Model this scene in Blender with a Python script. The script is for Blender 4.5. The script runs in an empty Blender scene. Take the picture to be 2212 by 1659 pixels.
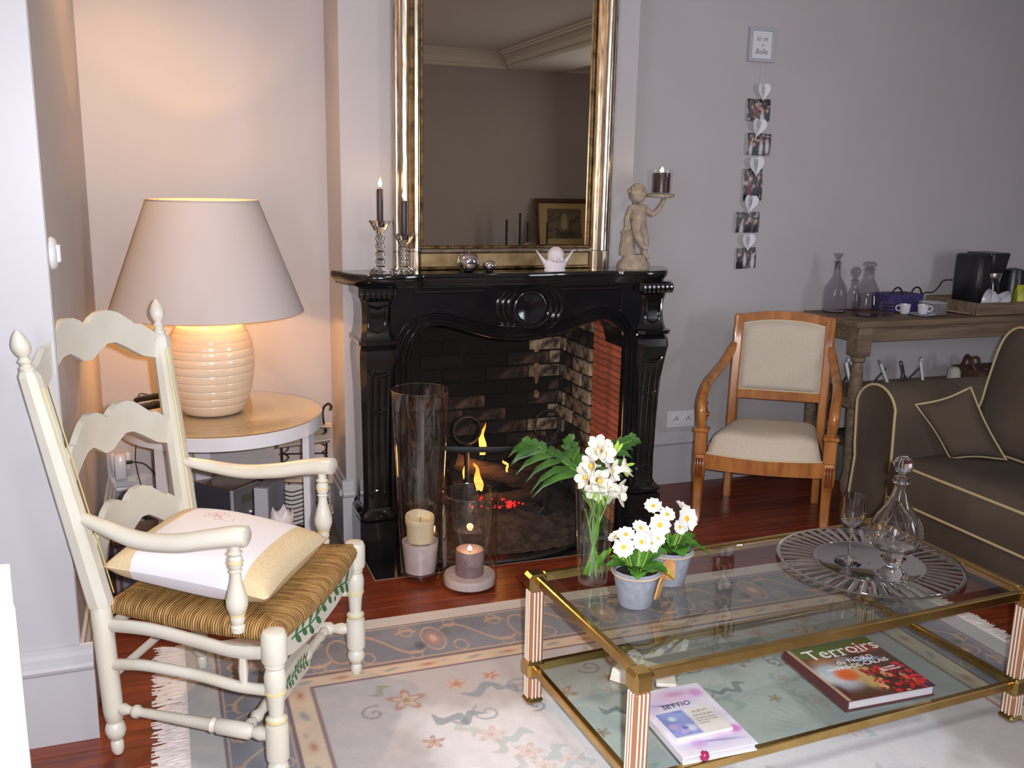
import bpy, bmesh, math, random
import numpy as np
from mathutils import Vector, Matrix

random.seed(7)
np.random.seed(7)
SC = bpy.context.scene
COL = SC.collection
PI = math.pi
R = math.radians

# ------------------------------------------------------------------ camera, world, flash, added fill light, exposure
def make_camera():
    pitch, yaw, roll = 0.2137, 0.3538, 0.0198
    c, s = math.cos, math.sin
    fw = Vector((s(yaw)*c(pitch), c(yaw)*c(pitch), -s(pitch)))
    rt = Vector((c(yaw), -s(yaw), 0))
    up = rt.cross(fw)
    r2 = c(roll)*rt + s(roll)*up
    u2 = -s(roll)*rt + c(roll)*up
    cam = bpy.data.cameras.new('camera')
    cam.sensor_width = 36
    cam.lens = 2041.4*36/2212
    cam.clip_start = 0.05
    o = bpy.data.objects.new('camera', cam)
    COL.objects.link(o)
    m = Matrix((r2, u2, -fw)).transposed().to_4x4()
    m.translation = (0, 0, 1.45)
    o.matrix_world = m
    SC.camera = o
    return r2, u2, fw
CAM_R, CAM_U, CAM_F = make_camera()

world = bpy.data.worlds.new('world')
SC.world = world
world.use_nodes = True
world.node_tree.nodes['Background'].inputs[0].default_value = (0.75, 0.85, 1.0, 1)
world.node_tree.nodes['Background'].inputs[1].default_value = 0.3

def light(name, kind, loc, energy, color=(1, 1, 1), target=None, **kw):
    l = bpy.data.lights.new(name, kind)
    l.energy = energy
    l.color = color
    for k, v in kw.items():
        setattr(l, k, v)
    o = bpy.data.objects.new(name, l)
    COL.objects.link(o)
    o.location = loc
    if target is not None:
        d = Vector(target) - Vector(loc)
        o.rotation_euler = d.to_track_quat('-Z', 'Y').to_euler()
    return o

# the camera's own flash, seven centimetres right of the lens
_fl = Vector((0, 0, 1.45)) + CAM_R*0.07 + CAM_U*0.03
light('camera_flash', 'SPOT', _fl, 290, (0.97, 0.95, 1.0), _fl + CAM_F + CAM_R*(-0.10) + CAM_U*0.02,
      spot_size=R(96), spot_blend=0.7, shadow_soft_size=0.016)
# ambient daylight fill, set at two unseen windows that are added with it
light('daylight_fill', 'AREA', (-1.50, -0.9, 1.55), 58, (0.86, 0.90, 1.0), (1.5, 1.0, 1.2),
      shape='RECTANGLE', size=1.2, size_y=1.7)
light('daylight_fill', 'AREA', (5.10, -0.9, 1.55), 72, (0.86, 0.90, 1.0), (2.5, 1.0, 1.4),
      shape='RECTANGLE', size=1.2, size_y=1.7)
light('overhead_fill', 'AREA', (0.95, 0.55, 2.62), 26, (1.0, 0.95, 0.92), (0.95, 0.55, 0), shape='DISK', size=0.5)  # added overhead fill to lift rug and table; an unseen source
# warm ceiling spot in the alcove
light('alcove_downlight', 'SPOT', (-0.165, 3.30, 2.56), 62, (1.0, 0.60, 0.27), (-0.10, 3.36, 0.0),
      spot_size=R(118), spot_blend=0.9, shadow_soft_size=0.03)

SC.view_settings.view_transform = 'Standard'
SC.view_settings.look = 'None'
SC.view_settings.exposure = -0.06
SC.view_settings.gamma = 1.0
SC.view_settings.use_curve_mapping = False
SC.cycles.max_bounces = 10
SC.cycles.diffuse_bounces = 4
SC.cycles.glossy_bounces = 5
SC.cycles.transmission_bounces = 10
SC.cycles.transparent_max_bounces = 32
SC.cycles.caustics_reflective = False
SC.cycles.caustics_refractive = False
SC.cycles.sample_clamp_indirect = 4.0
SC.cycles.use_denoising = True

# ------------------------------------------------------------------ colours and materials
def lin(c):
    c = c/255.0
    return c/12.92 if c <= 0.04045 else ((c+0.055)/1.055)**2.4
def S(r, g, b):
    return (lin(r), lin(g), lin(b))

MATS = {}
def mat(name, col, rough=0.5, metal=0.0, col2=None, nscale=8.0, stretch=None, bump=0.0, bscale=60.0,
        coat=0.0, spec=None, trans=0.0, ior=1.5, sheen=0.0, contrast=(0.35, 0.65), rnd=0.0, sss=0.0, detail=4.0, attr=None, emit=None, estr=0.0):
    if name in MATS:
        return MATS[name]
    m = bpy.data.materials.new(name)
    m.use_nodes = True
    nt = m.node_tree
    N = nt.nodes
    L = nt.links
    P = N['Principled BSDF']
    P.inputs['Base Color'].default_value = (*col, 1)
    P.inputs['Roughness'].default_value = rough
    P.inputs['Metallic'].default_value = metal
    P.inputs['IOR'].default_value = ior
    if coat:
        P.inputs['Coat Weight'].default_value = coat
        P.inputs['Coat Roughness'].default_value = 0.12
    if spec is not None:
        P.inputs['Specular IOR Level'].default_value = spec
    if trans:
        P.inputs['Transmission Weight'].default_value = trans
    if sheen:
        P.inputs['Sheen Weight'].default_value = sheen
        P.inputs['Sheen Roughness'].default_value = 0.4
    if sss:
        P.inputs['Subsurface Weight'].default_value = sss
        P.inputs['Subsurface Radius'].default_value = (0.02, 0.012, 0.008)
    if emit is not None:
        P.inputs['Emission Color'].default_value = (*emit, 1)
        P.inputs['Emission Strength'].default_value = estr
    src = None
    tc = N.new('ShaderNodeTexCoord')
    if attr:
        a = N.new('ShaderNodeAttribute')
        a.attribute_name = attr
        src = a.outputs['Color']
    if col2 is not None:
        mp = N.new('ShaderNodeMapping')
        if stretch:
            mp.inputs['Scale'].default_value = stretch
        L.new(tc.outputs['Object'], mp.inputs['Vector'])
        no = N.new('ShaderNodeTexNoise')
        no.inputs['Scale'].default_value = nscale
        no.inputs['Detail'].default_value = detail
        L.new(mp.outputs['Vector'], no.inputs['Vector'])
        mr = N.new('ShaderNodeMapRange')
        mr.inputs['From Min'].default_value = contrast[0]
        mr.inputs['From Max'].default_value = contrast[1]
        L.new(no.outputs['Fac'], mr.inputs['Value'])
        mx = N.new('ShaderNodeMix')
        mx.data_type = 'RGBA'
        L.new(mr.outputs['Result'], mx.inputs['Factor'])
        mx.inputs['A'].default_value = (*col, 1)
        mx.inputs['B'].default_value = (*col2, 1)
        src = mx.outputs['Result']
    if rnd:
        oi = N.new('ShaderNodeObjectInfo')
        mr2 = N.new('ShaderNodeMapRange')
        mr2.inputs['To Min'].default_value = 1-rnd
        mr2.inputs['To Max'].default_value = 1+rnd
        L.new(oi.outputs['Random'], mr2.inputs['Value'])
        hs = N.new('ShaderNodeHueSaturation')
        L.new(mr2.outputs['Result'], hs.inputs['Value'])
        if src is None:
            hs.inputs['Color'].default_value = (*col, 1)
        else:
            L.new(src, hs.inputs['Color'])
        src = hs.outputs['Color']
    if src is not None:
        L.new(src, P.inputs['Base Color'])
    if bump:
        nb = N.new('ShaderNodeTexNoise')
        nb.inputs['Scale'].default_value = bscale
        nb.inputs['Detail'].default_value = 3
        mp2 = N.new('ShaderNodeMapping')
        if stretch:
            mp2.inputs['Scale'].default_value = stretch
        L.new(tc.outputs['Object'], mp2.inputs['Vector'])
        L.new(mp2.outputs['Vector'], nb.inputs['Vector'])
        bp = N.new('ShaderNodeBump')
        bp.inputs['Strength'].default_value = bump
        bp.inputs['Distance'].default_value = 0.004
        L.new(nb.outputs['Fac'], bp.inputs['Height'])
        L.new(bp.outputs['Normal'], P.inputs['Normal'])
    MATS[name] = m
    return m

def thin_glass(name, tint=(1, 1, 1), ior=1.5, rough=0.0, gain=1.0):
    """clear pane or thin-walled glass: passes straight light, reflects by Fresnel"""
    if name in MATS:
        return MATS[name]
    m = bpy.data.materials.new(name)
    m.use_nodes = True
    nt = m.node_tree
    N = nt.nodes
    L = nt.links
    N.remove(N['Principled BSDF'])
    t = N.new('ShaderNodeBsdfTransparent')
    t.inputs[0].default_value = (*tint, 1)
    g = N.new('ShaderNodeBsdfGlossy')
    g.inputs['Roughness'].default_value = rough
    g.inputs['Color'].default_value = (1, 1, 1, 1)
    f = N.new('ShaderNodeFresnel')
    f.inputs['IOR'].default_value = ior
    ml = N.new('ShaderNodeMath')
    ml.operation = 'MULTIPLY'
    ml.use_clamp = True
    ge = N.new('ShaderNodeNewGeometry')
    inv = N.new('ShaderNodeMath')                # only the outward face reflects; the inner face passes light on
    inv.operation = 'MULTIPLY_ADD'
    inv.inputs[1].default_value = -gain
    inv.inputs[2].default_value = gain
    L.new(ge.outputs['Backfacing'], inv.inputs[0])
    L.new(inv.outputs[0], ml.inputs[1])
    L.new(f.outputs[0], ml.inputs[0])
    x = N.new('ShaderNodeMixShader')
    L.new(ml.outputs[0], x.inputs[0])
    L.new(t.outputs[0], x.inputs[1])
    L.new(g.outputs[0], x.inputs[2])
    L.new(x.outputs[0], N['Material Output'].inputs[0])
    MATS[name] = m
    return m

def emission(name, col, strength, col2=None, zmin=0, zmax=1):
    m = bpy.data.materials.new(name)
    m.use_nodes = True
    nt = m.node_tree
    N = nt.nodes
    L = nt.links
    N.remove(N['Principled BSDF'])
    e = N.new('ShaderNodeEmission')
    e.inputs[0].default_value = (*col, 1)
    e.inputs[1].default_value = strength
    if col2 is not None:
        tc = N.new('ShaderNodeTexCoord')
        sp = N.new('ShaderNodeSeparateXYZ')
        mr = N.new('ShaderNodeMapRange')
        mr.inputs['From Min'].default_value = zmin
        mr.inputs['From Max'].default_value = zmax
        mx = N.new('ShaderNodeMix')
        mx.data_type = 'RGBA'
        mx.inputs['A'].default_value = (*col, 1)
        mx.inputs['B'].default_value = (*col2, 1)
        L.new(tc.outputs['Object'], sp.inputs[0])
        L.new(sp.outputs['Z'], mr.inputs['Value'])
        L.new(mr.outputs['Result'], mx.inputs['Factor'])
        L.new(mx.outputs['Result'], e.inputs[0])
    L.new(e.outputs[0], N['Material Output'].inputs[0])
    MATS[name] = m
    return m

# ------------------------------------------------------------------ mesh building
class MB:
    def __init__(s):
        s.v = []
        s.f = []
        s.mi = []
        s.cur = 0
    def add(s, vs, fs):
        o = len(s.v)
        s.v.extend([tuple(p) for p in vs])
        for f in fs:
            s.f.append(tuple(i+o for i in f))
            s.mi.append(s.cur)
        return s
    def box(s, c, d, b=0.0, rz=0.0, M=None):
        hx, hy, hz = d[0]/2, d[1]/2, d[2]/2
        sg = [(x, y, z) for x in (-1, 1) for y in (-1, 1) for z in (-1, 1)]
        if b <= 0:
            vs = [(x*hx, y*hy, z*hz) for x, y, z in sg]
            fs = [(0, 1, 3, 2), (4, 6, 7, 5), (0, 4, 5, 1), (2, 3, 7, 6), (0, 2, 6, 4), (1, 5, 7, 3)]
        else:
            b = min(b, hx*.95, hy*.95, hz*.95)
            vs = []
            idx = {}
            for q in sg:
                x, y, z = q
                idx[q] = len(vs)
                vs += [(x*hx, y*(hy-b), z*(hz-b)), (x*(hx-b), y*hy, z*(hz-b)), (x*(hx-b), y*(hy-b), z*hz)]
            fs = []
            for a in range(3):
                o1, o2 = [k for k in range(3) if k != a]
                for sgn in (-1, 1):
                    r = []
                    for p, q in ((-1, -1), (1, -1), (1, 1), (-1, 1)):
                        k = [0, 0, 0]
                        k[a] = sgn
                        k[o1] = p
                        k[o2] = q
                        r.append(idx[tuple(k)]+a)
                    fs.append(tuple(r))
                for p in (-1, 1):
                    for q in (-1, 1):
                        k1 = [0, 0, 0]
                        k1[o1] = p
                        k1[o2] = q
                        k2 = list(k1)
                        k1[a] = -1
                        k2[a] = 1
                        fs.append((idx[tuple(k1)]+o1, idx[tuple(k2)]+o1, idx[tuple(k2)]+o2, idx[tuple(k1)]+o2))
            for q in sg:
                fs.append((idx[q], idx[q]+1, idx[q]+2))
        c_, s_ = math.cos(rz), math.sin(rz)
        out = []
        for x, y, z in vs:
            p = Vector((c_*x - s_*y, s_*x + c_*y, z))
            if M is not None:
                p = M @ p
            out.append((p[0]+c[0], p[1]+c[1], p[2]+c[2]))
        return s.add(out, fs)
    def lathe(s, prof, n=32, o=(0, 0, 0), M=None, cap=True, scale=(1, 1), a0=0.0, ns=None):
        """prof [(r, z)...]; ns: optional function(angle, k)->radius factor"""
        vs = []
        for k, (r, z) in enumerate(prof):
            for i in range(n):
                a = a0 + 2*PI*i/n
                rr = r*(ns(a, k) if ns else 1)
                p = Vector((rr*math.cos(a)*scale[0], rr*math.sin(a)*scale[1], z))
                if M is not None:
                    p = M @ p
                vs.append((p[0]+o[0], p[1]+o[1], p[2]+o[2]))
        fs = []
        for k in range(len(prof)-1):
            for i in range(n):
                j = (i+1) % n
                fs.append((k*n+i, k*n+j, (k+1)*n+j, (k+1)*n+i))
        if cap:
            fs.append(tuple(range(n))[::-1])
            fs.append(tuple(range((len(prof)-1)*n, len(prof)*n)))
        return s.add(vs, fs)
    def tube(s, pts, r, n=8, closed=False, flat=None, cap=True, up=None):
        pts = [Vector(p) for p in pts]
        m = len(pts)
        rs = r if isinstance(r, (list, tuple)) else [r]*m
        tang = []
        for i in range(m):
            if closed:
                t = pts[(i+1) % m]-pts[i-1]
            else:
                t = pts[min(i+1, m-1)]-pts[max(i-1, 0)]
            tang.append(t.normalized() if t.length > 1e-9 else Vector((0, 0, 1)))
        t0 = tang[0]
        ref = Vector(up) if up is not None else (Vector((0, 0, 1)) if abs(t0.z) < 0.9 else Vector((1, 0, 0)))
        nrm = (ref - t0*ref.dot(t0)).normalized()
        vs = []
        for i in range(m):
            t = tang[i]
            nrm = (nrm - t*nrm.dot(t))
            nrm = nrm.normalized() if nrm.length > 1e-6 else t.orthogonal().normalized()
            bi = t.cross(nrm)
            fa, fb = (1, 1) if flat is None else flat
            for k in range(n):
                a = 2*PI*(k+0.5)/n
                vs.append(tuple(pts[i] + nrm*(math.cos(a)*rs[i]*fa) + bi*(math.sin(a)*rs[i]*fb)))
        fs = []
        for i in range(m if closed else m-1):
            j = (i+1) % m
            for k in range(n):
                l = (k+1) % n
                fs.append((i*n+k, i*n+l, j*n+l, j*n+k))
        if cap and not closed:
            fs.append(tuple(range(n))[::-1])
            fs.append(tuple(range((m-1)*n, m*n)))
        return s.add(vs, fs)
    def prism(s, poly, w0, w1, fn):
        """2D polygon (u, v) extruded along w; fn(u, v, w) -> xyz"""
        n = len(poly)
        vs = [fn(u, v, w0) for u, v in poly] + [fn(u, v, w1) for u, v in poly]
        fs = [tuple(range(n))[::-1], tuple(range(n, 2*n))]
        for i in range(n):
            j = (i+1) % n
            fs.append((i, j, n+j, n+i))
        return s.add(vs, fs)
    def grid(s, fn, nu, nv, cu=False, cv=False):
        vs = [tuple(fn(i/(nu if cu else nu-1), j/(nv if cv else nv-1))) for i in range(nu) for j in range(nv)]
        fs = []
        for i in range(nu if cu else nu-1):
            for j in range(nv if cv else nv-1):
                a, b = (i+1) % nu, (j+1) % nv
                fs.append((i*nv+j, a*nv+j, a*nv+b, i*nv+b))
        return s.add(vs, fs)
    def loft(s, rings, cap=True):
        n = len(rings[0])
        vs = [p for r in rings for p in r]
        fs = []
        for k in range(len(rings)-1):
            for i in range(n):
                j = (i+1) % n
                fs.append((k*n+i, k*n+j, (k+1)*n+j, (k+1)*n+i))
        if cap:
            fs.append(tuple(range(n))[::-1])
            fs.append(tuple(range((len(rings)-1)*n, len(rings)*n)))
        return s.add(vs, fs)
    def xf(s, M, start=0):
        for i in range(start, len(s.v)):
            s.v[i] = tuple(M @ Vector(s.v[i]))
        return s
    def obj(s, name, m, parent=None, smooth=True, angle=40, recalc=True, loc=None):
        me = bpy.data.meshes.new(name)
        me.from_pydata(s.v, [], s.f)
        mm = m if isinstance(m, (list, tuple)) else [m]
        for x in mm:
            me.materials.append(x)
        if len(mm) > 1:
            me.polygons.foreach_set('material_index', s.mi)
        if recalc:
            bm = bmesh.new()
            bm.from_mesh(me)
            bmesh.ops.recalc_face_normals(bm, faces=bm.faces[:])
            bm.to_mesh(me)
            bm.free()
        if smooth:
            me.polygons.foreach_set('use_smooth', [True]*len(me.polygons))
            me.set_sharp_from_angle(angle=R(angle))
        me.update()
        o = bpy.data.objects.new(name, me)
        COL.objects.link(o)
        if parent is not None:
            o.parent = parent
        if loc is not None:
            o.location = loc
        return o

def thing(name, label, cat, loc=(0, 0, 0), rz=0.0, group=None):
    o = bpy.data.objects.new(name, None)
    o.empty_display_size = 0.05
    COL.objects.link(o)
    o.location = loc
    o.rotation_euler = (0, 0, rz)
    tag(o, label, cat, group)
    return o
def tag(o, label, cat, group=None):
    o['label'] = label
    o['category'] = cat
    if group:
        o['group'] = group
    return o
def structure(o):
    o['kind'] = 'structure'
    return o
def stuff(o):
    o['kind'] = 'stuff'
    return o
def inst(src, parent, loc=(0, 0, 0), rot=(0, 0, 0), scale=(1, 1, 1)):
    o = src.copy()
    COL.objects.link(o)
    o.parent = parent
    o.location = loc
    o.rotation_euler = rot
    o.scale = scale
    return o
def copy_tree(root, loc, rz=0.0, label=None, group=None):
    r = root.copy()
    COL.objects.link(r)
    r.location = loc
    r.rotation_euler = (0, 0, rz)
    if label:
        r['label'] = label
    if group:
        r['group'] = group
    def rec(a, b):
        for ch in list(a.children):
            c = ch.copy()
            COL.objects.link(c)
            c.parent = b
            rec(ch, c)
    rec(root, r)
    return r

def frame_matrix(origin, ux, uy, uz):
    m = Matrix((Vector(ux), Vector(uy), Vector(uz))).transposed().to_4x4()
    m.translation = Vector(origin)
    return m
def smoothstep(a, b, x):
    t = np.clip((x-a)/(b-a), 0, 1)
    return t*t*(3-2*t)
def catmull(pts, k=8, closed=False):
    P = [Vector(p) for p in pts]
    n = len(P)
    out = []
    segs = n if closed else n-1
    for i in range(segs):
        if closed:
            p0, p1, p2, p3 = P[i-1], P[i], P[(i+1) % n], P[(i+2) % n]
        else:
            p0, p1, p2, p3 = P[max(i-1, 0)], P[i], P[i+1], P[min(i+2, n-1)]
        for j in range(k):
            t = j/k
            out.append(0.5*((2*p1) + (p2-p0)*t + (2*p0-5*p1+4*p2-p3)*t*t + (3*p1-p0-3*p2+p3)*t**3))
    if not closed:
        out.append(P[-1])
    return out
def printed(name, w, h, nx, ny, fn, m, parent=None, to_xyz=None):
    """a flat printed surface: grid of w x h with colours from fn(U, V) -> (ny, nx, 3) linear; to_xyz maps (u, v) metres to xyz"""
    us = np.linspace(0, w, nx)
    vs = np.linspace(0, h, ny)
    U, V = np.meshgrid(us, vs)
    C = np.clip(fn(U, V), 0, 1)
    verts = [to_xyz(u, v) for v in vs for u in us]
    fs = [(j*nx+i, j*nx+i+1, (j+1)*nx+i+1, (j+1)*nx+i) for j in range(ny-1) for i in range(nx-1)]
    me = bpy.data.meshes.new(name)
    me.from_pydata(verts, [], fs)
    a = me.color_attributes.new('Print', 'FLOAT_COLOR', 'POINT')
    rgba = np.ones((nx*ny, 4), dtype=np.float32)
    rgba[:, :3] = C.reshape(-1, 3)
    a.data.foreach_set('color', rgba.ravel())
    me.materials.append(m)
    o = bpy.data.objects.new(name, me)
    COL.objects.link(o)
    if parent is not None:
        o.parent = parent
    return o
def vnoise(U, V, scale, seed=0, octaves=3):
    """value noise on arrays"""
    rs = np.random.RandomState(seed)
    tab = rs.rand(64, 64)
    out = np.zeros_like(U, dtype=float)
    amp, tot = 1.0, 0.0
    for o in range(octaves):
        x, y = U*scale*(2**o)+o*7.3, V*scale*(2**o)+o*3.1
        xi, yi = np.floor(x).astype(int), np.floor(y).astype(int)
        fx, fy = x-xi, y-yi
        fx, fy = fx*fx*(3-2*fx), fy*fy*(3-2*fy)
        g = lambda a, b: tab[a % 64, b % 64]
        v = (g(xi, yi)*(1-fx)*(1-fy) + g(xi+1, yi)*fx*(1-fy) + g(xi, yi+1)*(1-fx)*fy + g(xi+1, yi+1)*fx*fy)
        out += v*amp
        tot += amp
        amp *= 0.5
    return out/tot
def over(C, mask, col):
    m = np.clip(mask, 0, 1)[..., None]
    return C*(1-m) + np.array(col)*m
def text_mesh(name, body, size, m, parent, M, extrude=0.0003, shear=0.0, align='LEFT'):
    cu = bpy.data.curves.new(name, 'FONT')
    cu.body = body
    cu.size = size
    cu.extrude = extrude
    cu.shear = shear
    cu.align_x = align
    cu.resolution_u = 3
    t = bpy.data.objects.new(name, cu)
    COL.objects.link(t)
    dg = bpy.context.evaluated_depsgraph_get()
    me = bpy.data.meshes.new_from_object(t.evaluated_get(dg))
    bpy.data.objects.remove(t)
    bpy.data.curves.remove(cu)
    me.name = name
    me.materials.clear()
    me.materials.append(m)
    me.transform(M)
    o = bpy.data.objects.new(name, me)
    COL.objects.link(o)
    if parent is not None:
        o.parent = parent
    return o
# ================================================================== materials used widely
WALL = mat('taupe_wall_paint', (0.465, 0.435, 0.44), 0.5, col2=(0.445, 0.415, 0.42), nscale=3, bump=0.05, bscale=220)
WHITE = mat('white_gloss_paint', (0.46, 0.46, 0.485), 0.35)
CEIL = mat('ceiling_paint', (0.62, 0.60, 0.57), 0.8)
CORN = mat('cornice_paint', (0.72, 0.69, 0.63), 0.6)
BRASS = mat('polished_brass', (0.62, 0.43, 0.16), 0.22, 1.0, col2=(0.50, 0.33, 0.11), nscale=14)
BLACKPL = mat('black_plastic', (0.012, 0.012, 0.015), 0.35)
CABLE = mat('black_cable', (0.01, 0.01, 0.012), 0.5)
IRON = mat('black_iron', (0.012, 0.011, 0.011), 0.55, 0.3, bump=0.2, bscale=80)
CHROME = mat('chrome', (0.78, 0.78, 0.80), 0.06, 1.0)
PORC = mat('white_porcelain', (0.70, 0.70, 0.72), 0.2, coat=0.3)
GLASS = thin_glass('clear_glass', (0.985, 0.99, 0.99), 1.45)
CRYSTAL = mat('cut_crystal', (0.98, 0.98, 0.99), 0.0, trans=1.0, ior=1.5)

# ================================================================== floor: one slab, boards as its parts
CEIL_Z = 2.70
Y_BACK = 3.914
X_L, X_R, Y_R = -1.6, 5.2, -2.4
WOOD = mat('varnished_red_boards', S(132, 58, 28), 0.34, col2=S(94, 36, 18), nscale=5, stretch=(0.6, 9, 9), bump=0.10, bscale=30, rnd=0.18, coat=0.08)
SUB = mat('underfloor_reflection_tint', (0.16, 0.10, 0.075), 0.9)  # underfloor lightened: the pale reflection along the gaps is put into its colour
b = MB()
b.box(((X_L+X_R)/2, (Y_R+4.2)/2, -0.04), (X_R-X_L+.3, 4.2-Y_R+.3, 0.044))
floor = structure(b.obj('floor', [SUB], smooth=False))
def plank(x0, x1, y0, y1):
    if x1-x0 < 0.03:
        return
    g = 0.0015
    MB().box(((x0+x1)/2, (y0+y1)/2, -0.0085), (x1-x0-2*g, y1-y0-2*g, 0.017), b=0.0016).obj('plank', WOOD, floor, smooth=False)
rs = random.Random(3)
HX0, HX1, HY = 0.555, 2.04, 3.085          # outside of the boards framing the hearth
y = HY - 0.1155*17
while y < Y_BACK-0.01:
    y1 = min(y+0.1155, Y_BACK)
    spans = [(-1.25, 5.1)] if y < HY-1e-6 else [(-1.25, HX0), (HX1, 5.1)]
    for a, c in spans:
        x = a
        while x < c-1e-6:
            x1 = min(x+rs.uniform(1.3, 2.6), c)
            if c-x1 < 0.4:
                x1 = c
            plank(x, x1, y, y1)
            x = x1
    y = y1
y0 = HY - 0.1155*17
MB().box(((X_L+X_R)/2, (Y_R+y0)/2, -0.0085), (X_R-X_L, y0-Y_R-0.003, 0.017)).obj('board_field', WOOD, floor, smooth=False)
MB().box(((X_L-1.25)/2, (y0+2.47)/2, -0.0085), (-1.253-X_L, 2.47-y0, 0.017)).obj('board_field', WOOD, floor, smooth=False)
# mitred boards round the hearth slab
def miter(poly):
    MB().prism(poly, -0.017, 0.0, lambda u, v, w: (u, v, w)).obj('plank', WOOD, floor, smooth=False)
hx0, hx1, hy = 0.662, 1.93, 3.200
g = 0.0016
miter([(HX0+g, HY+g), (HX1-g, HY+g), (hx1-g, hy-g), (hx0+g, hy-g)])
miter([(HX0+g, HY+3*g), (hx0-g, hy+g), (hx0-g, 3.59), (HX0+g, 3.59)])
miter([(HX1-g, HY+3*g), (HX1-g, 3.90), (hx1+g, 3.90), (hx1+g, hy+g)])
miter([(HX0+g, 3.593), (hx0-g, 3.593), (hx0-g, 3.6), (HX0+g, 3.6)])
# pale joint line between boards and hearth
JOINT = mat('pale_joint', S(150, 130, 118), 0.8)
jb = MB()
jb.box(((hx0+hx1)/2, hy+0.0005, -0.003), (hx1-hx0, 0.004, 0.0078))
jb.box((hx0+0.0005, (hy+3.6)/2, -0.003), (0.004, 3.6-hy, 0.0078))
jb.obj('joint_strip', JOINT, floor, smooth=False)

# ================================================================== walls
def wallbox(name, x0, x1, y0, y1, z0, z1, m=WALL):
    return structure(MB().box(((x0+x1)/2, (y0+y1)/2, (z0+z1)/2), (x1-x0, y1-y0, z1-z0)).obj(name, m, smooth=False))
wallbox('wall_back_alcove', -0.256, 0.634, Y_BACK, Y_BACK+0.1, 0, CEIL_Z)
wallbox('wall_back', 1.846, X_R, Y_BACK, Y_BACK+0.1, 0, CEIL_Z)
wallbox('wall_left', -0.40, -0.256, 2.56, Y_BACK+0.1, 0, CEIL_Z)
pil = MB()
pil.box(((X_L-0.256)/2, (2.476+2.56)/2, CEIL_Z/2), (-0.256-X_L, 0.084, CEIL_Z))
structure(pil.obj('wall_pilaster', WALL, smooth=False))
structure(MB().box(((X_L-0.2575)/2, 2.470, CEIL_Z/2), (-0.2575-X_L, 0.010, CEIL_Z)).obj('trim_1', WHITE, smooth=False))
wallbox('wall_right', X_R, X_R+0.1, Y_R, Y_BACK, 0, CEIL_Z)
wallbox('wall_far_left', X_L-0.1, X_L, Y_R, 2.47, 0, CEIL_Z)
wallbox('wall_rear', X_L, X_R, Y_R-0.1, Y_R, 0, CEIL_Z)
structure(MB().box(((X_L+X_R)/2, (Y_R+4.0)/2, CEIL_Z+0.05), (X_R-X_L+.2, 4.0-Y_R+.2, 0.1)).obj('ceiling', CEIL, smooth=False))
# chimney breast round the firebox
ch = MB()
ch.box(((0.634+0.80)/2, (3.6+4.0)/2, CEIL_Z/2), (0.166, 0.4, CEIL_Z))
ch.box(((1.815+1.846)/2, (3.6+4.0)/2, CEIL_Z/2), (0.031, 0.4, CEIL_Z))
ch.box(((0.80+1.815)/2, (3.6+4.0)/2, (0.98+CEIL_Z)/2), (1.015, 0.4, CEIL_Z-0.98))
structure(ch.obj('wall_chimney', WALL, smooth=False))

# baseboards
BBP = [(0, 0), (.018, 0), (.018, .196), (.027, .203), (.030, .212), (.027, .221), (.020, .226), (.018, .240), (.010, .250), (.008, .262), (0, .265)]
def baseboard(name, p0, p1, nrm):
    """p0 -> p1 along the wall foot, nrm points into the room"""
    p0, p1, nrm = Vector((*p0, 0)), Vector((*p1, 0)), Vector((*nrm, 0))
    d = p1-p0
    bb = MB()
    bb.prism(BBP, 0.0, 1.0, lambda u, v, w: tuple(p0 + d*w + nrm*u + Vector((0, 0, v))))
    return structure(bb.obj(name, WHITE, angle=25))
baseboard('baseboard_pilaster', (X_L, 2.465), (-0.2262, 2.465), (0, -1))
baseboard('baseboard_left', (-0.256, 2.466), (-0.256, Y_BACK), (1, 0))
baseboard('baseboard_alcove', (-0.256, Y_BACK), (0.634, Y_BACK), (0, -1))
baseboard('baseboard_chimney_side', (0.634, 3.60), (0.634, Y_BACK), (-1, 0))
baseboard('baseboard_chimney', (0.616, 3.60), (0.661, 3.60), (0, -1))
baseboard('baseboard_back', (1.846, Y_BACK), (X_R, Y_BACK), (0, -1))
baseboard('baseboard_right', (X_R, Y_R), (X_R, Y_BACK), (-1, 0))
baseboard('baseboard_rear', (X_L, Y_R), (X_R, Y_R), (0, 1))

# cornice and ceiling beam at the far end (seen in the mirror)
CP = [(0, 0), (.02, 0), (.03, -.02), (.0, -.02)]
CPROF = [(0.0, -0.155), (0.018, -0.155), (0.018, -0.125), (0.045, -0.118), (0.06, -0.075), (0.10, -0.045), (0.135, -0.038), (0.135, -0.022), (0.155, -0.018), (0.155, 0), (0, 0)]
def cornice(name, p0, p1, nrm):
    p0, p1, nrm = Vector((*p0, CEIL_Z)), Vector((*p1, CEIL_Z)), Vector((*nrm, 0))
    d = p1-p0
    c = MB()
    c.prism(CPROF, 0, 1, lambda u, v, w: tuple(p0+d*w+nrm*u+Vector((0, 0, v))))
    return structure(c.obj(name, CORN, angle=20))
cornice('trim_2', (X_L, Y_R), (3.42, Y_R), (0, 1))
cornice('trim_3', (3.42, Y_R), (3.42, Y_BACK), (-1, 0))
cornice('trim_4', (3.98, Y_R), (3.98, Y_BACK), (1, 0))
cornice('trim_5', (3.98, Y_R), (X_R, Y_R), (0, 1))
wallbox('trim_6', 3.42, 3.98, Y_R, Y_BACK, CEIL_Z-0.157, CEIL_Z, CEIL)

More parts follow.
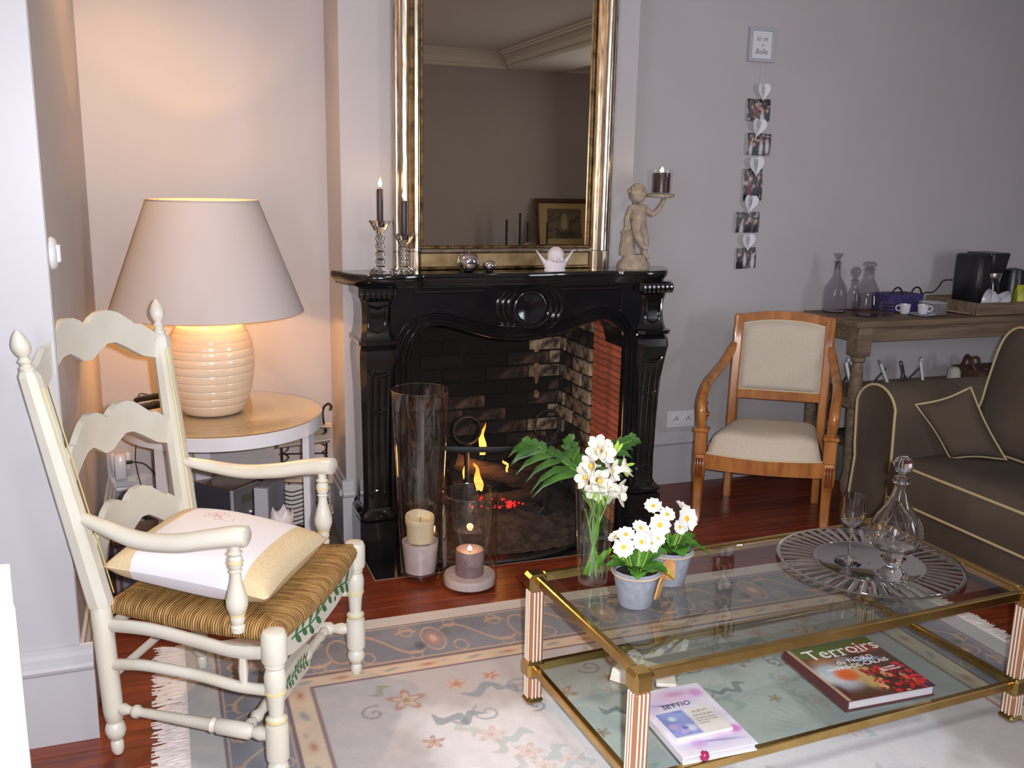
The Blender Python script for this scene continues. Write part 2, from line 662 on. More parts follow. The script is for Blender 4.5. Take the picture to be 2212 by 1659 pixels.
# two unseen windows, added out of the frame to go with the ambient fill
def window(name, x, sx):
    w = structure(bpy.data.objects.new(name, None))
    COL.objects.link(w)
    w.location = (x, -0.9, 0.65)
    fr = MB()
    for dy in (-0.62, 0.0, 0.62):
        fr.box((sx*0.02, dy, 0.9), (0.04, 0.06, 1.86), b=0.004)
    for z in (0.0, 0.9, 1.8):
        fr.box((sx*0.02, 0, z), (0.04, 1.18, 0.06), b=0.004)
    fr.obj('window_frame', WHITE, w, smooth=False)
    MB().box((sx*0.01, 0, 0.9), (0.006, 1.2, 1.8)).obj('pane', GLASS, w, smooth=False)
window('added_window_1', X_L, 1)
window('added_window_2', X_R, -1)
# ================================================================== fireplace
MARB = mat('black_marble', (0.006, 0.006, 0.007), 0.11, col2=(0.016, 0.014, 0.014), nscale=7, coat=0.5, contrast=(0.5, 0.9))
fp = thing('fireplace', 'black polished marble fireplace with carved scroll legs and an arched opening', 'fireplace', (1.30, 3.60, 0))
FX, FY = 1.30, 3.60
def fl(p):                                   # world -> fireplace local
    return (p[0]-FX, p[1]-FY, p[2])
def fobj(b, name, m=MARB, parent=fp, **k):
    b.v = [fl(p) for p in b.v]
    return b.obj(name, m, parent, **k)
# hearth slab
fobj(MB().box(((hx0+hx1)/2, (hy+3.60)/2+0.001, -0.0065), (hx1-hx0-0.006, 3.60-hy-0.006, 0.017), b=0.002), 'hearth_slab', smooth=False)
# mantel shelf with a serpentine front
half = [(0.0, 3.383), (0.10, 3.396), (0.19, 3.408), (0.38, 3.410), (0.425, 3.396), (0.50, 3.379), (0.575, 3.385), (0.625, 3.412), (0.672, 3.49), (0.71, 3.598)]
hp = catmull([(x, y, 0) for x, y in half], 5)
out = [(-p.x, p.y) for p in hp[::-1]] + [(p.x, p.y) for p in hp[1:]]
rings = []
for z, s in ((1.052, .945), (1.060, .952), (1.066, .972), (1.076, .996), (1.086, 1.0), (1.094, .998), (1.099, .985)):
    rings.append([(x*(1-(1-s)*.45), 3.60-(3.60-y)*s, z) for x, y in out])
b = MB()
b.loft([[(FX+p[0], p[1], p[2]) for p in r] for r in rings])
fobj(b, 'mantel_shelf', angle=50)
# frieze with arched lower edge
arch = [(0, .833), (.10, .840), (.20, .866), (.29, .893), (.35, .903), (.40, .886), (.435, .845), (.453, .78)]
ap = [(p.x, p.y) for p in catmull([(x, z, 0) for x, z in arch], 6)]
lower = [(-x, z) for x, z in ap[::-1]] + ap[1:]
b = MB()
n = len(lower)
# front slab in vertical strips so that the arch stays clean
for i in range(n-1):
    (x0, z0), (x1, z1) = lower[i], lower[i+1]
    if x1-x0 < 1e-5:
        continue
    b.add([(FX+x0, 3.425, z0), (FX+x1, 3.425, z1), (FX+x1, 3.425, 1.056), (FX+x0, 3.425, 1.056),
           (FX+x0, 3.60, z0), (FX+x1, 3.60, z1), (FX+x1, 3.60, 1.056), (FX+x0, 3.60, 1.056)],
          [(0, 1, 2, 3), (4, 7, 6, 5), (0, 4, 5, 1), (3, 2, 6, 7)])
for s in (-1, 1):                            # jambs down both sides of the opening
    b.box((FX+s*0.487, 3.4375, 0.53), (0.068, 0.025, 1.05))
fobj(b, 'frieze', angle=30)
# mouldings following the opening
for off, yy, rr in ((0.006, 3.420, 0.010), (0.030, 3.424, 0.008), (0.052, 3.424, 0.011)):
    pts = []
    for i, (x, z) in enumerate(lower):
        a = lower[max(i-1, 0)]
        c = lower[min(i+1, n-1)]
        t = Vector((c[0]-a[0], c[1]-a[1])).normalized()
        nv = Vector((-t.y, t.x))
        pts.append((FX+x+nv.x*off, yy, z+nv.y*off))
    pts = [(pts[0][0], yy, 0.02)] + [(pts[0][0], yy, .4)] + pts + [(pts[-1][0], yy, .4), (pts[-1][0], yy, 0.02)]
    fobj(MB().tube(pts, rr, 8, flat=(0.8, 1)), 'opening_moulding')
# raised frame lines of the frieze
for s in (-1, 1):
    p = [(FX+s*x, 3.422, z) for x, z in ((.21, .925), (.30, .955), (.36, .96), (.41, .935), (.43, .93), (.43, 1.028), (.16, 1.028))]
    fobj(MB().tube(p, 0.006, 6), 'panel_moulding')
fobj(MB().tube([(FX-.40, 3.420, 1.046), (FX+.40, 3.420, 1.046)], 0.006, 6), 'panel_moulding')
# oval cartouche between double C scrolls
def ellipse(cx, cz, rx, rz, a0, a1, n=36, y=3.42):
    return [(cx+rx*math.cos(a0+(a1-a0)*i/n), y, cz+rz*math.sin(a0+(a1-a0)*i/n)) for i in range(n+1)]
CXc, CZc = FX+0.035, 0.957
bb = MB()
bb.lathe([(0.001, 0.002), (0.050, 0.003), (0.062, 0.008), (0.070, 0.006), (0.078, -0.004)], 32, M=Matrix.Rotation(PI/2, 4, 'X'), o=(CXc, 3.424, CZc), scale=(1, 1.0))
car = fobj(bb, 'cartouche')
for rx, rz, rr in ((0.088, 0.078, 0.010),):
    fobj(MB().tube(ellipse(CXc, CZc, rx, rz, 0, 2*PI)[:-1], rr, 8, closed=True), 'cartouche_ring', parent=car)
for rx, rz, rr in ((0.112, 0.094, 0.008), (0.134, 0.104, 0.009)):
    for a0, a1 in ((R(125), R(235)), (R(-55), R(55))):
        fobj(MB().tube(ellipse(CXc, CZc, rx, rz, a0, a1, 18), [rr*(0.35+0.65*math.sin(PI*i/18)) for i in range(19)], 8), 'cartouche_scroll', parent=car)
# legs
def rect_ring(cx, cy, hw, hd, z, ch=0.25):
    c = ch*hw
    return [(cx-hw+c, cy-hd, z), (cx+hw-c, cy-hd, z), (cx+hw, cy-hd+c, z), (cx+hw, cy+hd, z), (cx-hw, cy+hd, z), (cx-hw, cy-hd+c, z)]
for s in (-1, 1):
    cx = FX + s*0.572
    # plinth
    b = MB()
    for z, hw, hd in ((0.0, .076, .105), (.150, .076, .105), (.153, .070, .098), (.163, .074, .103), (.170, .074, .103), (.185, .062, .090), (.195, .060, .088)):
        b.loft([])if False else None
    secs = [(0.0, .076, .105), (.150, .076, .105), (.154, .069, .098), (.160, .075, .103), (.172, .075, .103), (.186, .062, .090), (.197, .058, .086)]
    b.loft([rect_ring(cx, 3.605-hd-0.005+0.0, hw, hd, z, .3) for z, hw, hd in secs])
    leg = fobj(b, 'leg', angle=35)
    # tapering shaft that swells into a shoulder scroll
    secs = [(.19, .056, .084), (.30, .055, .083), (.50, .058, .086), (.65, .062, .092), (.74, .068, .102), (.79, .071, .110), (.82, .069, .108), (.838, .062, .099), (.842, .074, .112), (.856, .074, .112), (.860, .064, .100), (.885, .058, .094), (.93, .054, .090), (.97, .055, .091), (1.0, .060, .096), (1.012, .066, .102), (1.018, .072, .108), (1.05, .072, .108), (1.056, .076, .114)]
    b = MB().loft([rect_ring(cx, 3.60-hd, hw, hd, z, .3) for z, hw, hd in secs])
    fobj(b, 'shaft', parent=leg, angle=25)
    # flutes on the shaft, tulip ends, bead row under the shelf
    b = MB()
    for k in (-1, 0, 1):
        pts = []
        for i in range(12):
            z = 0.235+i*(0.72-0.235)/11
            hd = np.interp(z, [q[0] for q in secs], [q[2] for q in secs])
            pts.append((cx+k*0.026, 3.60-2*hd-0.0005, z))
        b.tube(pts, [0.007]*11+[0.003], 6)
    fobj(b, 'flute', parent=leg)
    b = MB()
    for i in range(7):
        x = cx-0.060+i*0.02
        b.tube([(x, 3.60-0.218, 1.012), (x, 3.60-0.221, 1.03), (x, 3.60-0.217, 1.048)], [.006, .009, .006], 6)
    fobj(b, 'capital_beading', parent=leg)
    for z0, w_, up in ((.745, .040, 1), (.60, .030, 1), (.245, .034, -1)):
        hd = np.interp(z0, [q[0] for q in secs], [q[2] for q in secs])
        b = MB().tube([(cx+w_*math.cos(a), 3.60-2*hd-0.002, z0-up*0.022*math.sin(a)) for a in np.linspace(0, PI, 14)], 0.0055, 6)
        fobj(b, 'carved_scroll', parent=leg)
    b = MB().tube([(cx+x, 3.60-0.183-0.006, z) for x, z in ((-.036, .985), (-.03, .90), (0, .885), (.03, .90), (.036, .985), (0, .972), (-.036, .985))], 0.005, 6)
    fobj(b, 'carved_cartouche', parent=leg)

# ------------------------------------------------------------------ firebox of separate bricks
RED = mat('red_firebrick', S(190, 104, 74), 0.8, col2=S(150, 74, 52), nscale=18, rnd=0.16, bump=0.3, bscale=90)
OLDB = mat('old_pale_brick', S(140, 126, 106), 0.9, col2=S(48, 40, 34), nscale=26, rnd=0.4, bump=1.0, bscale=45, contrast=(0.40, 0.62), detail=8)
SOOT = mat('sooted_brick', S(9, 8, 8), 0.97, col2=S(17, 15, 14), nscale=12, rnd=0.35, bump=0.6, bscale=45)
HALF = mat('half_sooted_brick', S(27, 23, 21), 0.95, col2=S(92, 72, 58), nscale=14, rnd=0.35, bump=0.7, bscale=45, contrast=(0.5, 0.72))
MORT = mat('red_brick_mortar', S(112, 92, 80), 0.95)
MORTD = mat('sooty_mortar', S(20, 18, 17), 0.95, col2=S(92, 82, 70), nscale=10, contrast=(0.55, 0.85))
FB0, FB1, FBY, FBZ = 0.853, 1.757, 4.10, 1.10
fobj(MB().box((FB1+0.03, (3.44+3.742)/2, 0.485), (0.04, 3.742-3.44, 0.97)), 'mortar_bed', MORT, smooth=False)
fobj(MB().box((FB1+0.03, (3.744+FBY)/2, FBZ/2), (0.04, FBY-3.744, FBZ)), 'mortar_bed', MORTD, smooth=False)
fobj(MB().box(((FB0+FB1)/2, FBY+0.03, FBZ/2), (FB1-FB0+.1, 0.04, FBZ)), 'mortar_bed', mat('black_mortar', S(12, 11, 11), 0.97, col2=S(34, 29, 26), nscale=9, contrast=(.5, .8)), smooth=False)
fobj(MB().box((FB0-0.02, (3.60+FBY)/2, FBZ/2), (0.04, FBY-3.60, FBZ)), 'side_lining', SOOT, smooth=False)
fobj(MB().box(((FB0+FB1)/2, (3.61+FBY)/2+0.03, FBZ+0.0), (FB1-FB0+.05, FBY-3.61+.06, 0.04)), 'flue_plate', SOOT, smooth=False)
fobj(MB().box(((FB0+FB1)/2, (3.60+FBY)/2, -0.012), (FB1-FB0+.12, FBY-3.60+.08, 0.03)), 'fire_floor', SOOT, smooth=False)
rb = random.Random(11)
me_cache = {}
def brick(cx, cy, cz, lx, ly, lz, m):
    key = (round(lx, 3), round(ly, 3), round(lz, 3), m.name)
    if key not in me_cache:
        o = MB().box((0, 0, 0), (lx, ly, lz), b=0.003).obj('brick', m, fp, smooth=False)
        me_cache[key] = o
    else:
        o = me_cache[key].copy()
        COL.objects.link(o)
        o.parent = fp
    o.location = fl((cx, cy, cz))
    return o
z = 0.002
row = 0
while z < 0.98:                               # thin red courses of the right cheek
    spl = [(3.45, 3.742)]
    for a, c in spl:
        brick(FB1+0.017, (a+c)/2, z+0.0122, 0.026, c-a, 0.0244, RED)
    z += 0.0290
    row += 1
z, row = 0.002, 0
while z < 1.06:                               # old bricks: rest of the right cheek and the back
    for a, c in ([(3.748, 3.93), (3.938, 4.10)] if row % 2 else [(3.748, 3.84), (3.848, 4.03), (4.038, 4.10)]):
        brick(FB1+0.012+rb.uniform(-.004, .004), (a+c)/2, z+0.029, 0.03, c-a, 0.057, OLDB if rb.random() < 0.75 else HALF)
    x = FB0-(0.0 if row % 2 else 0.105)
    while x < FB1:
        a, c = max(x, FB0), min(x+0.205, FB1)
        if c-a > 0.02:
            xm = (a+c)/2
            if xm > 1.60:
                m = OLDB if rb.random() < 0.5 else HALF
            elif z < 0.46 or xm > 1.42:
                m = HALF if rb.random() < 0.6 else SOOT
            else:
                m = SOOT
            brick(xm, FBY+0.012+rb.uniform(-.004, .004), z+0.029, round(c-a, 3), 0.03, 0.057, m)
        x += 0.213
    z += 0.066
    row += 1
# lime run down the back wall
LIME = mat('lime_stain', S(148, 118, 84), 0.9, col2=S(84, 66, 50), nscale=20)
b = MB()
zs = np.linspace(0.43, 0.72, 16)
lp = [(1.635+0.006*math.sin(i*1.7)-0.008*(i/15), z) for i, z in enumerate(zs)]
wd = [0.004+0.011*abs(math.sin(i*0.9+1)) for i in range(16)]
b.tube([(x, FBY-0.004, z) for x, z in lp], wd, 8, flat=(1, 1))
for i in range(len(b.v)):
    x_, y_, z_ = b.v[i]
    b.v[i] = (x_, FBY-0.004+(y_-FBY+0.004)*0.12, z_)
fobj(b, 'lime_stain', LIME)

# ------------------------------------------------------------------ andirons, logs, embers, flames, ash
def firedog(x, label):
    t = thing('andiron', label, 'andiron', (x, 3.56, 0))
    b = MB()
    b.tube([(0, 0, 0.0), (0, 0, 0.36), (0, 0, 0.385)], [.013, .010, .011], 8)
    b.tube([(-.05, -.01, 0.002), (-.03, 0, 0.05), (0, 0, 0.085)], .009, 6)
    b.tube([(.05, -.01, 0.002), (.03, 0, 0.05), (0, 0, 0.085)], .009, 6)
    b.tube([(0, 0, 0.075), (0, .30, 0.075), (0, .38, 0.07), (0, .38, 0.0)], .011, 6)
    b.obj('post', IRON, t)
    b = MB()
    b.lathe([(.004, .362), (.018, .375), (.008, .388)], 10)
    b.obj('collar', IRON, t)
    MB().tube([(0.058*math.cos(a), 0, 0.446+0.058*math.sin(a)) for a in np.linspace(0, 2*PI, 33)[:-1]], 0.0065, 8, closed=True).obj('ring_finial', IRON, t)
firedog(1.123, 'black iron andiron with a ring finial, the one beside the tall flame')
firedog(1.478, 'black iron andiron with a ring finial, the one next to the pale bricks')
BARK = mat('charred_log', S(38, 27, 22), 0.95, col2=S(74, 52, 38), nscale=9, stretch=(1, 1, 6), bump=0.9, bscale=30, rnd=0.3)
def log_piece(p0, p1, r0, label, seed):
    r_ = random.Random(seed)
    p0, p1 = Vector(p0), Vector(p1)
    b = MB()
    k = 9
    pts = [p0.lerp(p1, i/k)+Vector((r_.uniform(-.006, .006), r_.uniform(-.006, .006), r_.uniform(-.005, .005))) for i in range(k+1)]
    st = 0
    b.tube([p-p0 for p in pts], [r0*r_.uniform(.85, 1.12) for _ in pts], 11)
    for i in range(len(b.v)):
        b.v[i] = tuple(Vector(b.v[i])*1.0+Vector((r_.uniform(-.004, .004),)*3))
    o = b.obj('log', BARK, angle=50, loc=p0)
    tag(o, label, 'log', 'logs on the fire')
log_piece((1.10, 3.655, 0.285), (1.50, 3.69, 0.135), 0.040, 'charred log slanting down to the right behind the flames', 1)
log_piece((1.12, 3.80, 0.150), (1.56, 3.82, 0.150), 0.050, 'thick blackened log lying flat at the back of the fire', 2)
log_piece((1.035, 3.63, 0.10), (1.055, 3.82, 0.29), 0.036, 'charred log standing steeply at the left of the fire', 3)
log_piece((1.16, 3.585, 0.125), (1.47, 3.60, 0.125), 0.027, 'thin burnt log along the front of the embers', 4)
ASHM = mat('wood_ash', S(70, 64, 60), 1.0, col2=S(30, 27, 26), nscale=25, bump=0.8, bscale=60)
b = MB()
def ashz(u, v):
    x = 0.90+u*0.80
    y = 3.275+v*0.70 + 0.04*abs(2*u-1)
    h = 0.062*math.sin(PI*u)**0.6*math.sin(PI*min(1, v*1.0))**1.6 + 0.008*math.sin(x*61)*math.cos(y*47) + 0.006*math.sin(x*113+y*90)
    return (x, y, max(0.004, h))
b.grid(ashz, 60, 52)
tag(stuff(b.obj('ash_bed', ASHM)), 'heap of grey wood ash and cinders under the burning logs', 'ash')
EMB = emission('glowing_ember', (1.0, 0.035, 0.03), 1.5)
r_ = random.Random(5)
b = MB()
for i in range(70):
    x = 1.15+r_.random()*0.20 if i < 50 else 1.30+r_.random()*0.08
    y = 3.555+r_.random()*0.07
    zz = 0.085+r_.random()*0.065*(1-abs(x-1.22)/0.25)
    s_ = r_.uniform(.005, .013)
    b.box((x, y, zz), (s_*r_.uniform(.5, 2.0), s_, s_*r_.uniform(.4, 1.1)), b=s_*.2, rz=r_.random()*3)
tag(stuff(b.obj('embers', EMB, smooth=False)), 'red glowing embers under the flames', 'embers')
FLM = emission('flame', (1.0, 0.50, 0.09), 3.2, (1.0, 0.17, 0.01), 0.0, 0.13)
def flame(x, y, z, h, w, lean, label, seed):
    r_ = random.Random(seed)
    b = MB()
    rows = 14
    rings = []
    for k in range(rows+1):
        t = k/rows
        rad = w*(math.sin(PI*min(1, t*0.75+0.22))**0.9)*(1-t)**0.55+0.0006
        cx_ = lean*t*t*h + 0.012*math.sin(t*7+seed)*t
        rings.append([(cx_+rad*math.cos(a), rad*.45*math.sin(a), h*t+0.006*math.sin(3*a+seed)) for a in np.linspace(0, 2*PI, 11)[:-1]])
    b.loft(rings)
    o = b.obj('flame', FLM, loc=(x, y, z))
    tag(o, label, 'flame', 'flames of the log fire')
flame(1.205, 3.60, 0.325, 0.130, 0.018, 0.0, 'tallest orange flame, rising above the fire screen bar', 1)
flame(1.180, 3.555, 0.185, 0.115, 0.020, -0.30, 'bright yellow flame below the bar, leaning left', 2)
flame(1.115, 3.56, 0.24, 0.10, 0.008, 0.1, 'thin flame lick at the far left of the fire', 3)
flame(1.315, 3.60, 0.24, 0.045, 0.004, -0.2, 'small flame lick right of the others behind the palm leaf', 4)
light('fire_glow', 'POINT', (1.19, 3.54, 0.30), 3.0, (1.0, 0.42, 0.12), shadow_soft_size=0.07)

# ------------------------------------------------------------------ curved fire screen
scr = thing('fire_screen', 'bowed black iron fire screen with fine wire mesh before the logs', 'fire screen', (1.20, 3.28, 0))
def scx(u):                                   # u in 0..1 from left to right
    x = 0.905+u*0.600
    q = (u-0.5)*2
    y = 3.285-0.085*(1-q*q)
    return x-1.20, y-3.28
ST = 0.462
b = MB()
b.tube([(*scx(i/24), ST) for i in range(25)], 0.012, 6, flat=(1.0, 0.5))
b.obj('top_rail', IRON, scr)
b = MB()
b.tube([(*scx(i/24), 0.012) for i in range(25)], 0.008, 6)
b.obj('bottom_rail', IRON, scr)
for u in (0, 1):
    MB().box((*scx(u), ST/2), (0.012, 0.012, ST), b=.002).obj('upright', IRON, scr, smooth=False)
b = MB()
for i in range(1, 86):
    x_, y_ = scx(i/86)
    b.tube([(x_, y_, 0.012), (x_, y_, ST)], 0.00055, 3, cap=False)
for j in range(1, 65):
    z_ = 0.012+(ST-0.012)*j/65
    b.tube([(*scx(i/16), z_) for i in range(17)], 0.00055, 3, cap=False)
stuff(b.obj('wire_mesh', IRON, scr, recalc=False))
# ================================================================== rush-seated armchair
CREAM = mat('cream_chair_paint', S(214, 212, 200), 0.32, col2=S(204, 200, 184), nscale=6)
YEL = mat('pale_yellow_line', S(222, 204, 128), 0.4)
CX, CY = -0.068, 2.5475
chair = thing('rush_seat_armchair', 'cream painted ladder-back armchair with a straw seat, set before the pilaster', 'armchair', (CX, CY, 0.003), R(-30))
def rake(z):
    return 0.0 if z < 0 else float(np.interp(z, [0, .41, .63, 1.0, 1.1], [0, -.018, -.052, -.112, -.124]))
def splay(z):
    return 0.22 + max(0, z-.41)*0.105
def along(prof, fx, fy, n=14, a0=0.0):
    b = MB()
    b.loft([[(fx(z)+r*math.cos(a0+2*PI*i/n), fy(z)+r*math.sin(a0+2*PI*i/n), z) for i in range(n)] for r, z in prof])
    return b
for s in (-1, 1):
    p = [(.011, 0), (.016, .012), (.016, .032), (.012, .038), (.022, .05), (.026, .066), (.022, .082), (.016, .088), (.022, .096), (.0245, .12), (.0255, .40), (.018, .412)]
    leg = along(p, rake, lambda z: s*splay(z)).obj('leg', CREAM, chair)
    up = along([(.024, .402), (.031, .405), (.032, .42), (.031, .55), (.028, .80), (.025, .985), (.018, .998)], rake, lambda z: s*splay(z), 8, PI/8).obj('back_post', CREAM, chair, angle=25)
    f = along([(.014, .996), (.017, 1.000), (.017, 1.006), (.012, 1.010), (.013, 1.016), (.0165, 1.020), (.012, 1.026), (.010, 1.030), (.016, 1.038), (.0205, 1.050), (.020, 1.062), (.014, 1.078), (.006, 1.090), (.001, 1.094)], rake, lambda z: s*splay(z), 16)
    f.obj('finial', CREAM, up)
    b = MB()
    for dy in (-.010, .010):
        b.tube([(rake(z)+0.0285*(1-.25*(z-.42)), s*splay(z)+dy-s*.012, z) for z in np.linspace(.43, .96, 12)], .0014, 4)
    b.obj('painted_line', YEL, up)
# wavy ladder slats, bowed backwards
top_h = [(0, .098), (.04, .100), (.10, .112), (.20, .122), (.34, .124), (.48, .112), (.62, .088), (.72, .068), (.755, .074), (.84, .060), (.93, .042), (1, .036)]
bot_h = [(0, .004), (.08, .006), (.17, .020), (.30, .036), (.42, .034), (.58, .012), (.78, -.020), (1, -.036)]
def slat(zc, name='back_slat'):
    W = splay(zc)-.012
    us = np.linspace(-1, 1, 61)
    b = MB()
    vs, fs = [], []
    n = len(us)
    for k, sd in enumerate((0.0, -.018)):
        for which in (top_h, bot_h):
            for u in us:
                h = float(np.interp(abs(u), [q[0] for q in which], [q[1] for q in which]))
                z = zc + h
                vs.append((rake(zc)-0.045*(1-u*u)+sd+.004, u*W, z))
    T0, B0, T1, B1 = 0, n, 2*n, 3*n
    for i in range(n-1):
        fs += [(T0+i, T0+i+1, B0+i+1, B0+i), (T1+i+1, T1+i, B1+i, B1+i+1), (T0+i+1, T0+i, T1+i, T1+i+1), (B0+i, B0+i+1, B1+i+1, B1+i)]
    fs += [(T0, B0, B1, T1), (T0+n-1, T1+n-1, B1+n-1, B0+n-1)]
    b.add(vs, fs)
    return b.obj(name, CREAM, chair, angle=30)
slat(.964)
slat(.722)
slat(.490)
# front legs
for s in (-1, 1):
    p = [(.011, 0), (.0165, .012), (.0165, .028), (.012, .034), (.022, .046), (.0265, .060), (.022, .076), (.015, .082), (.027, .088), (.0275, .096), (.0275, .168), (.026, .176), (.017, .180), (.0235, .186), (.0235, .194), (.017, .200), (.020, .24), (.0255, .275), (.0265, .300), (.022, .318), (.018, .322), (.024, .328), (.018, .334), (.029, .340), (.0305, .350), (.0305, .405), (.026, .414), (.014, .418)]
    lg = along(p, lambda z: .46, lambda z: s*.28, 20).obj('leg', CREAM, chair)
    for zz, rr in ((.190, .0240), (.262, .0245)):
        MB().tube([(.46+rr*math.cos(a), s*.28+rr*math.sin(a), zz) for a in np.linspace(0, 2*PI, 21)[:-1]], .0022, 4, closed=True).obj('painted_ring', YEL, lg)
# side rails
def rail(pts, r, flat, name):
    return MB().tube(catmull(pts, 6), r, 10, flat=flat, up=(0, 0, 1)).obj(name, CREAM, chair)
for s in (-1, 1):
    rail([(0.0, s*.22, .352), (.12, s*.238, .362), (.25, s*.252, .352), (.36, s*.267, .345), (.455, s*.28, .360)], .017, (1.0, .7), 'seat_rail')
    rail([(0.0, s*.22, .245), (.10, s*.235, .262), (.25, s*.252, .262), (.36, s*.267, .255), (.455, s*.28, .262)], .017, (.85, .8), 'side_rail')
    d = Vector((.46, s*.06, .018))
    t = MB()
    prf = [(0, .008), (.03, .011), (.06, .016), (.09, .011), (.11, .009), (.13, .017), (.15, .017), (.17, .011), (.2, .012), (.60, .0155), (.62, .019), (.64, .014), (.66, .020), (.84, .020), (.86, .012), (.88, .015), (.91, .018), (.95, .014), (1.0, .010)]
    t.tube([Vector((0, s*.22, .126))+d*q for q, _ in prf], [r for _, r in prf], 12)
    t.obj('stretcher', CREAM, chair)
    MB().tube([(.375, s*.268, .262), (.375, s*.268, .30), (.375, s*.268, .348)], [.009, .012, .008], 8).obj('spindle', CREAM, chair)
rail([(.0, -.22, .345), (.0, .22, .345)], .015, (1, .7), 'back_rail')
rail([(.0, -.22, .215), (.0, .22, .215)], .012, (1, .8), 'back_rail')
# cross stretcher with a flat painted board in its middle
prf = [(-.262, .010), (-.245, .016), (-.225, .010), (-.21, .017), (-.19, .012), (-.12, .016), (-.10, .020), (-.085, .013)]
for s in (-1, 1):
    MB().tube([(.375, s*q, .142) for q, _ in prf], [r for _, r in prf], 12).obj('cross_stretcher', CREAM, chair)
b = MB()
b.prism([(-.115, -.018), (-.10, -.038), (.10, -.038), (.115, -.018), (.115, .018), (.10, .038), (-.10, .038), (-.115, .018)], .364, .386, lambda u, v, w: (w, u, .142+v))
cb = b.obj('cross_board', CREAM, chair, smooth=False)
LEAFG = mat('painted_olive_green', S(38, 112, 62), 0.4)
OLIVE = mat('painted_olive_dark', S(70, 26, 28), 0.4)
def olive_branch(parent, length, scale, place, seed):
    """stem, paired leaves and olives as thin paint on a board; place(u, v) -> xyz"""
    r_ = random.Random(seed)
    b = MB()
    k = 9
    def wave(u):
        return .18*scale*math.sin(u/length*PI*3)
    for i in range(k):
        u = -length/2 + length*(i+.5)/k
        for sd in (-1, 1):
            ang = sd*R(r_.uniform(35, 65)) + (0 if i < k*2 else PI)
            L_, W_ = scale*r_.uniform(.75, 1.05), scale*.17
            c0 = (u, wave(u))
            pts = []
            for t in np.linspace(0, 1, 7):
                pts.append((t*L_, W_*math.sin(PI*t)**.8))
            poly = pts + [(x, -y) for x, y in pts[-2:0:-1]]
            ca, sa = math.cos(ang), math.sin(ang)
            b.add([place(c0[0]+x*ca-y*sa, c0[1]+x*sa+y*ca) for x, y in poly], [tuple(range(len(poly)))])
    st = [(u, wave(u)) for u in np.linspace(-length/2, length/2, 20)]
    for (u0, v0), (u1, v1) in zip(st[:-1], st[1:]):
        w = .05*scale
        b.add([place(u0, v0-w), place(u1, v1-w), place(u1, v1+w), place(u0, v0+w)], [(0, 1, 2, 3)])
    b.obj('painted_olive_branch', LEAFG, parent, smooth=False, recalc=False)
    b = MB()
    for i in range(5):
        u = -length/2 + length*(i+.7)/5
        v = wave(u) + scale*.55*(-1 if i % 2 else 1)
        b.add([place(u+.12*scale*math.cos(a), v+.16*scale*math.sin(a)) for a in np.linspace(0, 2*PI, 9)[:-1]], [tuple(range(8))])
    stuff(b.obj('painted_olives', OLIVE, parent, smooth=False, recalc=False))
olive_branch(cb, .17, .030, lambda u, v: (.3866, u, .142+v), 3)
# front apron with an olive branch
b = MB()
ap_ = [(-.258, .392), (-.258, .335), (-.20, .315), (-.10, .300), (0, .296), (.10, .300), (.20, .315), (.258, .335), (.258, .392)]
b.prism(ap_, .452, .468, lambda u, v, w: (w, u, v))
apr = b.obj('front_apron', CREAM, chair, smooth=False)
olive_branch(apr, .40, .050, lambda u, v: (.4687, u, .345+v), 8)
# arms on turned supports
for s in (-1, 1):
    pts = [(-.055, s*.235, .640), (.03, s*.252, .622), (.13, s*.272, .606), (.23, s*.284, .612), (.31, s*.284, .628), (.37, s*.278, .638), (.405, s*.274, .640)]
    rr = [.014, .022, .026, .028, .029, .031, .030]
    c = catmull(pts, 6)
    rad = np.interp(np.linspace(0, 6, len(c)), range(7), rr)
    rad[-1] *= .75
    arm = MB().tube(c, list(rad), 12, flat=(.78, 1.0), up=(0, 0, 1)).obj('arm', CREAM, chair)
    p = [(.016, .402), (.017, .415), (.013, .42), (.017, .428), (.017, .436), (.012, .441), (.020, .450), (.0255, .468), (.0255, .482), (.020, .505), (.0135, .53), (.012, .55), (.016, .553), (.012, .557), (.017, .565), (.017, .585), (.012, .59), (.018, .597), (.012, .603), (.013, .625)]
    sp = along(p, lambda z: .37, lambda z: s*.274, 16).obj('arm_support', CREAM, chair)
    for zz, rr_ in ((.446, .0175), (.575, .0173)):
        MB().tube([(.37+rr_*math.cos(a), s*.274+rr_*math.sin(a), zz) for a in np.linspace(0, 2*PI, 17)[:-1]], .002, 4, closed=True).obj('painted_ring', YEL, sp)
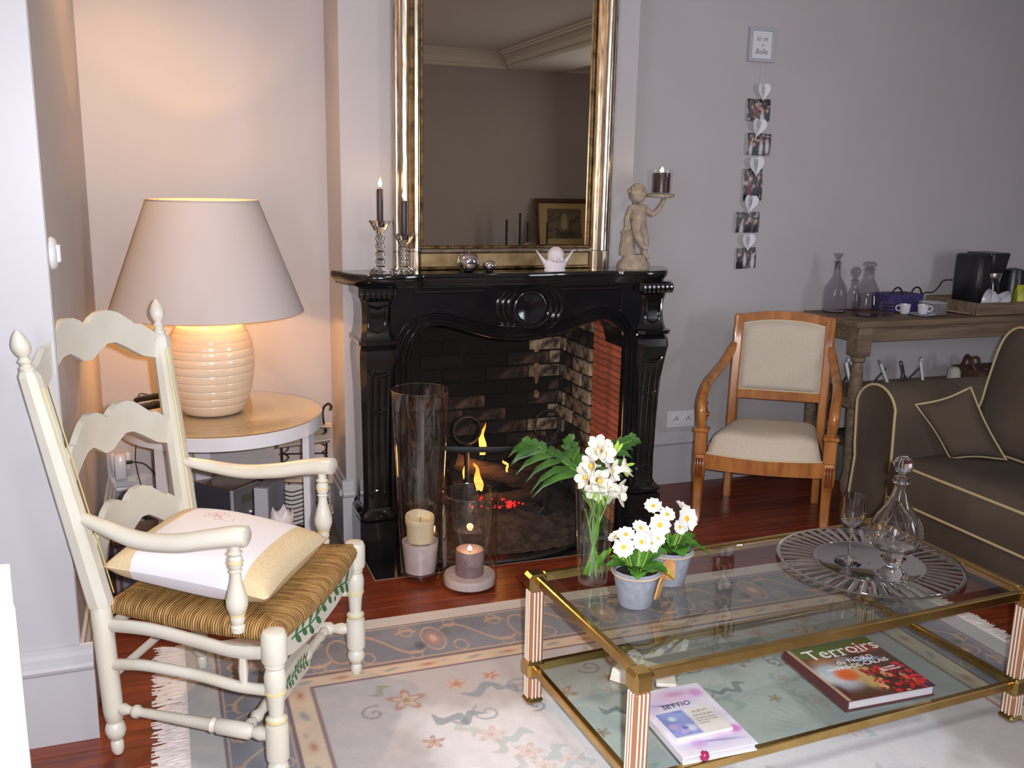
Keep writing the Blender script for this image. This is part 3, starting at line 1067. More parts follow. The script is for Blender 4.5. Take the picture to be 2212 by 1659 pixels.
# rush seat in four triangular fields, the strands of each at right angles to its edge
def rush(name, axis):
    m = bpy.data.materials.new(name)
    m.use_nodes = True
    N, L = m.node_tree.nodes, m.node_tree.links
    P = N['Principled BSDF']
    P.inputs['Roughness'].default_value = 0.65
    tc = N.new('ShaderNodeTexCoord')
    w = N.new('ShaderNodeTexWave')
    w.bands_direction = axis
    w.inputs['Scale'].default_value = 46
    w.inputs['Distortion'].default_value = 1.4
    w.inputs['Detail'].default_value = 2
    w.inputs['Detail Scale'].default_value = 0.6
    L.new(tc.outputs['Object'], w.inputs['Vector'])
    mp = N.new('ShaderNodeMapping')
    mp.inputs['Scale'].default_value = (90, 9, 20) if axis == 'X' else (9, 90, 20)
    L.new(tc.outputs['Object'], mp.inputs['Vector'])
    no = N.new('ShaderNodeTexNoise')
    no.inputs['Scale'].default_value = 1.4
    L.new(mp.outputs[0], no.inputs['Vector'])
    rp = N.new('ShaderNodeValToRGB')
    rp.color_ramp.elements[0].position = 0.32
    rp.color_ramp.elements[0].color = (*S(142, 98, 44), 1)
    rp.color_ramp.elements[1].position = 0.68
    rp.color_ramp.elements[1].color = (*S(214, 170, 100), 1)
    L.new(no.outputs['Fac'], rp.inputs[0])
    mx = N.new('ShaderNodeMix')
    mx.data_type = 'RGBA'
    mx.blend_type = 'MULTIPLY'
    mx.inputs['Factor'].default_value = 0.45
    L.new(rp.outputs[0], mx.inputs['A'])
    L.new(w.outputs['Color'], mx.inputs['B'])
    L.new(mx.outputs['Result'], P.inputs['Base Color'])
    bp = N.new('ShaderNodeBump')
    bp.inputs['Strength'].default_value = 0.8
    bp.inputs['Distance'].default_value = 0.004
    L.new(w.outputs['Fac'], bp.inputs['Height'])
    L.new(bp.outputs['Normal'], P.inputs['Normal'])
    MATS[name] = m
    return m
RX, RY = rush('rush_strands_across', 'X'), rush('rush_strands_along', 'Y')
corners = [Vector((.0, -.205)), Vector((.468, -.268)), Vector((.468, .268)), Vector((.0, .205))]
cen = Vector((.22, 0))
for k, (m, bow) in enumerate(((RX, .004), (RY, .014), (RX, .004), (RY, .0))):
    P0, P1 = corners[k], corners[(k+1) % 4]
    nrm = Vector(((P1-P0).y, -(P1-P0).x)).normalized()
    if nrm.dot(P0-cen) < 0:
        nrm = -nrm
    b = MB()
    prof = [(.0, -.006, .374), (.0, .006, .382), (.0, .009, .394), (.0, .006, .406), (.012, .0, .415), (.05, 0, .419), (.15, 0, .420), (.45, 0, .415), (.75, 0, .410), (.985, 0, .4065)]
    rings = []
    for t, o_, z in prof:
        row = []
        for i in range(27):
            q = P0.lerp(P1, i/26)
            q = q.lerp(cen, t) + nrm*(o_ + bow*math.sin(PI*i/26)*(1-t))
            row.append((q.x, q.y, z - .006*math.sin(PI*i/26)*(1-t)*(1 if t < .2 else .6)))
        rings.append(row)
    vs = [p for r_ in rings for p in r_]
    fs = [(a*27+i, a*27+i+1, (a+1)*27+i+1, (a+1)*27+i) for a in range(len(rings)-1) for i in range(26)]
    b.add(vs, fs).obj('rush_field', m, chair, angle=60)
MB().prism([(.02, -.19), (.45, -.25), (.45, .25), (.02, .19)], .366, .392, lambda u, v, w: (u, v, w)).obj('seat_underside', RX, chair, smooth=False)

# ================================================================== cushion on the chair
LINEN = mat('white_linen', (0.74, 0.74, 0.79), 0.85, bump=0.15, bscale=400, sheen=0.2)
BEIGE = mat('beige_linen_band', S(218, 200, 164), 0.85, col2=S(206, 186, 148), nscale=160, bump=0.2, bscale=400)
PINK = mat('pink_embroidery', S(206, 178, 176), 0.8)
def chl(a, bb, z):
    c, s = math.cos(R(-30)), math.sin(R(-30))
    return (CX+c*a-s*bb, CY+s*a+c*bb, z)
cu = thing('cushion', 'white linen cushion with beige end bands and pink embroidery on the straw seat', 'cushion', chl(.205, -.015, .424), R(-30))
def pillow(b, L_, W_, T, u0, u1, nu=24, nv=24, lift=0.0, skew=0.0, wob=0.0):
    """half-thickness field of a soft pillow, u across the length"""
    def f(sgn):
        def g(i, j):
            u = u0+(u1-u0)*i
            v = j
            x, y = (u-.5)*2, (v-.5)*2
            e = max(0.0, (1-abs(x)**2.6))**.42 * max(0.0, (1-abs(y)**2.6))**.42
            pin = 1 - .07*(1-abs(x))*0 - .06*(abs(y)**2)*(1-x*x) - 0
            pin2 = 1 - .06*(abs(x)**2)*(1-y*y)
            zz = sgn*T*e + lift*(-(x))*.5 + wob*math.sin(5*x+3*y)*e + T*.9
            return (x*L_/2*(1-.06*(1-y*y)*abs(x)**3), y*W_/2*(1-.06*(1-x*x)*abs(y)**3)+skew*x, max(zz, .002+lift*(-(x))*.5*(1 if lift > 0 else 0)))
        return g
    b.grid(f(1), nu, nv)
    b.grid(f(-1), nu, nv)
    return b
for (u0, u1, m, nm) in ((.16, .84, LINEN, 'cover'), (0, .16, BEIGE, 'end_band'), (.84, 1.0, BEIGE, 'end_band')):
    pillow(MB(), .425, .405, .066, u0, u1, 22 if nm == 'cover' else 10, 30, lift=.045, wob=.002).obj(nm, m, cu, angle=80, recalc=False)
cover_fn = None
def cu_z(x, y):
    X, Y = x/(.425/2), y/(.405/2)
    e = max(0.0, (1-abs(X)**2.6))**.42 * max(0.0, (1-abs(Y)**2.6))**.42
    return .066*e + .045*(-X)*.5 + .002*math.sin(5*X+3*Y)*e + .0594
def stitch(pts, name='embroidery'):
    c = catmull([(x, y, 0) for x, y in pts], 8)
    return [(p.x, p.y, cu_z(p.x, p.y)+.0006) for p in c]
b = MB()
for (ox, oy, sc_) in ((.02, -.055, 1.0), (-.05, .075, .8)):
    for a in (0.3, 1.5, 2.7, 3.6, 5.2):
        L_ = .042*sc_
        ca, sa = math.cos(a), math.sin(a)
        tip = [(0, 0), (.35*L_, .28*L_), (.8*L_, .22*L_), (L_, 0), (.75*L_, -.2*L_), (.3*L_, -.2*L_), (0, 0)]
        b.tube(stitch([(ox+x*ca-y*sa, oy+x*sa+y*ca) for x, y in tip]), .0012, 4)
    b.tube(stitch([(ox, oy), (ox+.03*sc_, oy-.03*sc_), (ox+.06*sc_, oy-.035*sc_), (ox+.07*sc_, oy-.015*sc_), (ox+.055*sc_, oy-.01*sc_)]), .0010, 4)
stuff(b.obj('embroidery', PINK, cu, recalc=False))

# ================================================================== round side table with glass top
TX, TY, TZ = 0.175, 3.51, 0.60
st = thing('side_table', 'round white side table with a glass top in the alcove', 'side table', (TX, TY, 0))
TW = mat('white_lacquer', (0.70, 0.69, 0.72), 0.3, coat=0.2)
TTOP = mat('peach_reflection_top', S(226, 190, 158), 0.25, coat=0.6)  # white top tinted peach, the warm wall's reflection put into its colour
MB().lathe([(.345, .545), (.353, .546), (.353, .592), (.345, .5935)], 72).obj('rim', TW, st, angle=30)
MB().lathe([(.344, .580), (.344, .5945)], 64).obj('table_top', TTOP, st, angle=30)
GEDGE = thin_glass('table_glass', (0.93, 0.97, 0.95), 1.5)
MB().lathe([(.352, .5948), (.3535, .5955), (.3535, .5995), (.352, .600)], 72).obj('glass_top', GEDGE, st, angle=30)
MB().lathe([(.3538, .5940), (.3545, .5948), (.3538, .5958)], 72, cap=False).obj('edge_seal', BLACKPL, st)
for th in (104, 228, 332):
    a = R(th)
    MB().box((.318*math.cos(a), .318*math.sin(a), .2725), (.024, .062, .545), b=.002, rz=a).obj('leg', TW, st, smooth=False)

# table lamp
lamp = thing('table_lamp', 'large lamp with ribbed cream vase base and pale cone shade, on the round side table', 'lamp', (0.140, 3.52, TZ+.0005))
CER = mat('cream_glazed_ceramic', S(226, 208, 184), 0.16, coat=0.6, col2=S(220, 200, 174), nscale=4)
prof = [(.098, 0), (.106, .003), (.116, .02), (.128, .05), (.139, .085), (.1475, .125), (.152, .165), (.1535, .20), (.151, .235), (.144, .268), (.132, .296), (.116, .318), (.098, .334), (.078, .345), (.04, .352), (.012, .354)]
pz = [q[1] for q in prof]
pr = [q[0] for q in prof]
fine = []
for z in np.concatenate([np.linspace(0, .02, 4), np.linspace(.0225, .354, 150)]):
    r = float(np.interp(z, pz, pr))
    ph = (z-.012)/.0285
    d = abs(ph-round(ph))
    r -= .0024*math.exp(-(d/.055)**2) if .02 < z < .335 else 0
    r += .0004*math.cos((ph-round(ph))*2*PI)*-1 if .02 < z < .335 else 0
    fine.append((r, float(z)))
MB().lathe(fine, 56).obj('vase_base', CER, lamp, angle=70)
MB().lathe([(.012, .352), (.012, .37), (.017, .371), (.017, .42), (.012, .425)], 16).obj('bulb_holder', BRASS, lamp)
m = bpy.data.materials.new('shade_cloth')
m.use_nodes = True
N, L = m.node_tree.nodes, m.node_tree.links
N.remove(N['Principled BSDF'])
d1 = N.new('ShaderNodeBsdfDiffuse')
d1.inputs[0].default_value = (*S(196, 188, 186), 1)
t1 = N.new('ShaderNodeBsdfTranslucent')
t1.inputs[0].default_value = (*S(230, 190, 150), 1)
x1 = N.new('ShaderNodeMixShader')
x1.inputs[0].default_value = 0.05
L.new(d1.outputs[0], x1.inputs[1])
L.new(t1.outputs[0], x1.inputs[2])
L.new(x1.outputs[0], N['Material Output'].inputs[0])
SHZ0, SHZ1, SHR0, SHR1 = .366, .758, .331, .186
MB().lathe([(SHR0, SHZ0), (SHR0+.0012, SHZ0+.002), (SHR1, SHZ1), (SHR1-.0015, SHZ1), (SHR0-.002, SHZ0)], 72, cap=False).obj('lamp_shade', m, lamp, angle=30, recalc=False)
SEAM = mat('shade_binding', S(196, 178, 166), 0.8)
for z, r in ((SHZ0+.001, SHR0), (SHZ1-.001, SHR1)):
    MB().tube([(r*math.cos(a), r*math.sin(a), z) for a in np.linspace(0, 2*PI, 65)[:-1]], .0026, 5, closed=True).obj('shade_binding', SEAM, lamp)
b = MB()
for k in range(3):
    a = k*2*PI/3+.4
    b.tube([(.010*math.cos(a), .010*math.sin(a), .42), ((SHR1-.002)*math.cos(a), (SHR1-.002)*math.sin(a), SHZ1-.004)], .0016, 5)
b.obj('shade_carrier', BRASS, lamp)
FILA = emission('bulb_filament', (1.0, 0.62, 0.25), 60)
MB().tube([(0, 0, .46), (.006, 0, .485), (0, .006, .50), (-.006, 0, .485), (0, 0, .462)], .0012, 5).obj('filament', FILA, lamp)
MB().lathe([(.004, .425), (.012, .428), (.016, .45), (.029, .485), (.029, .505), (.018, .528), (.003, .536)], 18).obj('bulb', GLASS, lamp)
light('lamp_bulb', 'POINT', (0.140, 3.52, TZ+.49), 13, (1.0, 0.47, 0.12), shadow_soft_size=0.022)

# small things at the table's left edge
nb = thing('notepad', 'pale notepad lying open at the left edge of the round table', 'notepad', (-.060, 3.50, TZ+.0005), R(25))
PAPER = mat('paper', S(232, 214, 190), 0.8)
for k in range(4):
    MB().box((.004*k, .003*k, .0014+.0028*k), (.13, .09, .0026), b=.0005, rz=.05*k).obj('sheet', PAPER, nb, smooth=False)
ph = thing('cordless_phone', 'short dark cordless phone lying at the table edge behind the chair back', 'phone', (-.085, 3.60, TZ+.0005), R(40))
b = MB().box((0, 0, .012), (.105, .042, .022), b=.008)
b.obj('body', BLACKPL, ph, angle=60)
b = MB()
for i in range(4):
    for j in range(3):
        b.box((-.035+.012*i, -.012+.012*j, .0236), (.008, .008, .0014), b=.0006)
stuff(b.obj('keypad', mat('grey_rubber', (0.12, 0.12, 0.13), 0.6), ph, smooth=False))
rc = thing('remote_control', 'long black remote control propped up behind the phone', 'remote control', (-.045, 3.69, TZ+.0005), R(-28))
M_ = Matrix.Translation((0, 0, .030)) @ Matrix.Rotation(R(-12), 4, 'Y')
b = MB().box((0, 0, 0), (.19, .045, .018), b=.006)
b.xf(M_).obj('body', BLACKPL, rc, angle=60)
b = MB()
for i in range(6):
    for j in (-1, 1):
        b.box((-.07+.022*i, .009*j, .0095), (.011, .009, .0014), b=.0005)
b.xf(M_)
stuff(b.obj('buttons', MATS['grey_rubber'], rc, smooth=False))
MB().box((.03, 0, .008), (.05, .05, .0155), b=.003).obj('stand', BLACKPL, rc, smooth=False)

# power adapter, sockets, switch, cables
def cable(name, label, pts, r=.0028, m=CABLE):
    return tag(MB().tube(catmull(pts, 8), r, 6).obj(name, m), label, 'cable')
ad = thing('power_adapter', 'boxy white plug-in adapter in the alcove corner socket', 'adapter', (-.205, 3.866, .268))
MB().box((0, 0, .05), (.042, .060, .10), b=.004).obj('body', TW, ad, angle=60)
MB().box((0, .0385, .055), (.075, .016, .075), b=.006).obj('socket_plate', TW, ad, angle=60)
MB().tube([(.021, 0, .062), (.040, 0, .062), (.046, 0, .062)], [.008, .0075, .005], 8).obj('cable_plug', CABLE, ad)
cable('cable', 'black cable curving down from the white adapter', [(-.159, 3.866, .330), (-.115, 3.86, .318), (-.075, 3.85, .265), (-.058, 3.83, .19), (-.05, 3.80, .10), (-.05, 3.78, .006)])
cable('cable', 'thin twisted lamp flex hanging from the table edge', [(-.085, 3.80, .612), (-.125, 3.875, .59), (-.135, 3.885, .45), (-.150, 3.885, .33), (-.130, 3.865, .19), (-.125, 3.85, .05), (-.11, 3.84, .006)], .0022)
sw = thing('light_switch', 'white rocker light switch on the side wall above the chair', 'switch', (-.256, 2.535, 1.253))
MB().lathe([(.040, 0), (.040, .005), (.034, .012), (.026, .015)], 32, M=Matrix.Rotation(PI/2, 4, 'Y')).obj('cover', PORC, sw, angle=50)
MB().box((.0175, 0, 0), (.010, .034, .042), b=.003).obj('rocker', PORC, sw, smooth=False)

# compact stereo under the table
ALU = mat('brushed_silver_plastic', S(150, 148, 150), 0.35, 0.5)
DGREY = mat('dark_grey_metal', S(84, 84, 94), 0.4, 0.3)
SBX = mat('brown_tinted_lid', S(96, 66, 50), 0.25, coat=0.4)
ste = thing('compact_stereo', 'small silver and grey stereo with a round chrome knob under the side table', 'stereo', (0.183, 3.772, 0), R(43))
MB().box((0, 0, .128), (.150, .190, .235), b=.004).obj('cabinet', DGREY, ste, smooth=False)
MB().box((0, 0, .2495), (.154, .194, .006), b=.002).obj('lid', SBX, ste, smooth=False)
MB().box((0, -.099, .128), (.152, .010, .236), b=.003).obj('front_panel', ALU, ste, smooth=False)
MB().box((-.074, -.099, .128), (.010, .014, .238), b=.003).obj('front_strip', mat('pale_silver', S(200, 200, 206), 0.3, 0.3), ste, smooth=False)
MB().box((.010, -.1045, .195), (.080, .003, .034), b=.001).obj('display', mat('lcd_green_grey', S(96, 98, 84), 0.2), ste, smooth=False)
MB().lathe([(.026, 0), (.026, .010), (.022, .014), (.006, .015)], 28, o=(.040, -.104, .125), M=Matrix.Rotation(PI/2, 4, 'X')).obj('volume_knob', CHROME, ste, angle=40)
for i in range(4):
    for j in range(2):
        MB().box((-.055+.020*i, -.1045, .115-.022*j), (.013, .004, .008), b=.001).obj('button', MATS['pale_silver'], ste, smooth=False)
for sx in (-1, 1):
    for sy in (-1, 1):
        MB().lathe([(.010, 0), (.010, .011)], 12, o=(sx*.06, sy*.08, 0)).obj('foot', BLACKPL, ste)
sp = thing('loudspeaker', 'slim grey loudspeaker leaning beside the stereo', 'speaker', (0.328, 3.50, 0), R(-28))
MB().box((0, .0, .168), (.055, .17, .31), b=.004).obj('cabinet', mat('mid_grey_plastic', S(118, 118, 128), 0.45), sp, smooth=False)
MB().box((0, -.088, .168), (.052, .006, .305), b=.002).obj('grille', mat('pale_grey_cloth', S(176, 174, 182), 0.8), sp, smooth=False)
MB().box((0, 0, .0065), (.06, .16, .013), b=.003).obj('base', BLACKPL, sp, smooth=False)
# white petal-edged candle cup on a low stand
FROST = mat('frosted_white_glass', S(226, 214, 210), 0.35, sss=0.3)
for (x, y, zt_, h, lab) in ((.345, 3.28, 0.205, .085, 'larger white tulip-shaped candle cup with pointed petals beside the speaker'), (.298, 3.245, 0.205, .055, 'smaller white tulip-shaped candle cup in front of the stereo')):
    t = thing('candle_cup', lab, 'candle holder', (x, y, zt_))
    b = MB()
    n = 40
    rings = []
    for k in range(9):
        q = k/8
        r = (.022+.020*math.sin(PI*(q*.62+.12)))*h/.085
        rings.append([(r*math.cos(2*PI*i/n), r*math.sin(2*PI*i/n), h*q*(1-.30*(q**2)*abs(math.sin(2*PI*i/n*2.5)))) for i in range(n)])
    b.loft(rings, cap=False)
    b.obj('bowl', FROST, t, angle=80)
    MB().lathe([(.016, .0005), (.018, .004), (.005, .008)], 16).obj('foot', FROST, t)
bx = thing('storage_cube', 'low dark wooden stand under the side table carrying the white candle cups', 'stand', (.325, 3.265, 0), R(-28))
MB().box((0, 0, .19), (.14, .12, .028), b=.003).obj('top', SBX, bx, smooth=False)
for sx in (-1, 1):
    for sy in (-1, 1):
        MB().box((sx*.06, sy*.05, .088), (.016, .016, .176), b=.002).obj('leg', SBX, bx, smooth=False)

# wire rack with magazines at the table's right side
rk = thing('wire_rack', 'black wire magazine rack standing at the right of the round table', 'rack', (.480, 3.655, 0), R(-12))
for sx in (-1, 1):
    b = MB()
    x0 = sx*.075
    hz = .535 if sx < 0 else .575
    b.tube(catmull([(x0, 0, .004), (x0+.012, 0, .12), (x0-.006, 0, .25), (x0+.012*sx, 0, .40), (x0, 0, hz-.04), (x0+.02*sx, -.01, hz), (x0+.034*sx, -.012, hz-.01), (x0+.03*sx, -.012, hz-.025)], 6), .0042, 6)
    b.tube([(x0+.004+.010*math.cos(i*.9), .010*math.sin(i*.9), .03+i*.0052) for i in range(90)], .0024, 5)
    b.obj('curled_post', IRON, rk)
for k in range(9):
    z = .06+k*.052
    MB().tube(catmull([(-.085, -.05, z+.014), (-.078, 0, z), (.078, 0, z), (.085, -.05, z+.014)], 5), .0028, 5).obj('cross_wire', IRON, rk)
b = MB()
for sx in (-1, 1):
    b.tube([(sx*.075, 0, .006), (sx*.09, -.07, .004)], .004, 6)
    b.tube([(sx*.075, 0, .006), (sx*.09, .07, .004)], .004, 6)
    b.tube([(sx*.075, 0, .012), (-sx*.0, 0, .012)], .004, 6)
b.obj('foot_wire', IRON, rk)
mags = [mat('magazine_brown', S(132, 104, 78), 0.5), mat('magazine_ochre', S(150, 122, 62), 0.5), mat('magazine_grey', S(120, 108, 104), 0.5), mat('magazine_pale', S(196, 176, 150), 0.5)]
rs = random.Random(9)
mlab = ['brown magazine, topmost in the wire rack', 'grey magazine, second from the top of the wire rack', 'ochre magazine low in the wire rack', 'pale magazine, lowest in the wire rack']
for i, (z, mi) in enumerate(((.478, 0), (.426, 2), (.270, 1), (.114, 3))):
    o = thing('magazine', mlab[i], 'magazine', (.480, 3.655, z), R(-12))
    M_ = Matrix.Translation((0, -.005, .013)) @ Matrix.Rotation(R((-9, 8, 6, -7)[i]), 4, 'X') @ Matrix.Rotation(R((4, -6, 5, -3)[i]), 4, 'Y')
    MB().box((0, 0, 0), (.21, .15, .004), b=.001).xf(M_).obj('cover', mags[mi], o, smooth=False)
    MB().box((.006, .004, .0032), (.204, .145, .0026), b=.0008, rz=.06).xf(M_).obj('pages', PAPER, o, smooth=False)
lc = thing('letter_holder', 'striped wire letter holder with white card standing below the magazines', 'letter holder', (.425, 3.56, 0), R(-20))
MB().box((0, 0, .19), (.085, .004, .16), b=.001).xf(Matrix.Rotation(R(-6), 4, 'X')).obj('card', mat('white_card', S(205, 196, 190), 0.6), lc, smooth=False)
for k in range(9):
    z = .125+k*.017
    MB().tube(catmull([(-.048, -.022, z+.008), (-.03, -.028, z+.001), (0, -.028, z-.004), (.048, -.022, z+.010)], 5), .0024, 5).obj('wire', IRON, lc)
b = MB()
for sx in (-1, 1):
    b.tube([(sx*.048, -.022, .0), (sx*.048, -.022, .28)], .003, 6)
b.tube([(-.048, -.022, .004), (-.05, .05, .004)], .003, 6)
b.tube([(.048, -.022, .004), (.05, .05, .004)], .003, 6)
b.obj('wire_frame', IRON, lc)

# low grey cabinet under the table, white chair at the left edge of the frame
gc = thing('low_cabinet', 'low grey box cabinet with a dark frame behind the cream armchair', 'cabinet', (-.095, 3.41, 0))
GREYP = mat('blue_grey_panel', S(112, 114, 132), 0.6)
MB().box((0, 0, .100), (.245, .17, .18), b=.002).obj('body', GREYP, gc, smooth=False)
for x in (-.105, .118):
    MB().box((x, -.088, .102), (.010, .006, .196), b=.001).obj('frame_post', SBX, gc, smooth=False)
MB().box((0, 0, .203), (.256, .19, .016), b=.002).obj('top', SBX, gc, smooth=False)
MB().box((0, 0, .005), (.22, .15, .010)).obj('plinth', SBX, gc, smooth=False)
WCH = mat('bright_white_paint', (0.80, 0.81, 0.84), 0.35)
wc = thing('slat_back_chair', 'white slatted chair back at the left edge, nearest the camera', 'chair', (-.42, 1.20, 0))
for s in (-1, 1):
    MB().tube([(s*.205, .01, 0), (s*.208, 0, .45), (s*.208, 0, .93), (s*.206, 0, .965)], [.017, .020, .020, .012], 10).obj('back_post', WCH, wc)
    MB().tube([(s*.195, -.40, 0), (s*.195, -.40, .44)], [.014, .019], 10).obj('leg', WCH, wc)
b = MB().grid(lambda u, v: ((u-.5)*.45*(1-.0*v), .018*math.cos((u-.5)*PI)-.018, .90+.085*v), 20, 4)
n0 = len(b.v)
b.grid(lambda u, v: ((u-.5)*.45, .018*math.cos((u-.5)*PI)+.006, .90+.085*v), 20, 4)
b.obj('top_rail_face', WCH, wc)
MB().box((0, -.004, .9425), (.452, .026, .088), b=.008).obj('top_rail', WCH, wc, smooth=False)
for k in range(7):
    MB().box((-.165+.055*k, 0, .67), (.038, .012, .46), b=.003).obj('back_slat', WCH, wc, smooth=False)
MB().box((0, 0, .46), (.41, .024, .04), b=.004).obj('lower_rail', WCH, wc, smooth=False)
MB().box((0, -.20, .45), (.44, .43, .028), b=.010).obj('seat', WCH, wc, smooth=False)
# ================================================================== upholstered armchair beside the fireplace
FRUIT = mat('honey_cherry_wood', S(184, 120, 60), 0.3, col2=S(146, 88, 40), nscale=5, stretch=(5, 5, 1), coat=0.4, bump=0.05, bscale=40)
SCROLLW = mat('dark_scroll_wood', S(112, 58, 28), 0.3, coat=0.3)
UPH = mat('ecru_linen_upholstery', S(208, 196, 178), 0.9, col2=S(196, 184, 166), nscale=220, bump=0.12, bscale=500)
WELT = mat('ecru_welt', S(206, 192, 160), 0.8)
AX, AY = 2.37, 3.285
ac = thing('upholstered_armchair', 'honey-coloured wooden armchair with ecru padding, standing right of the fireplace', 'armchair', (AX, AY, 0), R(-33))
def sh(x, y, z):
    return (x + .062*max(0, y)/.36, y, z)
def aobj(b, name, m=FRUIT, parent=ac, **k):
    b.v = [sh(*p) for p in b.v]
    return b.obj(name, m, parent, **k)
for s in (-1, 1):
    x = s*.268
    # front leg: square block, scroll knee, sabre foot
    b = MB()
    secs = [(0, -.030, .017, .017), (.012, -.024, .018, .019), (.05, -.012, .019, .020), (.12, -.002, .020, .021), (.19, -.002, .022, .024), (.215, -.012, .025, .034), (.25, -.014, .026, .036), (.285, -.006, .025, .030), (.30, 0, .027, .027)]
    b.loft([rect_ring(x, y, hw, hd, z, .35) for z, y, hw, hd in secs])
    lg = aobj(b, 'leg', angle=40)
    b = MB()
    for k in (-1, 0, 1):
        b.tube([(x+k*.011, -.050+.02*abs(z-.25)*2, z) for z in np.linspace(.205, .292, 7)], .005, 6)
    aobj(b, 'carved_reeding', SCROLLW, lg)
    b = MB().box((x, .0, .350), (.052, .052, .104), b=.005)
    b.box((x, .0, .408), (.066, .066, .018), b=.006)
    aobj(b, 'arm_block', FRUIT, smooth=False)
    # back leg running up into the back stile
    xb = s*.20
    b = MB()
    secs = [(0, .375, .017, .018), (.15, .362, .018, .019), (.30, .355, .020, .022), (.38, .355, .020, .022), (.55, .366, .020, .020), (.75, .388, .021, .018), (.855, .400, .021, .017), (.866, .402, .017, .013)]
    b.loft([rect_ring(xb, y, hw, hd, z, .3) for z, y, hw, hd in secs])
    aobj(b, 'back_leg', angle=40)
    # swept arm ending in a scroll
    pts = [(s*.212, .368, .735), (s*.222, .345, .700), (s*.240, .285, .655), (s*.258, .20, .622), (s*.270, .11, .598), (s*.275, .035, .562), (s*.273, -.012, .510), (s*.270, -.018, .465), (s*.268, -.002, .420)]
    c = catmull(pts, 6)
    arm = aobj(MB().tube(c, [float(np.interp(i/(len(c)-1), [0, .12, .5, .8, 1], [.012, .020, .021, .024, .021])) for i in range(len(c))], 12, flat=(1, .95)), 'arm')
    sp = []
    for i in range(34):
        t = i/33
        a = PI*.5 - t*PI*2.6
        rr = .040*(1-.72*t)
        sp.append((s*.268, .036-rr*math.cos(a)*1.0, .470+rr*math.sin(a)*1.2))
    aobj(MB().tube(sp, [.016*(1-.35*i/33) for i in range(34)], 8), 'scroll', SCROLLW, arm)
    aobj(MB().lathe([(.003, -.024), (.010, -.022), (.010, .022), (.003, .024)], 14, o=(s*.268, .036, .468), M=Matrix.Rotation(PI/2, 4, 'Y')), 'scroll_eye', SCROLLW, arm)
# seat rails
b = MB()
n = 16
rings = []
for i in range(n+1):
    u = i/n*2-1
    y = -.012-.030*(1-u*u)
    rings.append([(u*.245, y-.014, .238), (u*.245, y+.014, .238), (u*.245, y+.014, .302), (u*.245, y-.014, .302)])
aobj(b.loft(rings), 'front_rail', angle=30)
for s in (-1, 1):
    b = MB()
    b.loft([[(s*(.262-.06*t)-.012, .02+.335*t, .245), (s*(.262-.06*t)+.012, .02+.335*t, .245), (s*(.262-.06*t)+.012, .02+.335*t, .31), (s*(.262-.06*t)-.012, .02+.335*t, .31)] for t in (0, .5, 1)])
    aobj(b, 'side_rail', smooth=False)
aobj(MB().box((0, .357, .278), (.37, .024, .062), b=.003), 'rear_rail', smooth=False)
# crest rail, gently arched, and lower back rail
b = MB()
b.loft([[(u*.205, .386+.004, .826+.022*(1-u*u)), (u*.205, .412, .826+.022*(1-u*u)), (u*.205, .414, .862+.024*(1-u*u)), (u*.205, .388, .862+.024*(1-u*u))] for u in np.linspace(-1, 1, 15)])
aobj(b, 'crest_rail', angle=40)
aobj(MB().box((0, .362, .500), (.375, .026, .042), b=.004), 'lower_back_rail', smooth=False)
# padded back and seat
def backpt(sgn):
    def g(u, v):
        x = (u-.5)*.362
        z0, z1 = .522, .824+.020*(1-(2*u-1)**2)
        z = z0+(z1-z0)*v
        y = float(np.interp(z, [.3, .55, .75, .86], [.355, .366, .388, .402]))
        e = (max(0, 1-(2*u-1)**8)*max(0, 1-(2*v-1)**8))**.5
        return (x, y + (-.030*e-.006 if sgn < 0 else .012*e+.004), z)
    return g
b = MB()
b.grid(backpt(-1), 22, 22)
b.grid(backpt(1), 22, 22)
bp_ = aobj(b, 'back_pad', UPH, angle=80, recalc=False)
per = [backpt(-1)(u, 0) for u in np.linspace(0, 1, 12)] + [backpt(-1)(1, v) for v in np.linspace(0, 1, 12)][1:] + [backpt(-1)(u, 1) for u in np.linspace(1, 0, 12)][1:] + [backpt(-1)(0, v) for v in np.linspace(1, 0, 12)][1:-1]
aobj(MB().tube([(p[0], p[1]-.002, p[2]) for p in per], .0045, 6, closed=True), 'welt', WELT, bp_)
def seatpt(sgn):
    def g(u, v):
        y = -.045*(1-(2*u-1)**2)*(1-v)+.000+v*.352 - .004
        hw = .240-.052*v
        x = (2*u-1)*hw
        e = (max(0, 1-(2*u-1)**6)*max(0, 1-(2*v-1)**6))**.4
        crease = .003*math.sin(9*u+5*v)*e*(1-v)
        return (x, y, .300+.034*min(1, e*8) + (.072*e + crease if sgn > 0 else 0)) if sgn > 0 else (x, y, .300)
    return g
b = MB()
b.grid(seatpt(1), 26, 22)
b.grid(seatpt(-1), 26, 22)
sp_ = aobj(b, 'seat_pad', UPH, angle=80, recalc=False)
aobj(MB().tube([((2*u-1)*.240, -.047*(1-(2*u-1)**2)-.006, .303) for u in np.linspace(0, 1, 20)], .005, 6), 'welt', WELT, sp_)

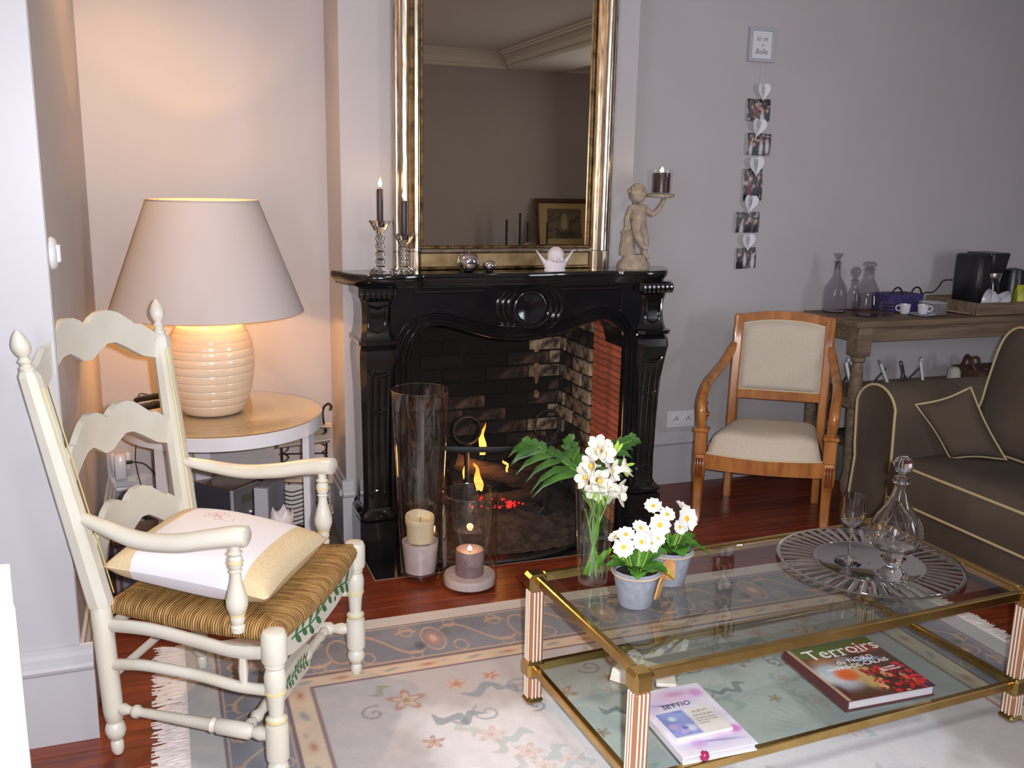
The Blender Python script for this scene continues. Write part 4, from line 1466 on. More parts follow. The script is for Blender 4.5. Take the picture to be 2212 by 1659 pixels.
# ================================================================== oak console table along the back wall
OAK = mat('weathered_oak', S(128, 108, 86), 0.7, col2=S(98, 80, 62), nscale=6, stretch=(.6, 8, 8), bump=0.25, bscale=30)
KX0, KX1, KY0, KY1, KZ = 2.975, 4.86, 3.485, 3.893, .838
con = thing('console_table', 'weathered oak console table with turned legs and a lower shelf along the wall', 'table', (KX0, KY0, 0))
def kobj(b, name, m=OAK, parent=con, **k):
    b.v = [(p[0]-KX0, p[1]-KY0, p[2]) for p in b.v]
    return b.obj(name, m, parent, **k)
for k in range(3):
    d = (KY1-KY0)/3
    kobj(MB().box(((KX0+KX1)/2, KY0+d*(k+.5), KZ-.014), (KX1-KX0, d-.0012, .028), b=.003), 'top_board', smooth=False)
kobj(MB().box(((KX0+KX1)/2, KY0+.046, .772), (KX1-KX0-.14, .022, .074), b=.002), 'apron', smooth=False)
kobj(MB().box(((KX0+KX1)/2, KY1-.03, .772), (KX1-KX0-.14, .022, .074), b=.002), 'apron', smooth=False)
kobj(MB().box((KX0+.052, (KY0+KY1)/2, .772), (.022, KY1-KY0-.12, .074), b=.002), 'apron', smooth=False)
kobj(MB().box(((KX0+KX1)/2, (KY0+KY1)/2, .445), (KX1-KX0-.05, KY1-KY0-.03, .030), b=.003), 'shelf', smooth=False)
for (x, y) in ((KX0+.06, KY0+.05), (KX0+.06, KY1-.045), (KX1-.06, KY0+.05), (KX1-.06, KY1-.045)):
    b = MB()
    b.box((x, y, .742), (.078, .078, .138), b=.004)
    b.lathe([(.036, .672), (.030, .664), (.034, .656), (.034, .648), (.024, .638), (.026, .61), (.034, .52), (.036, .475), (.028, .462)], 20, o=(x, y, 0))
    b.box((x, y, .445), (.074, .074, .050), b=.003)
    b.lathe([(.028, .420), (.030, .40), (.026, .25), (.022, .10), (.030, .06), (.030, .03), (.022, 0)], 18, o=(x, y, 0))
    kobj(b, 'leg', angle=40)
# grey fabric boxes on the floor under the console
BOXG = mat('grey_felt', S(104, 104, 100), 0.95, col2=S(88, 88, 84), nscale=90)
bx = thing('storage_box', 'grey felt storage box on the floor under the console table', 'box', (3.222, 3.70, 0))
MB().box((0, 0, .10), (.26, .30, .20), b=.012).obj('body', BOXG, bx, angle=60)
MB().box((0, 0, .212), (.275, .315, .030), b=.010).obj('lid', mat('dark_felt', S(64, 66, 70), 0.95), bx, angle=60)

# ------------------------------------------------------------------ on the console
SMOKY = thin_glass('smoky_old_glass', (0.80, 0.77, 0.80), 1.5, gain=1.4)
def carafe(label, x, y, prof, stopper, z=KZ+.0006, m=SMOKY, n=36):
    t = thing('decanter', label, 'decanter', (x, y, z))
    MB().lathe(prof, n, cap=False).obj('bottle', m, t, angle=60)
    MB().lathe([(prof[0][0]*.98, .0006), (prof[0][0]*.98, .008), (prof[0][0]*.3, .006)], n).obj('thick_base', m, t, angle=40)
    MB().lathe(stopper, 24).obj('stopper', m, t, angle=60)
    return t
carafe('tall-necked old glass decanter with a flat flared stopper, leftmost on the console', 3.085, 3.80,
       [(.052, 0), (.056, .006), (.056, .10), (.052, .125), (.036, .150), (.020, .175), (.016, .20), (.0145, .243), (.023, .247), (.023, .250), (.013, .250), (.013, .21)],
       [(.010, .225), (.011, .258), (.012, .262), (.024, .286), (.025, .290), (.003, .291)])
carafe('small narrow decanter with a ball stopper standing between two larger ones', 3.235, 3.845,
       [(.030, 0), (.033, .006), (.034, .05), (.030, .085), (.019, .115), (.016, .125), (.020, .150), (.022, .154), (.012, .155)],
       [(.010, .15), (.012, .165), (.022, .178), (.027, .192), (.024, .206), (.012, .217), (.001, .219)])
carafe('stout bulbous decanter with a ringed neck and low stopper, beside the glass tumblers', 3.155, 3.655,
       [(.058, 0), (.063, .008), (.066, .05), (.063, .095), (.050, .135), (.034, .165), (.025, .185), (.023, .215), (.030, .222), (.024, .229), (.026, .236), (.016, .236)],
       [(.015, .22), (.017, .238), (.030, .240), (.033, .248), (.028, .258), (.012, .262)])
for i, (dx, dy) in enumerate(((0, 0),)):
    for k in range(4):
        g_ = thing('glass_tumbler', ('lowest of the stacked ribbed glass tumblers beside the stout decanter', 'second ribbed glass tumbler up in the stack', 'third ribbed glass tumbler up in the stack', 'topmost ribbed glass tumbler of the stack')[k], 'glass', (3.262, 3.632, KZ+.0006+k*.0155), 0, 'stacked ribbed tumblers')
        MB().lathe([(.006, .0005), (.024, .0006), (.026, .004), (.028, .009), (.0265, .012), (.030, .0150), (.0335, .0154)], 28, cap=False).obj('bowl', SMOKY, g_, angle=60)
# purple basket, cups, saucers
PURP = mat('purple_woven_band', S(72, 62, 118), 0.85, col2=S(50, 44, 92), nscale=60, bump=0.4, bscale=160)
bk = thing('purple_basket', 'low purple woven basket with dark loop handles behind the saucers', 'basket', (3.47, 3.80, KZ+.0006))
b = MB()
def rrect(w, d, z, r=.02, n=6):
    out = []
    for cx_, cy_, a0 in ((w/2-r, d/2-r, 0), (-w/2+r, d/2-r, PI/2), (-w/2+r, -d/2+r, PI), (w/2-r, -d/2+r, 1.5*PI)):
        for i in range(n):
            a = a0+PI/2*i/(n-1)
            out.append((cx_+r*math.cos(a), cy_+r*math.sin(a), z))
    return out
b.loft([rrect(.20, .13, .001), rrect(.205, .135, .02), rrect(.215, .14, .085)], cap=False)
b.loft([rrect(.21, .135, .085), rrect(.20, .13, .02), rrect(.195, .125, .004)], cap=True)
b.obj('body', PURP, bk, angle=50)
for k in range(6):
    q = rrect(.2055+.0016*k, .1355+.001*k, .012+k*.0135)
    MB().tube(q, .0052, 6, closed=True).obj('woven_band', PURP, bk)
for s in (-1, 1):
    MB().tube([(s*.06+.032*math.cos(a), -.062, .082+.040*math.sin(a)) for a in np.linspace(0, PI, 12)], .0042, 6).obj('handle', CABLE, bk)
SAUCER = mat('white_china', S(206, 206, 212), 0.25, coat=0.2)
for k in range(7):
    s_ = thing('saucer', ('lowest', 'second lowest', 'third lowest', 'fourth', 'fifth', 'second highest', 'highest')[k]+' white saucer of the pile in front of the tray', 'saucer', (3.535, 3.628, KZ+.0006+k*.0085), 0, 'pile of white saucers')
    MB().lathe([(.003, .0004), (.036, .0003), (.040, .003), (.066, .0078), (.0665, .0092), (.040, .0052), (.003, .004)], 36).obj('dish', SAUCER, s_, angle=50)
def espresso(label, x, y, z, rz=0, rot=None, r=.030, h=.046):
    c = thing('cup', label, 'cup', (x, y, z), rz)
    MB().lathe([(.003, .0006), (r*.62, .0008), (r*.80, .006), (r, h), (r-.0025, h), (r*.74, .009), (.003, .004)], 28).obj('bowl', SAUCER, c, angle=50)
    MB().tube(catmull([(r*.93, 0, h*.85), (r*1.45, 0, h*.80), (r*1.5, 0, h*.45), (r*.85, 0, h*.30)], 5), .0032, 6).obj('handle', SAUCER, c)
    return c
espresso('small white cup at the left of the saucer pile', 3.395, 3.66, KZ+.0006, 2.6, r=.027, h=.050)
sc2 = thing('saucer', 'single white saucer lying flat under the second small cup', 'saucer', (3.455, 3.605, KZ+.0006))
MB().lathe([(.003, .0004), (.036, .0003), (.040, .003), (.062, .0078), (.0625, .0092), (.040, .0052), (.003, .004)], 36).obj('dish', SAUCER, sc2, angle=50)
espresso('small white cup on a single saucer, next to the saucer pile', 3.455, 3.605, KZ+.006, -.6, r=.027, h=.048)
# oak tray carrying the coffee maker
tr = thing('serving_tray', 'rectangular weathered wooden tray carrying the coffee maker', 'tray', (4.11, 3.69, KZ+.0006))
MB().box((0, 0, .007), (.80, .33, .012), b=.001).obj('bottom', OAK, tr, smooth=False)
for (c_, d_) in (((0, -.163, .032), (.80, .014, .062)), ((0, .163, .032), (.80, .014, .062)), ((-.396, 0, .032), (.014, .31, .062)), ((.396, 0, .032), (.014, .31, .062))):
    MB().box(c_, d_, b=.003).obj('side', OAK, tr, smooth=False)
MB().box((-.415, -.05, .010), (.06, .16, .007), b=.002, rz=.1).obj('side_handle', mat('pale_oak_edge', S(150, 130, 106), 0.7), tr, smooth=False)
TZ2 = KZ+.0006+.0135
cm = thing('coffee_maker', 'black filter coffee maker with a steel band on the tray', 'coffee maker', (3.935, 3.75, TZ2), R(8))
b = MB()
b.box((-.055, .0, .135), (.095, .15, .27), b=.010)
b.obj('water_tank', BLACKPL, cm, angle=50)
b = MB()
b.loft([rrect(.12, .14, .175, .03), rrect(.135, .15, .20, .03), rrect(.165, .16, .27, .03), rrect(.160, .155, .276, .03)])
b.xf(Matrix.Translation((.055, 0, 0)))
b.obj('filter_housing', BLACKPL, cm, angle=50)
MB().lathe([(.054, .150), (.058, .152), (.060, .172), (.052, .198), (.048, .200)], 28, o=(.055, -.012, 0)).obj('steel_collar', mat('brushed_steel', S(176, 170, 160), 0.3, 1.0), cm, angle=40)
MB().lathe([(.050, .022), (.060, .03), (.064, .07), (.058, .115), (.050, .145)], 28, o=(.055, -.012, 0)).obj('jug', mat('dark_jug_glass', (0.008, 0.008, 0.009), 0.08, coat=.5), cm, angle=50)
MB().box((.03, 0, .010), (.22, .17, .019), b=.006).obj('base', BLACKPL, cm, angle=50)
cable('cable', 'black cord rising behind the coffee maker on the console', [(3.835, 3.82, TZ2+.13), (3.80, 3.845, TZ2+.125), (3.785, 3.86, TZ2+.09), (3.76, 3.872, TZ2+.062), (3.70, 3.876, TZ2+.055), (3.62, 3.878, KZ+.006)], .0035)
ke = thing('electric_kettle', 'black electric kettle with a loop handle, right of the coffee maker', 'kettle', (4.165, 3.745, TZ2), R(-5))
b = MB()
b.lathe([(.066, 0), (.070, .004), (.070, .016), (.066, .02)], 32)
b.obj('power_base', BLACKPL, ke)
MB().lathe([(.064, .021), (.066, .04), (.060, .12), (.052, .172)], 32).obj('body', BLACKPL, ke, angle=50)
MB().lathe([(.053, .172), (.050, .186), (.020, .194), (.004, .196)], 32).obj('lid', BLACKPL, ke, angle=50)
MB().tube(catmull([(.045, 0, .168), (.085, 0, .172), (.112, 0, .145), (.116, 0, .10), (.098, 0, .052)], 6), .0095, 8, flat=(1, .8)).obj('handle', BLACKPL, ke)
MB().box((.060, -.022, .105), (.004, .010, .036), b=.001).obj('water_gauge', PORC, ke, smooth=False)
# leaning tea cups, packets
for k, (x, rx, lab) in enumerate(((3.925, -62, 'white bowl-shaped cup lying on its side at the front of the tray'), (3.870, -78, 'second white cup tipped over behind the first, its handle showing'))):
    c = thing('tea_cup', lab, 'cup', (x, 3.575+.012*k, TZ2), R(-25))
    b = MB()
    b.lathe([(.003, .0), (.026, .0), (.030, .006), (.050, .035), (.056, .060), (.0535, .060), (.046, .034), (.003, .006)], 32)
    M_ = Matrix.Translation((0, 0, .0562)) @ Matrix.Rotation(R(rx+22 if k == 0 else rx), 4, 'Y') @ Matrix.Translation((0, 0, -.03))
    b.xf(M_)
    zmin = min(p[2] for p in b.v)
    b.v = [(p[0], p[1], p[2]-zmin+.0005) for p in b.v]
    b.obj('bowl', SAUCER, c, angle=50)
    h = MB().tube(catmull([(-.048, -.0, .052), (-.070, 0, .050), (-.074, 0, .028), (-.044, 0, .018)], 5), .0042, 6)
    h.xf(M_)
    h.v = [(p[0], p[1], p[2]-zmin+.0005) for p in h.v]
    h.obj('handle', SAUCER, c)
yp = thing('sweetener_packet', 'bright yellow-green packet with a red spot standing on the tray', 'packet', (4.055, 3.585, TZ2), R(-12))
YG = mat('yellow_green_foil', S(190, 190, 36), 0.35, col2=S(146, 150, 24), nscale=24, coat=0.3)
b = MB().loft([rrect(.066, .044, .0006, .012), rrect(.070, .046, .03, .012), rrect(.066, .036, .09, .010), rrect(.058, .012, .118, .005), rrect(.056, .004, .126, .0018)])
b.obj('pouch', YG, yp, angle=60)
MB().lathe([(.002, .004), (.014, .003), (.015, 0)], 18, o=(.014, -.0135, .106), M=Matrix.Rotation(R(75), 4, 'X')).obj('red_spot', mat('red_print', S(196, 32, 48), 0.4), yp)
MB().box((-.014, -.021, .070), (.022, .003, .040), b=.001).xf(Matrix.Rotation(R(-4), 4, 'X')).obj('dark_print', mat('brown_print', S(98, 74, 40), 0.5), yp, smooth=False)
op = thing('orange_packet', 'crumpled orange and white packet lying at the tray front', 'packet', (4.175, 3.585, TZ2), R(20))
r_ = random.Random(4)
b = MB().grid(lambda u, v: ((u-.5)*.13, (v-.5)*.07, .010+.030*abs(math.sin(u*4.0))*(.6+.4*math.sin(v*7))), 12, 8)
b.obj('wrapper', mat('orange_foil', S(214, 140, 40), 0.4, col2=S(222, 206, 186), nscale=16, contrast=(.48, .56)), op, angle=40)
bb_ = thing('blue_box', 'dark blue carton behind the orange packet on the tray', 'box', (4.27, 3.655, TZ2), R(-6))
MB().box((0, 0, .036), (.12, .05, .07), b=.002).obj('carton', mat('dark_blue_card', S(34, 42, 84), 0.5), bb_, smooth=False)
MB().box((.03, -.0262, .036), (.035, .002, .045)).obj('pale_label', mat('pale_label', S(150, 150, 176), 0.6), bb_, smooth=False)

# ------------------------------------------------------------------ on the console's lower shelf
SZ = .4606
FRW = mat('silver_white_frame', S(206, 206, 204), 0.35, 0.2)
PHOTO = mat('dim_photo', S(104, 100, 96), 0.4, col2=S(52, 52, 58), nscale=14)
def photo_frame(label, x, y, rz, w=.11, h=.15, lean=18, ornament=False):
    f = thing('standing_photograph', label, 'picture frame', (x, y, SZ), R(rz))
    M_ = Matrix.Translation((0, 0, .002)) @ Matrix.Rotation(R(-lean), 4, 'X')
    for (c_, d_) in (((-w/2, 0, h/2), (.018, .014, h)), ((w/2, 0, h/2), (.018, .014, h)), ((0, 0, .009), (w, .014, .018)), ((0, 0, h-.009), (w, .014, .018))):
        MB().box(c_, d_, b=.003).xf(M_).obj('frame_side', FRW, f, smooth=False)
    MB().box((0, .002, h/2), (w-.01, .004, h-.02)).xf(M_).obj('photo', PHOTO, f, smooth=False)
    MB().tube([(0, .02, h*.72), (0, .085, .004)], .006, 6, flat=(1, .4)).obj('strut', BLACKPL, f)
    if ornament:
        b = MB()
        for k in range(5):
            b.lathe([(.001, 0), (.010, .004), (.010, .012), (.001, .016)], 10, o=(-.022+.011*k, -.006, h+.004*math.sin(k*1.6)-.004))
        b.xf(M_).obj('bow_ornament', FRW, f)
    return f
photo_frame('silvery photo frame at the shelf end nearest the armchair, leaning back', 3.125, 3.64, 42, .12, .165, 16, True)
photo_frame('pale photo frame leaning in the middle of the console shelf, seen edge-on', 3.40, 3.72, 55, .10, .135, 24)
photo_frame('pale photo frame with a bow ornament, to the right of the black stand', 3.63, 3.73, 48, .085, .125, 12, True)
bs = thing('display_stand', 'small black curved stand between two photo frames on the shelf', 'stand', (3.50, 3.72, SZ), R(-40))
MB().tube(catmull([(-.02, 0, .004), (-.012, 0, .06), (-.03, 0, .125)], 6), [.010]*6+[.009]*6+[.007], 8, flat=(1, 2.2)).obj('back', BLACKPL, bs)
MB().tube([(-.018, 0, .07), (.04, 0, .003)], .005, 6).obj('strut', BLACKPL, bs)
MB().box((0, 0, .003), (.07, .05, .006), b=.001).obj('base', BLACKPL, bs, smooth=False)
ev = thing('small_white_pot', 'small off-white pot on the shelf beside the wicker basket', 'pot', (3.815, 3.72, SZ))
MB().lathe([(.024, .0005), (.030, .004), (.034, .03), (.032, .06), (.024, .078), (.012, .084)], 24).obj('body', mat('off_white_bisque', S(176, 172, 160), 0.6), ev, angle=50)
WICK = mat('brown_wicker', S(104, 76, 58), 0.9, col2=S(70, 46, 36), nscale=60, bump=0.5, bscale=120)
wb = thing('wicker_basket', 'brown wicker basket with upright end pieces on the console shelf', 'basket', (4.05, 3.71, SZ))
b = MB()
b.loft([rrect(.30, .18, .001, .03), rrect(.33, .20, .04, .03), rrect(.34, .21, .070, .03)], cap=False)
b.loft([rrect(.33, .20, .070, .03), rrect(.31, .19, .03, .03), rrect(.29, .17, .006, .03)])
b.obj('body', WICK, wb, angle=50)
for k in range(5):
    MB().tube(rrect(.305+.0085*k, .185+.0055*k, .008+.0145*k, .03), .006, 6, closed=True).obj('woven_band', WICK, wb)
MB().tube(catmull([(-.165, -.06, .07), (-.172, -.03, .115), (-.150, .02, .135), (-.135, .06, .07)], 6), .010, 8).obj('end_handle', mat('dark_red_cane', S(82, 44, 46), 0.6), wb)
MB().tube(catmull([(-.03, .09, .07), (-.045, .085, .105), (-.005, .085, .105), (.015, .09, .07)], 6), .009, 8).obj('end_handle', WICK, wb)
for i, (x, y, lab) in enumerate(((3.99, 3.68, 'small white card lying in the wicker basket, left one'), (4.15, 3.68, 'pinkish white card lying in the wicker basket, right one'))):
    o = thing('card', lab, 'card', (x, y, SZ+.0075), R(20+30*i))
    MB().box((0, 0, .032), (.05, .003, .062), b=.0008).obj('sheet', PAPER, o, smooth=False)
vs_ = thing('dark_lace_lamp', 'dark mottled bulbous vase at the far end of the shelf, partly behind the sofa back', 'vase', (4.42, 3.70, SZ))
MB().lathe([(.03, .0005), (.032, .006), (.014, .03), (.016, .07), (.045, .13), (.066, .19), (.060, .235), (.034, .262), (.040, .272)], 28).obj('body', mat('mottled_dark_lace', S(72, 66, 84), 0.7, col2=S(40, 36, 48), nscale=30), vs_, angle=60)

# ================================================================== dark sofa with cream piping
VEL = mat('dark_brown_velvet', S(86, 74, 62), 0.95, col2=S(72, 62, 51), nscale=4, sheen=0.0, bump=0.08, bscale=160)
PIPE = mat('cream_piping', S(186, 168, 128), 0.7)
sofa = thing('sofa', 'dark olive-brown velvet sofa with cream piping on the right', 'sofa', (2.78, 2.3, 0))
def sobj(b, name, m=VEL, parent=sofa, **k):
    b.v = [(p[0]-2.78, p[1]-2.3, p[2]) for p in b.v]
    return b.obj(name, m, parent, **k)
XS, SY0, SY1 = 2.78, .55, 3.225
# arm: rounded-top slab lofted along x
def arm_sec(y0, y1, zt):
    cy, r = (y0+y1)/2, (y1-y0)/2
    pts = [(y0+.012, .015), (y0, .15), (y0-.004, .36), (y0+.002, zt-r*1.02)]
    for i in range(1, 12):
        a = PI - PI*i/12
        pts.append((cy+r*math.cos(a)*1.02, zt-r*.98+r*.98*math.sin(a)))
    pts += [(y1-.002, zt-r*1.02), (y1-.012, .36), (y1-.020, .30), (y1-.006, .15), (y1+.006, .015)]
    return pts
sec = arm_sec(2.985, 3.222, .640)
b = MB()
b.loft([[(x, 3.10+(y-3.10)*s, .015+(z-.015)*sz_) for y, z in sec] for x, s, sz_ in ((XS+.012, .93, .985), (XS+.002, .975, .996), (XS+.012, 1, 1), (XS+.60, 1, 1.0), (XS+.84, 1, 1.0))])
arm_o = sobj(b, 'arm', angle=60)
pp = [(XS+.001, 3.10+(y-3.10)*.985, .015+(z-.015)*.996) for y, z in sec]
sobj(MB().tube(pp, .0058, 6), 'arm_piping', PIPE, arm_o)
sec2 = [(SY0+.24-(y-2.985), z) for y, z in sec]
b = MB()
b.loft([[(x, y, z) for y, z in sec2] for x in (XS+.004, XS+.60, XS+.84)])
sobj(b, 'arm', angle=60)
# base, seat cushion, back
sobj(MB().box((XS+.42, (SY0+.24+2.985)/2, .095), (.82, 2.985-SY0-.24, .165), b=.015), 'base', angle=60)
ns_ = 2
ym = (SY0+.24+2.985)/2
for k, (y0, y1) in enumerate(((ym+.004, 2.978), (SY0+.25, ym-.004))):
    def seat_top(u, v, y0=y0, y1=y1):
        x = XS-.004+u*.66
        y = y0+(y1-y0)*v
        e = (max(0, 1-(2*u-1)**8)*max(0, 1-(2*v-1)**8))**.5
        return (x, y, .338+.040*e)
    b = MB()
    b.grid(seat_top, 18, 18)
    n0 = XS-.004
    b.grid(lambda u, v: (XS-.004-.010*math.sin(PI*v), y0+(y1-y0)*u, .190+.148*v), 18, 8)
    b.grid(lambda u, v: (XS-.004+.66*u, y0, .190+.148*v), 6, 4)
    b.grid(lambda u, v: (XS-.004+.66*u, y1, .190+.148*v), 6, 4)
    c_ = sobj(b, 'seat_cushion', angle=60, recalc=False)
    sobj(MB().tube([(XS-.006, y, .340) for y in np.linspace(y0, y1, 12)], .0058, 6), 'seat_piping', PIPE, c_)
    sobj(MB().tube([(XS-.006, y, .186) for y in np.linspace(y0, y1, 12)], .0055, 6), 'seat_piping', PIPE, c_)
# front skirt with a pleat piped at the corner
sobj(MB().box((XS+.012, (SY0+.24+2.975)/2, .096), (.016, 2.975-SY0-.24, .16), b=.005), 'skirt', angle=60)
# sofa back and tall back cushion
b = MB()
b.loft([[(XS+.62, y, .18), (XS+.86, y, .05), (XS+.88, y, .60), (XS+.80, y, .66), (XS+.70, y, .64)] for y in (SY0+.05, 1.6, 3.0)])
sobj(b, 'back', angle=60)
def back_cushion(y0, y1, name):
    zt = .91
    def outline(t):
        """closed outline in (y, z), far edge first, with a soft eared top"""
        pts = [(y1-.055, .40), (y1-.020, .43), (y1-.010, .47), (y1-.045, .56), (y1-.05, .66), (y1-.058, .78), (y1-.075, .855), (y1-.115, .895), (y1-.165, .90), (y1-.23, .872), (y0+.23, .872), (y0+.165, .90), (y0+.115, .895), (y0+.075, .855), (y0+.058, .78), (y0+.05, .62), (y0+.02, .46), (y0+.055, .40)]
        return pts
    pts = catmull([(0, y, z) for y, z in outline(0)], 4, closed=True)
    cy_, cz_ = (y0+y1)/2, .64
    rings = []
    for k, (s, dx) in enumerate(((.25, -.085), (.55, -.075), (.82, -.052), (.95, -.022), (1.0, 0), (.95, .02), (.80, .045), (.4, .06))):
        ring = []
        for p in pts:
            y, z = cy_+(p.y-cy_)*s, cz_+(p.z-cz_)*s
            xb = 3.15+.10*(z-.40)/.5
            ring.append((xb+dx, y, z))
        rings.append(ring)
    b = MB().loft(rings)
    o = sobj(b, name, angle=80)
    sobj(MB().tube([(3.15+.10*(p.z-.40)/.5-.004, p.y, p.z) for p in pts], .0058, 6, closed=True), 'cushion_piping', PIPE, o)
back_cushion(1.98, 2.985, 'back_cushion')
back_cushion(.82, 1.96, 'back_cushion')
# scatter cushion leaning in the corner of the arm
sc = thing('scatter_cushion', 'square dark velvet cushion with cream piping, leaning in the sofa corner', 'cushion', (2.955, 2.80, .3685))
P_tl, P_tr, P_br, P_bl = [Vector(p) for p in ((2.855, 2.965, .575), (2.985, 2.82, .672), (3.09, 2.70, .395), (2.945, 2.84, .372))]
nrm = (P_tr-P_tl).cross(P_bl-P_tl).normalized()
if nrm.dot(Vector((-1, -1, .4))) < 0:
    nrm = -nrm
def scpt(sgn):
    def g(u, v):
        p = P_bl.lerp(P_br, u).lerp(P_tl.lerp(P_tr, u), v)
        X, Y = 2*u-1, 2*v-1
        e = (max(0, 1-X**4)*max(0, 1-Y**4))**.5
        pinch = .035*(1-X*X)*abs(Y)**3
        c_ = (P_tl+P_tr+P_br+P_bl)/4
        q = p + (c_-p)*(.10*(1-X*X)*Y*Y + .10*(1-Y*Y)*X*X) + nrm*(sgn*.058*e-.028)
        return (q.x-2.955, q.y-2.80, max(q.z-.3685, .004))
    return g
b = MB()
b.grid(scpt(1), 20, 20)
b.grid(scpt(-1), 20, 20)
cs_ = b.obj('cover', VEL, sc, angle=80, recalc=False)
per = [scpt(0)(u, 0) for u in np.linspace(0, 1, 12)] + [scpt(0)(1, v) for v in np.linspace(0, 1, 12)][1:] + [scpt(0)(u, 1) for u in np.linspace(1, 0, 12)][1:] + [scpt(0)(0, v) for v in np.linspace(1, 0, 12)][1:-1]
MB().tube(per, .0055, 6, closed=True).obj('piping', PIPE, sc)

# ================================================================== things on the right wall
so = thing('wall_socket', 'white double wall socket above the baseboard left of the padded armchair', 'socket', (2.325, Y_BACK, .322))
SOCK = mat('ivory_plastic', S(214, 212, 214), 0.4)
MB().box((0, -.005, 0), (.152, .010, .082), b=.003).obj('plate', SOCK, so, smooth=False)
for sx in (-.030, .036):
    MB().lathe([(.024, 0), (.024, .004), (.019, .0045), (.019, .001), (.003, .001)], 24, o=(sx, -.0095, 0), M=Matrix.Rotation(PI/2, 4, 'X')).obj('outlet', SOCK, so, angle=40)
    b = MB()
    for q in ((-.009, 0), (.009, 0)):
        b.lathe([(.003, 0), (.003, .002)], 10, o=(sx+q[0], -.0125, q[1]), M=Matrix.Rotation(PI/2, 4, 'X'))
    b.lathe([(.0025, 0), (.0025, .006)], 10, o=(sx, -.0125, .010), M=Matrix.Rotation(PI/2, 4, 'X'))
    stuff(b.obj('pin_holes', BLACKPL, so))
GREYF = mat('pale_grey_frame', S(172, 172, 182), 0.5)
pf = thing('framed_lettering', 'small square pale frame with grey lettering, hanging above the photo garland', 'picture', (2.634, Y_BACK, 2.073))
for (c_, d_) in (((-.062, -.008, 0), (.016, .016, .152)), ((.062, -.008, 0), (.016, .016, .152)), ((0, -.008, .068), (.108, .016, .016)), ((0, -.008, -.068), (.108, .016, .016))):
    MB().box(c_, d_, b=.002).obj('frame_side', GREYF, pf, smooth=False)
MB().box((0, -.004, 0), (.110, .006, .122)).obj('card', mat('white_card_board', S(216, 216, 220), 0.7), pf, smooth=False)
INK = mat('grey_ink', S(122, 122, 128), 0.7)
Mt = Matrix.Translation((0, -.0076, 0)) @ Matrix.Rotation(PI/2, 4, 'X')
for (tx, sz_, x, z) in (('Ici et', .030, 0, .018), ('là', .018, .004, -.006), ('Belle', .034, 0, -.040)):
    text_mesh('lettering', tx, sz_, INK, pf, Matrix.Translation((x, 0, z)) @ Mt, align='CENTER', shear=.15)
# garland: string, five photographs and paper hearts
gar = thing('photo_garland', 'hanging garland of five small photographs and white paper hearts on a string', 'garland', (2.645, Y_BACK, 1.07))
STR = mat('white_string', S(206, 204, 204), 0.8)
MB().tube([(0.0, -.006, .90), (-.006, -.008, .80), (-.002, -.007, .55), (-.014, -.008, .35), (-.018, -.007, .10), (-.018, -.007, 0)], .0012, 5).obj('string', STR, gar)
PRT = mat('photo_print', (1, 1, 1), 0.3, attr='Print')
def photo_fn(seed, w, h):
    def fn(U, V):
        rs_ = np.random.RandomState(seed)
        C = np.zeros(U.shape+(3,))
        nz = vnoise(U/w, V/h, 5, seed)
        C[:] = np.array(S(36, 32, 36))
        C = over(C, smoothstep(.52, .70, nz)*.8, S(126, 104, 96))
        C = over(C, smoothstep(.60, .75, vnoise(U/w, V/h, 9, seed+50))*.8, S(188, 178, 180))
        for _ in range(6):
            cx_, cy_ = rs_.uniform(.1, .9)*w, rs_.uniform(.45, .75)*h
            body = np.exp(-(((U-cx_)/(.085*w))**2+((V-cy_+.32*h)/(.30*h))**2)**2)
            C = over(C, body, (S(20, 20, 28), S(202, 196, 200), S(24, 26, 34), S(120, 36, 40))[rs_.randint(4)])
            head = np.exp(-(((U-cx_)/(.05*w))**2+((V-cy_)/(.085*h))**2)**2)
            C = over(C, head*.9, S(206, 164, 142))
        return C
    return fn
for i, (x, z, w, h, rot) in enumerate(((-.006, .715, .125, .100, 1), (.006, .560, .128, .100, -1), (-.010, .375, .105, .150, 3), (-.026, .200, .128, .098, 0), (-.018, .030, .110, .100, 2))):
    c_, s_ = math.cos(R(rot)), math.sin(R(rot))
    tilt = .004*(i % 2)
    def place(u, v, x=x, z=z, w=w, h=h, c_=c_, s_=s_, tilt=tilt):
        a, b_ = u-w/2, v-h/2
        return (x+c_*a-s_*b_, -.0100-.003*math.sin(PI*(v/h))-tilt, z+s_*a+c_*b_)
    o = MB().box((x, -.0085-tilt, z), (w, .0012, h), M=None)
    b = MB()
    b.prism([(0, 0), (w, 0), (w, h), (0, h)], 0, .0012, lambda u, v, q: tuple(Vector(place(u, v))+Vector((0, .0006+q, 0))))
    po = b.obj('photograph', STR, gar, smooth=False)
    printed('print', w, h, 44, 36, photo_fn(30+i, w, h), PRT, po, place)
HEART = mat('white_paper_heart', S(220, 220, 226), 0.8, bump=0.2, bscale=200)
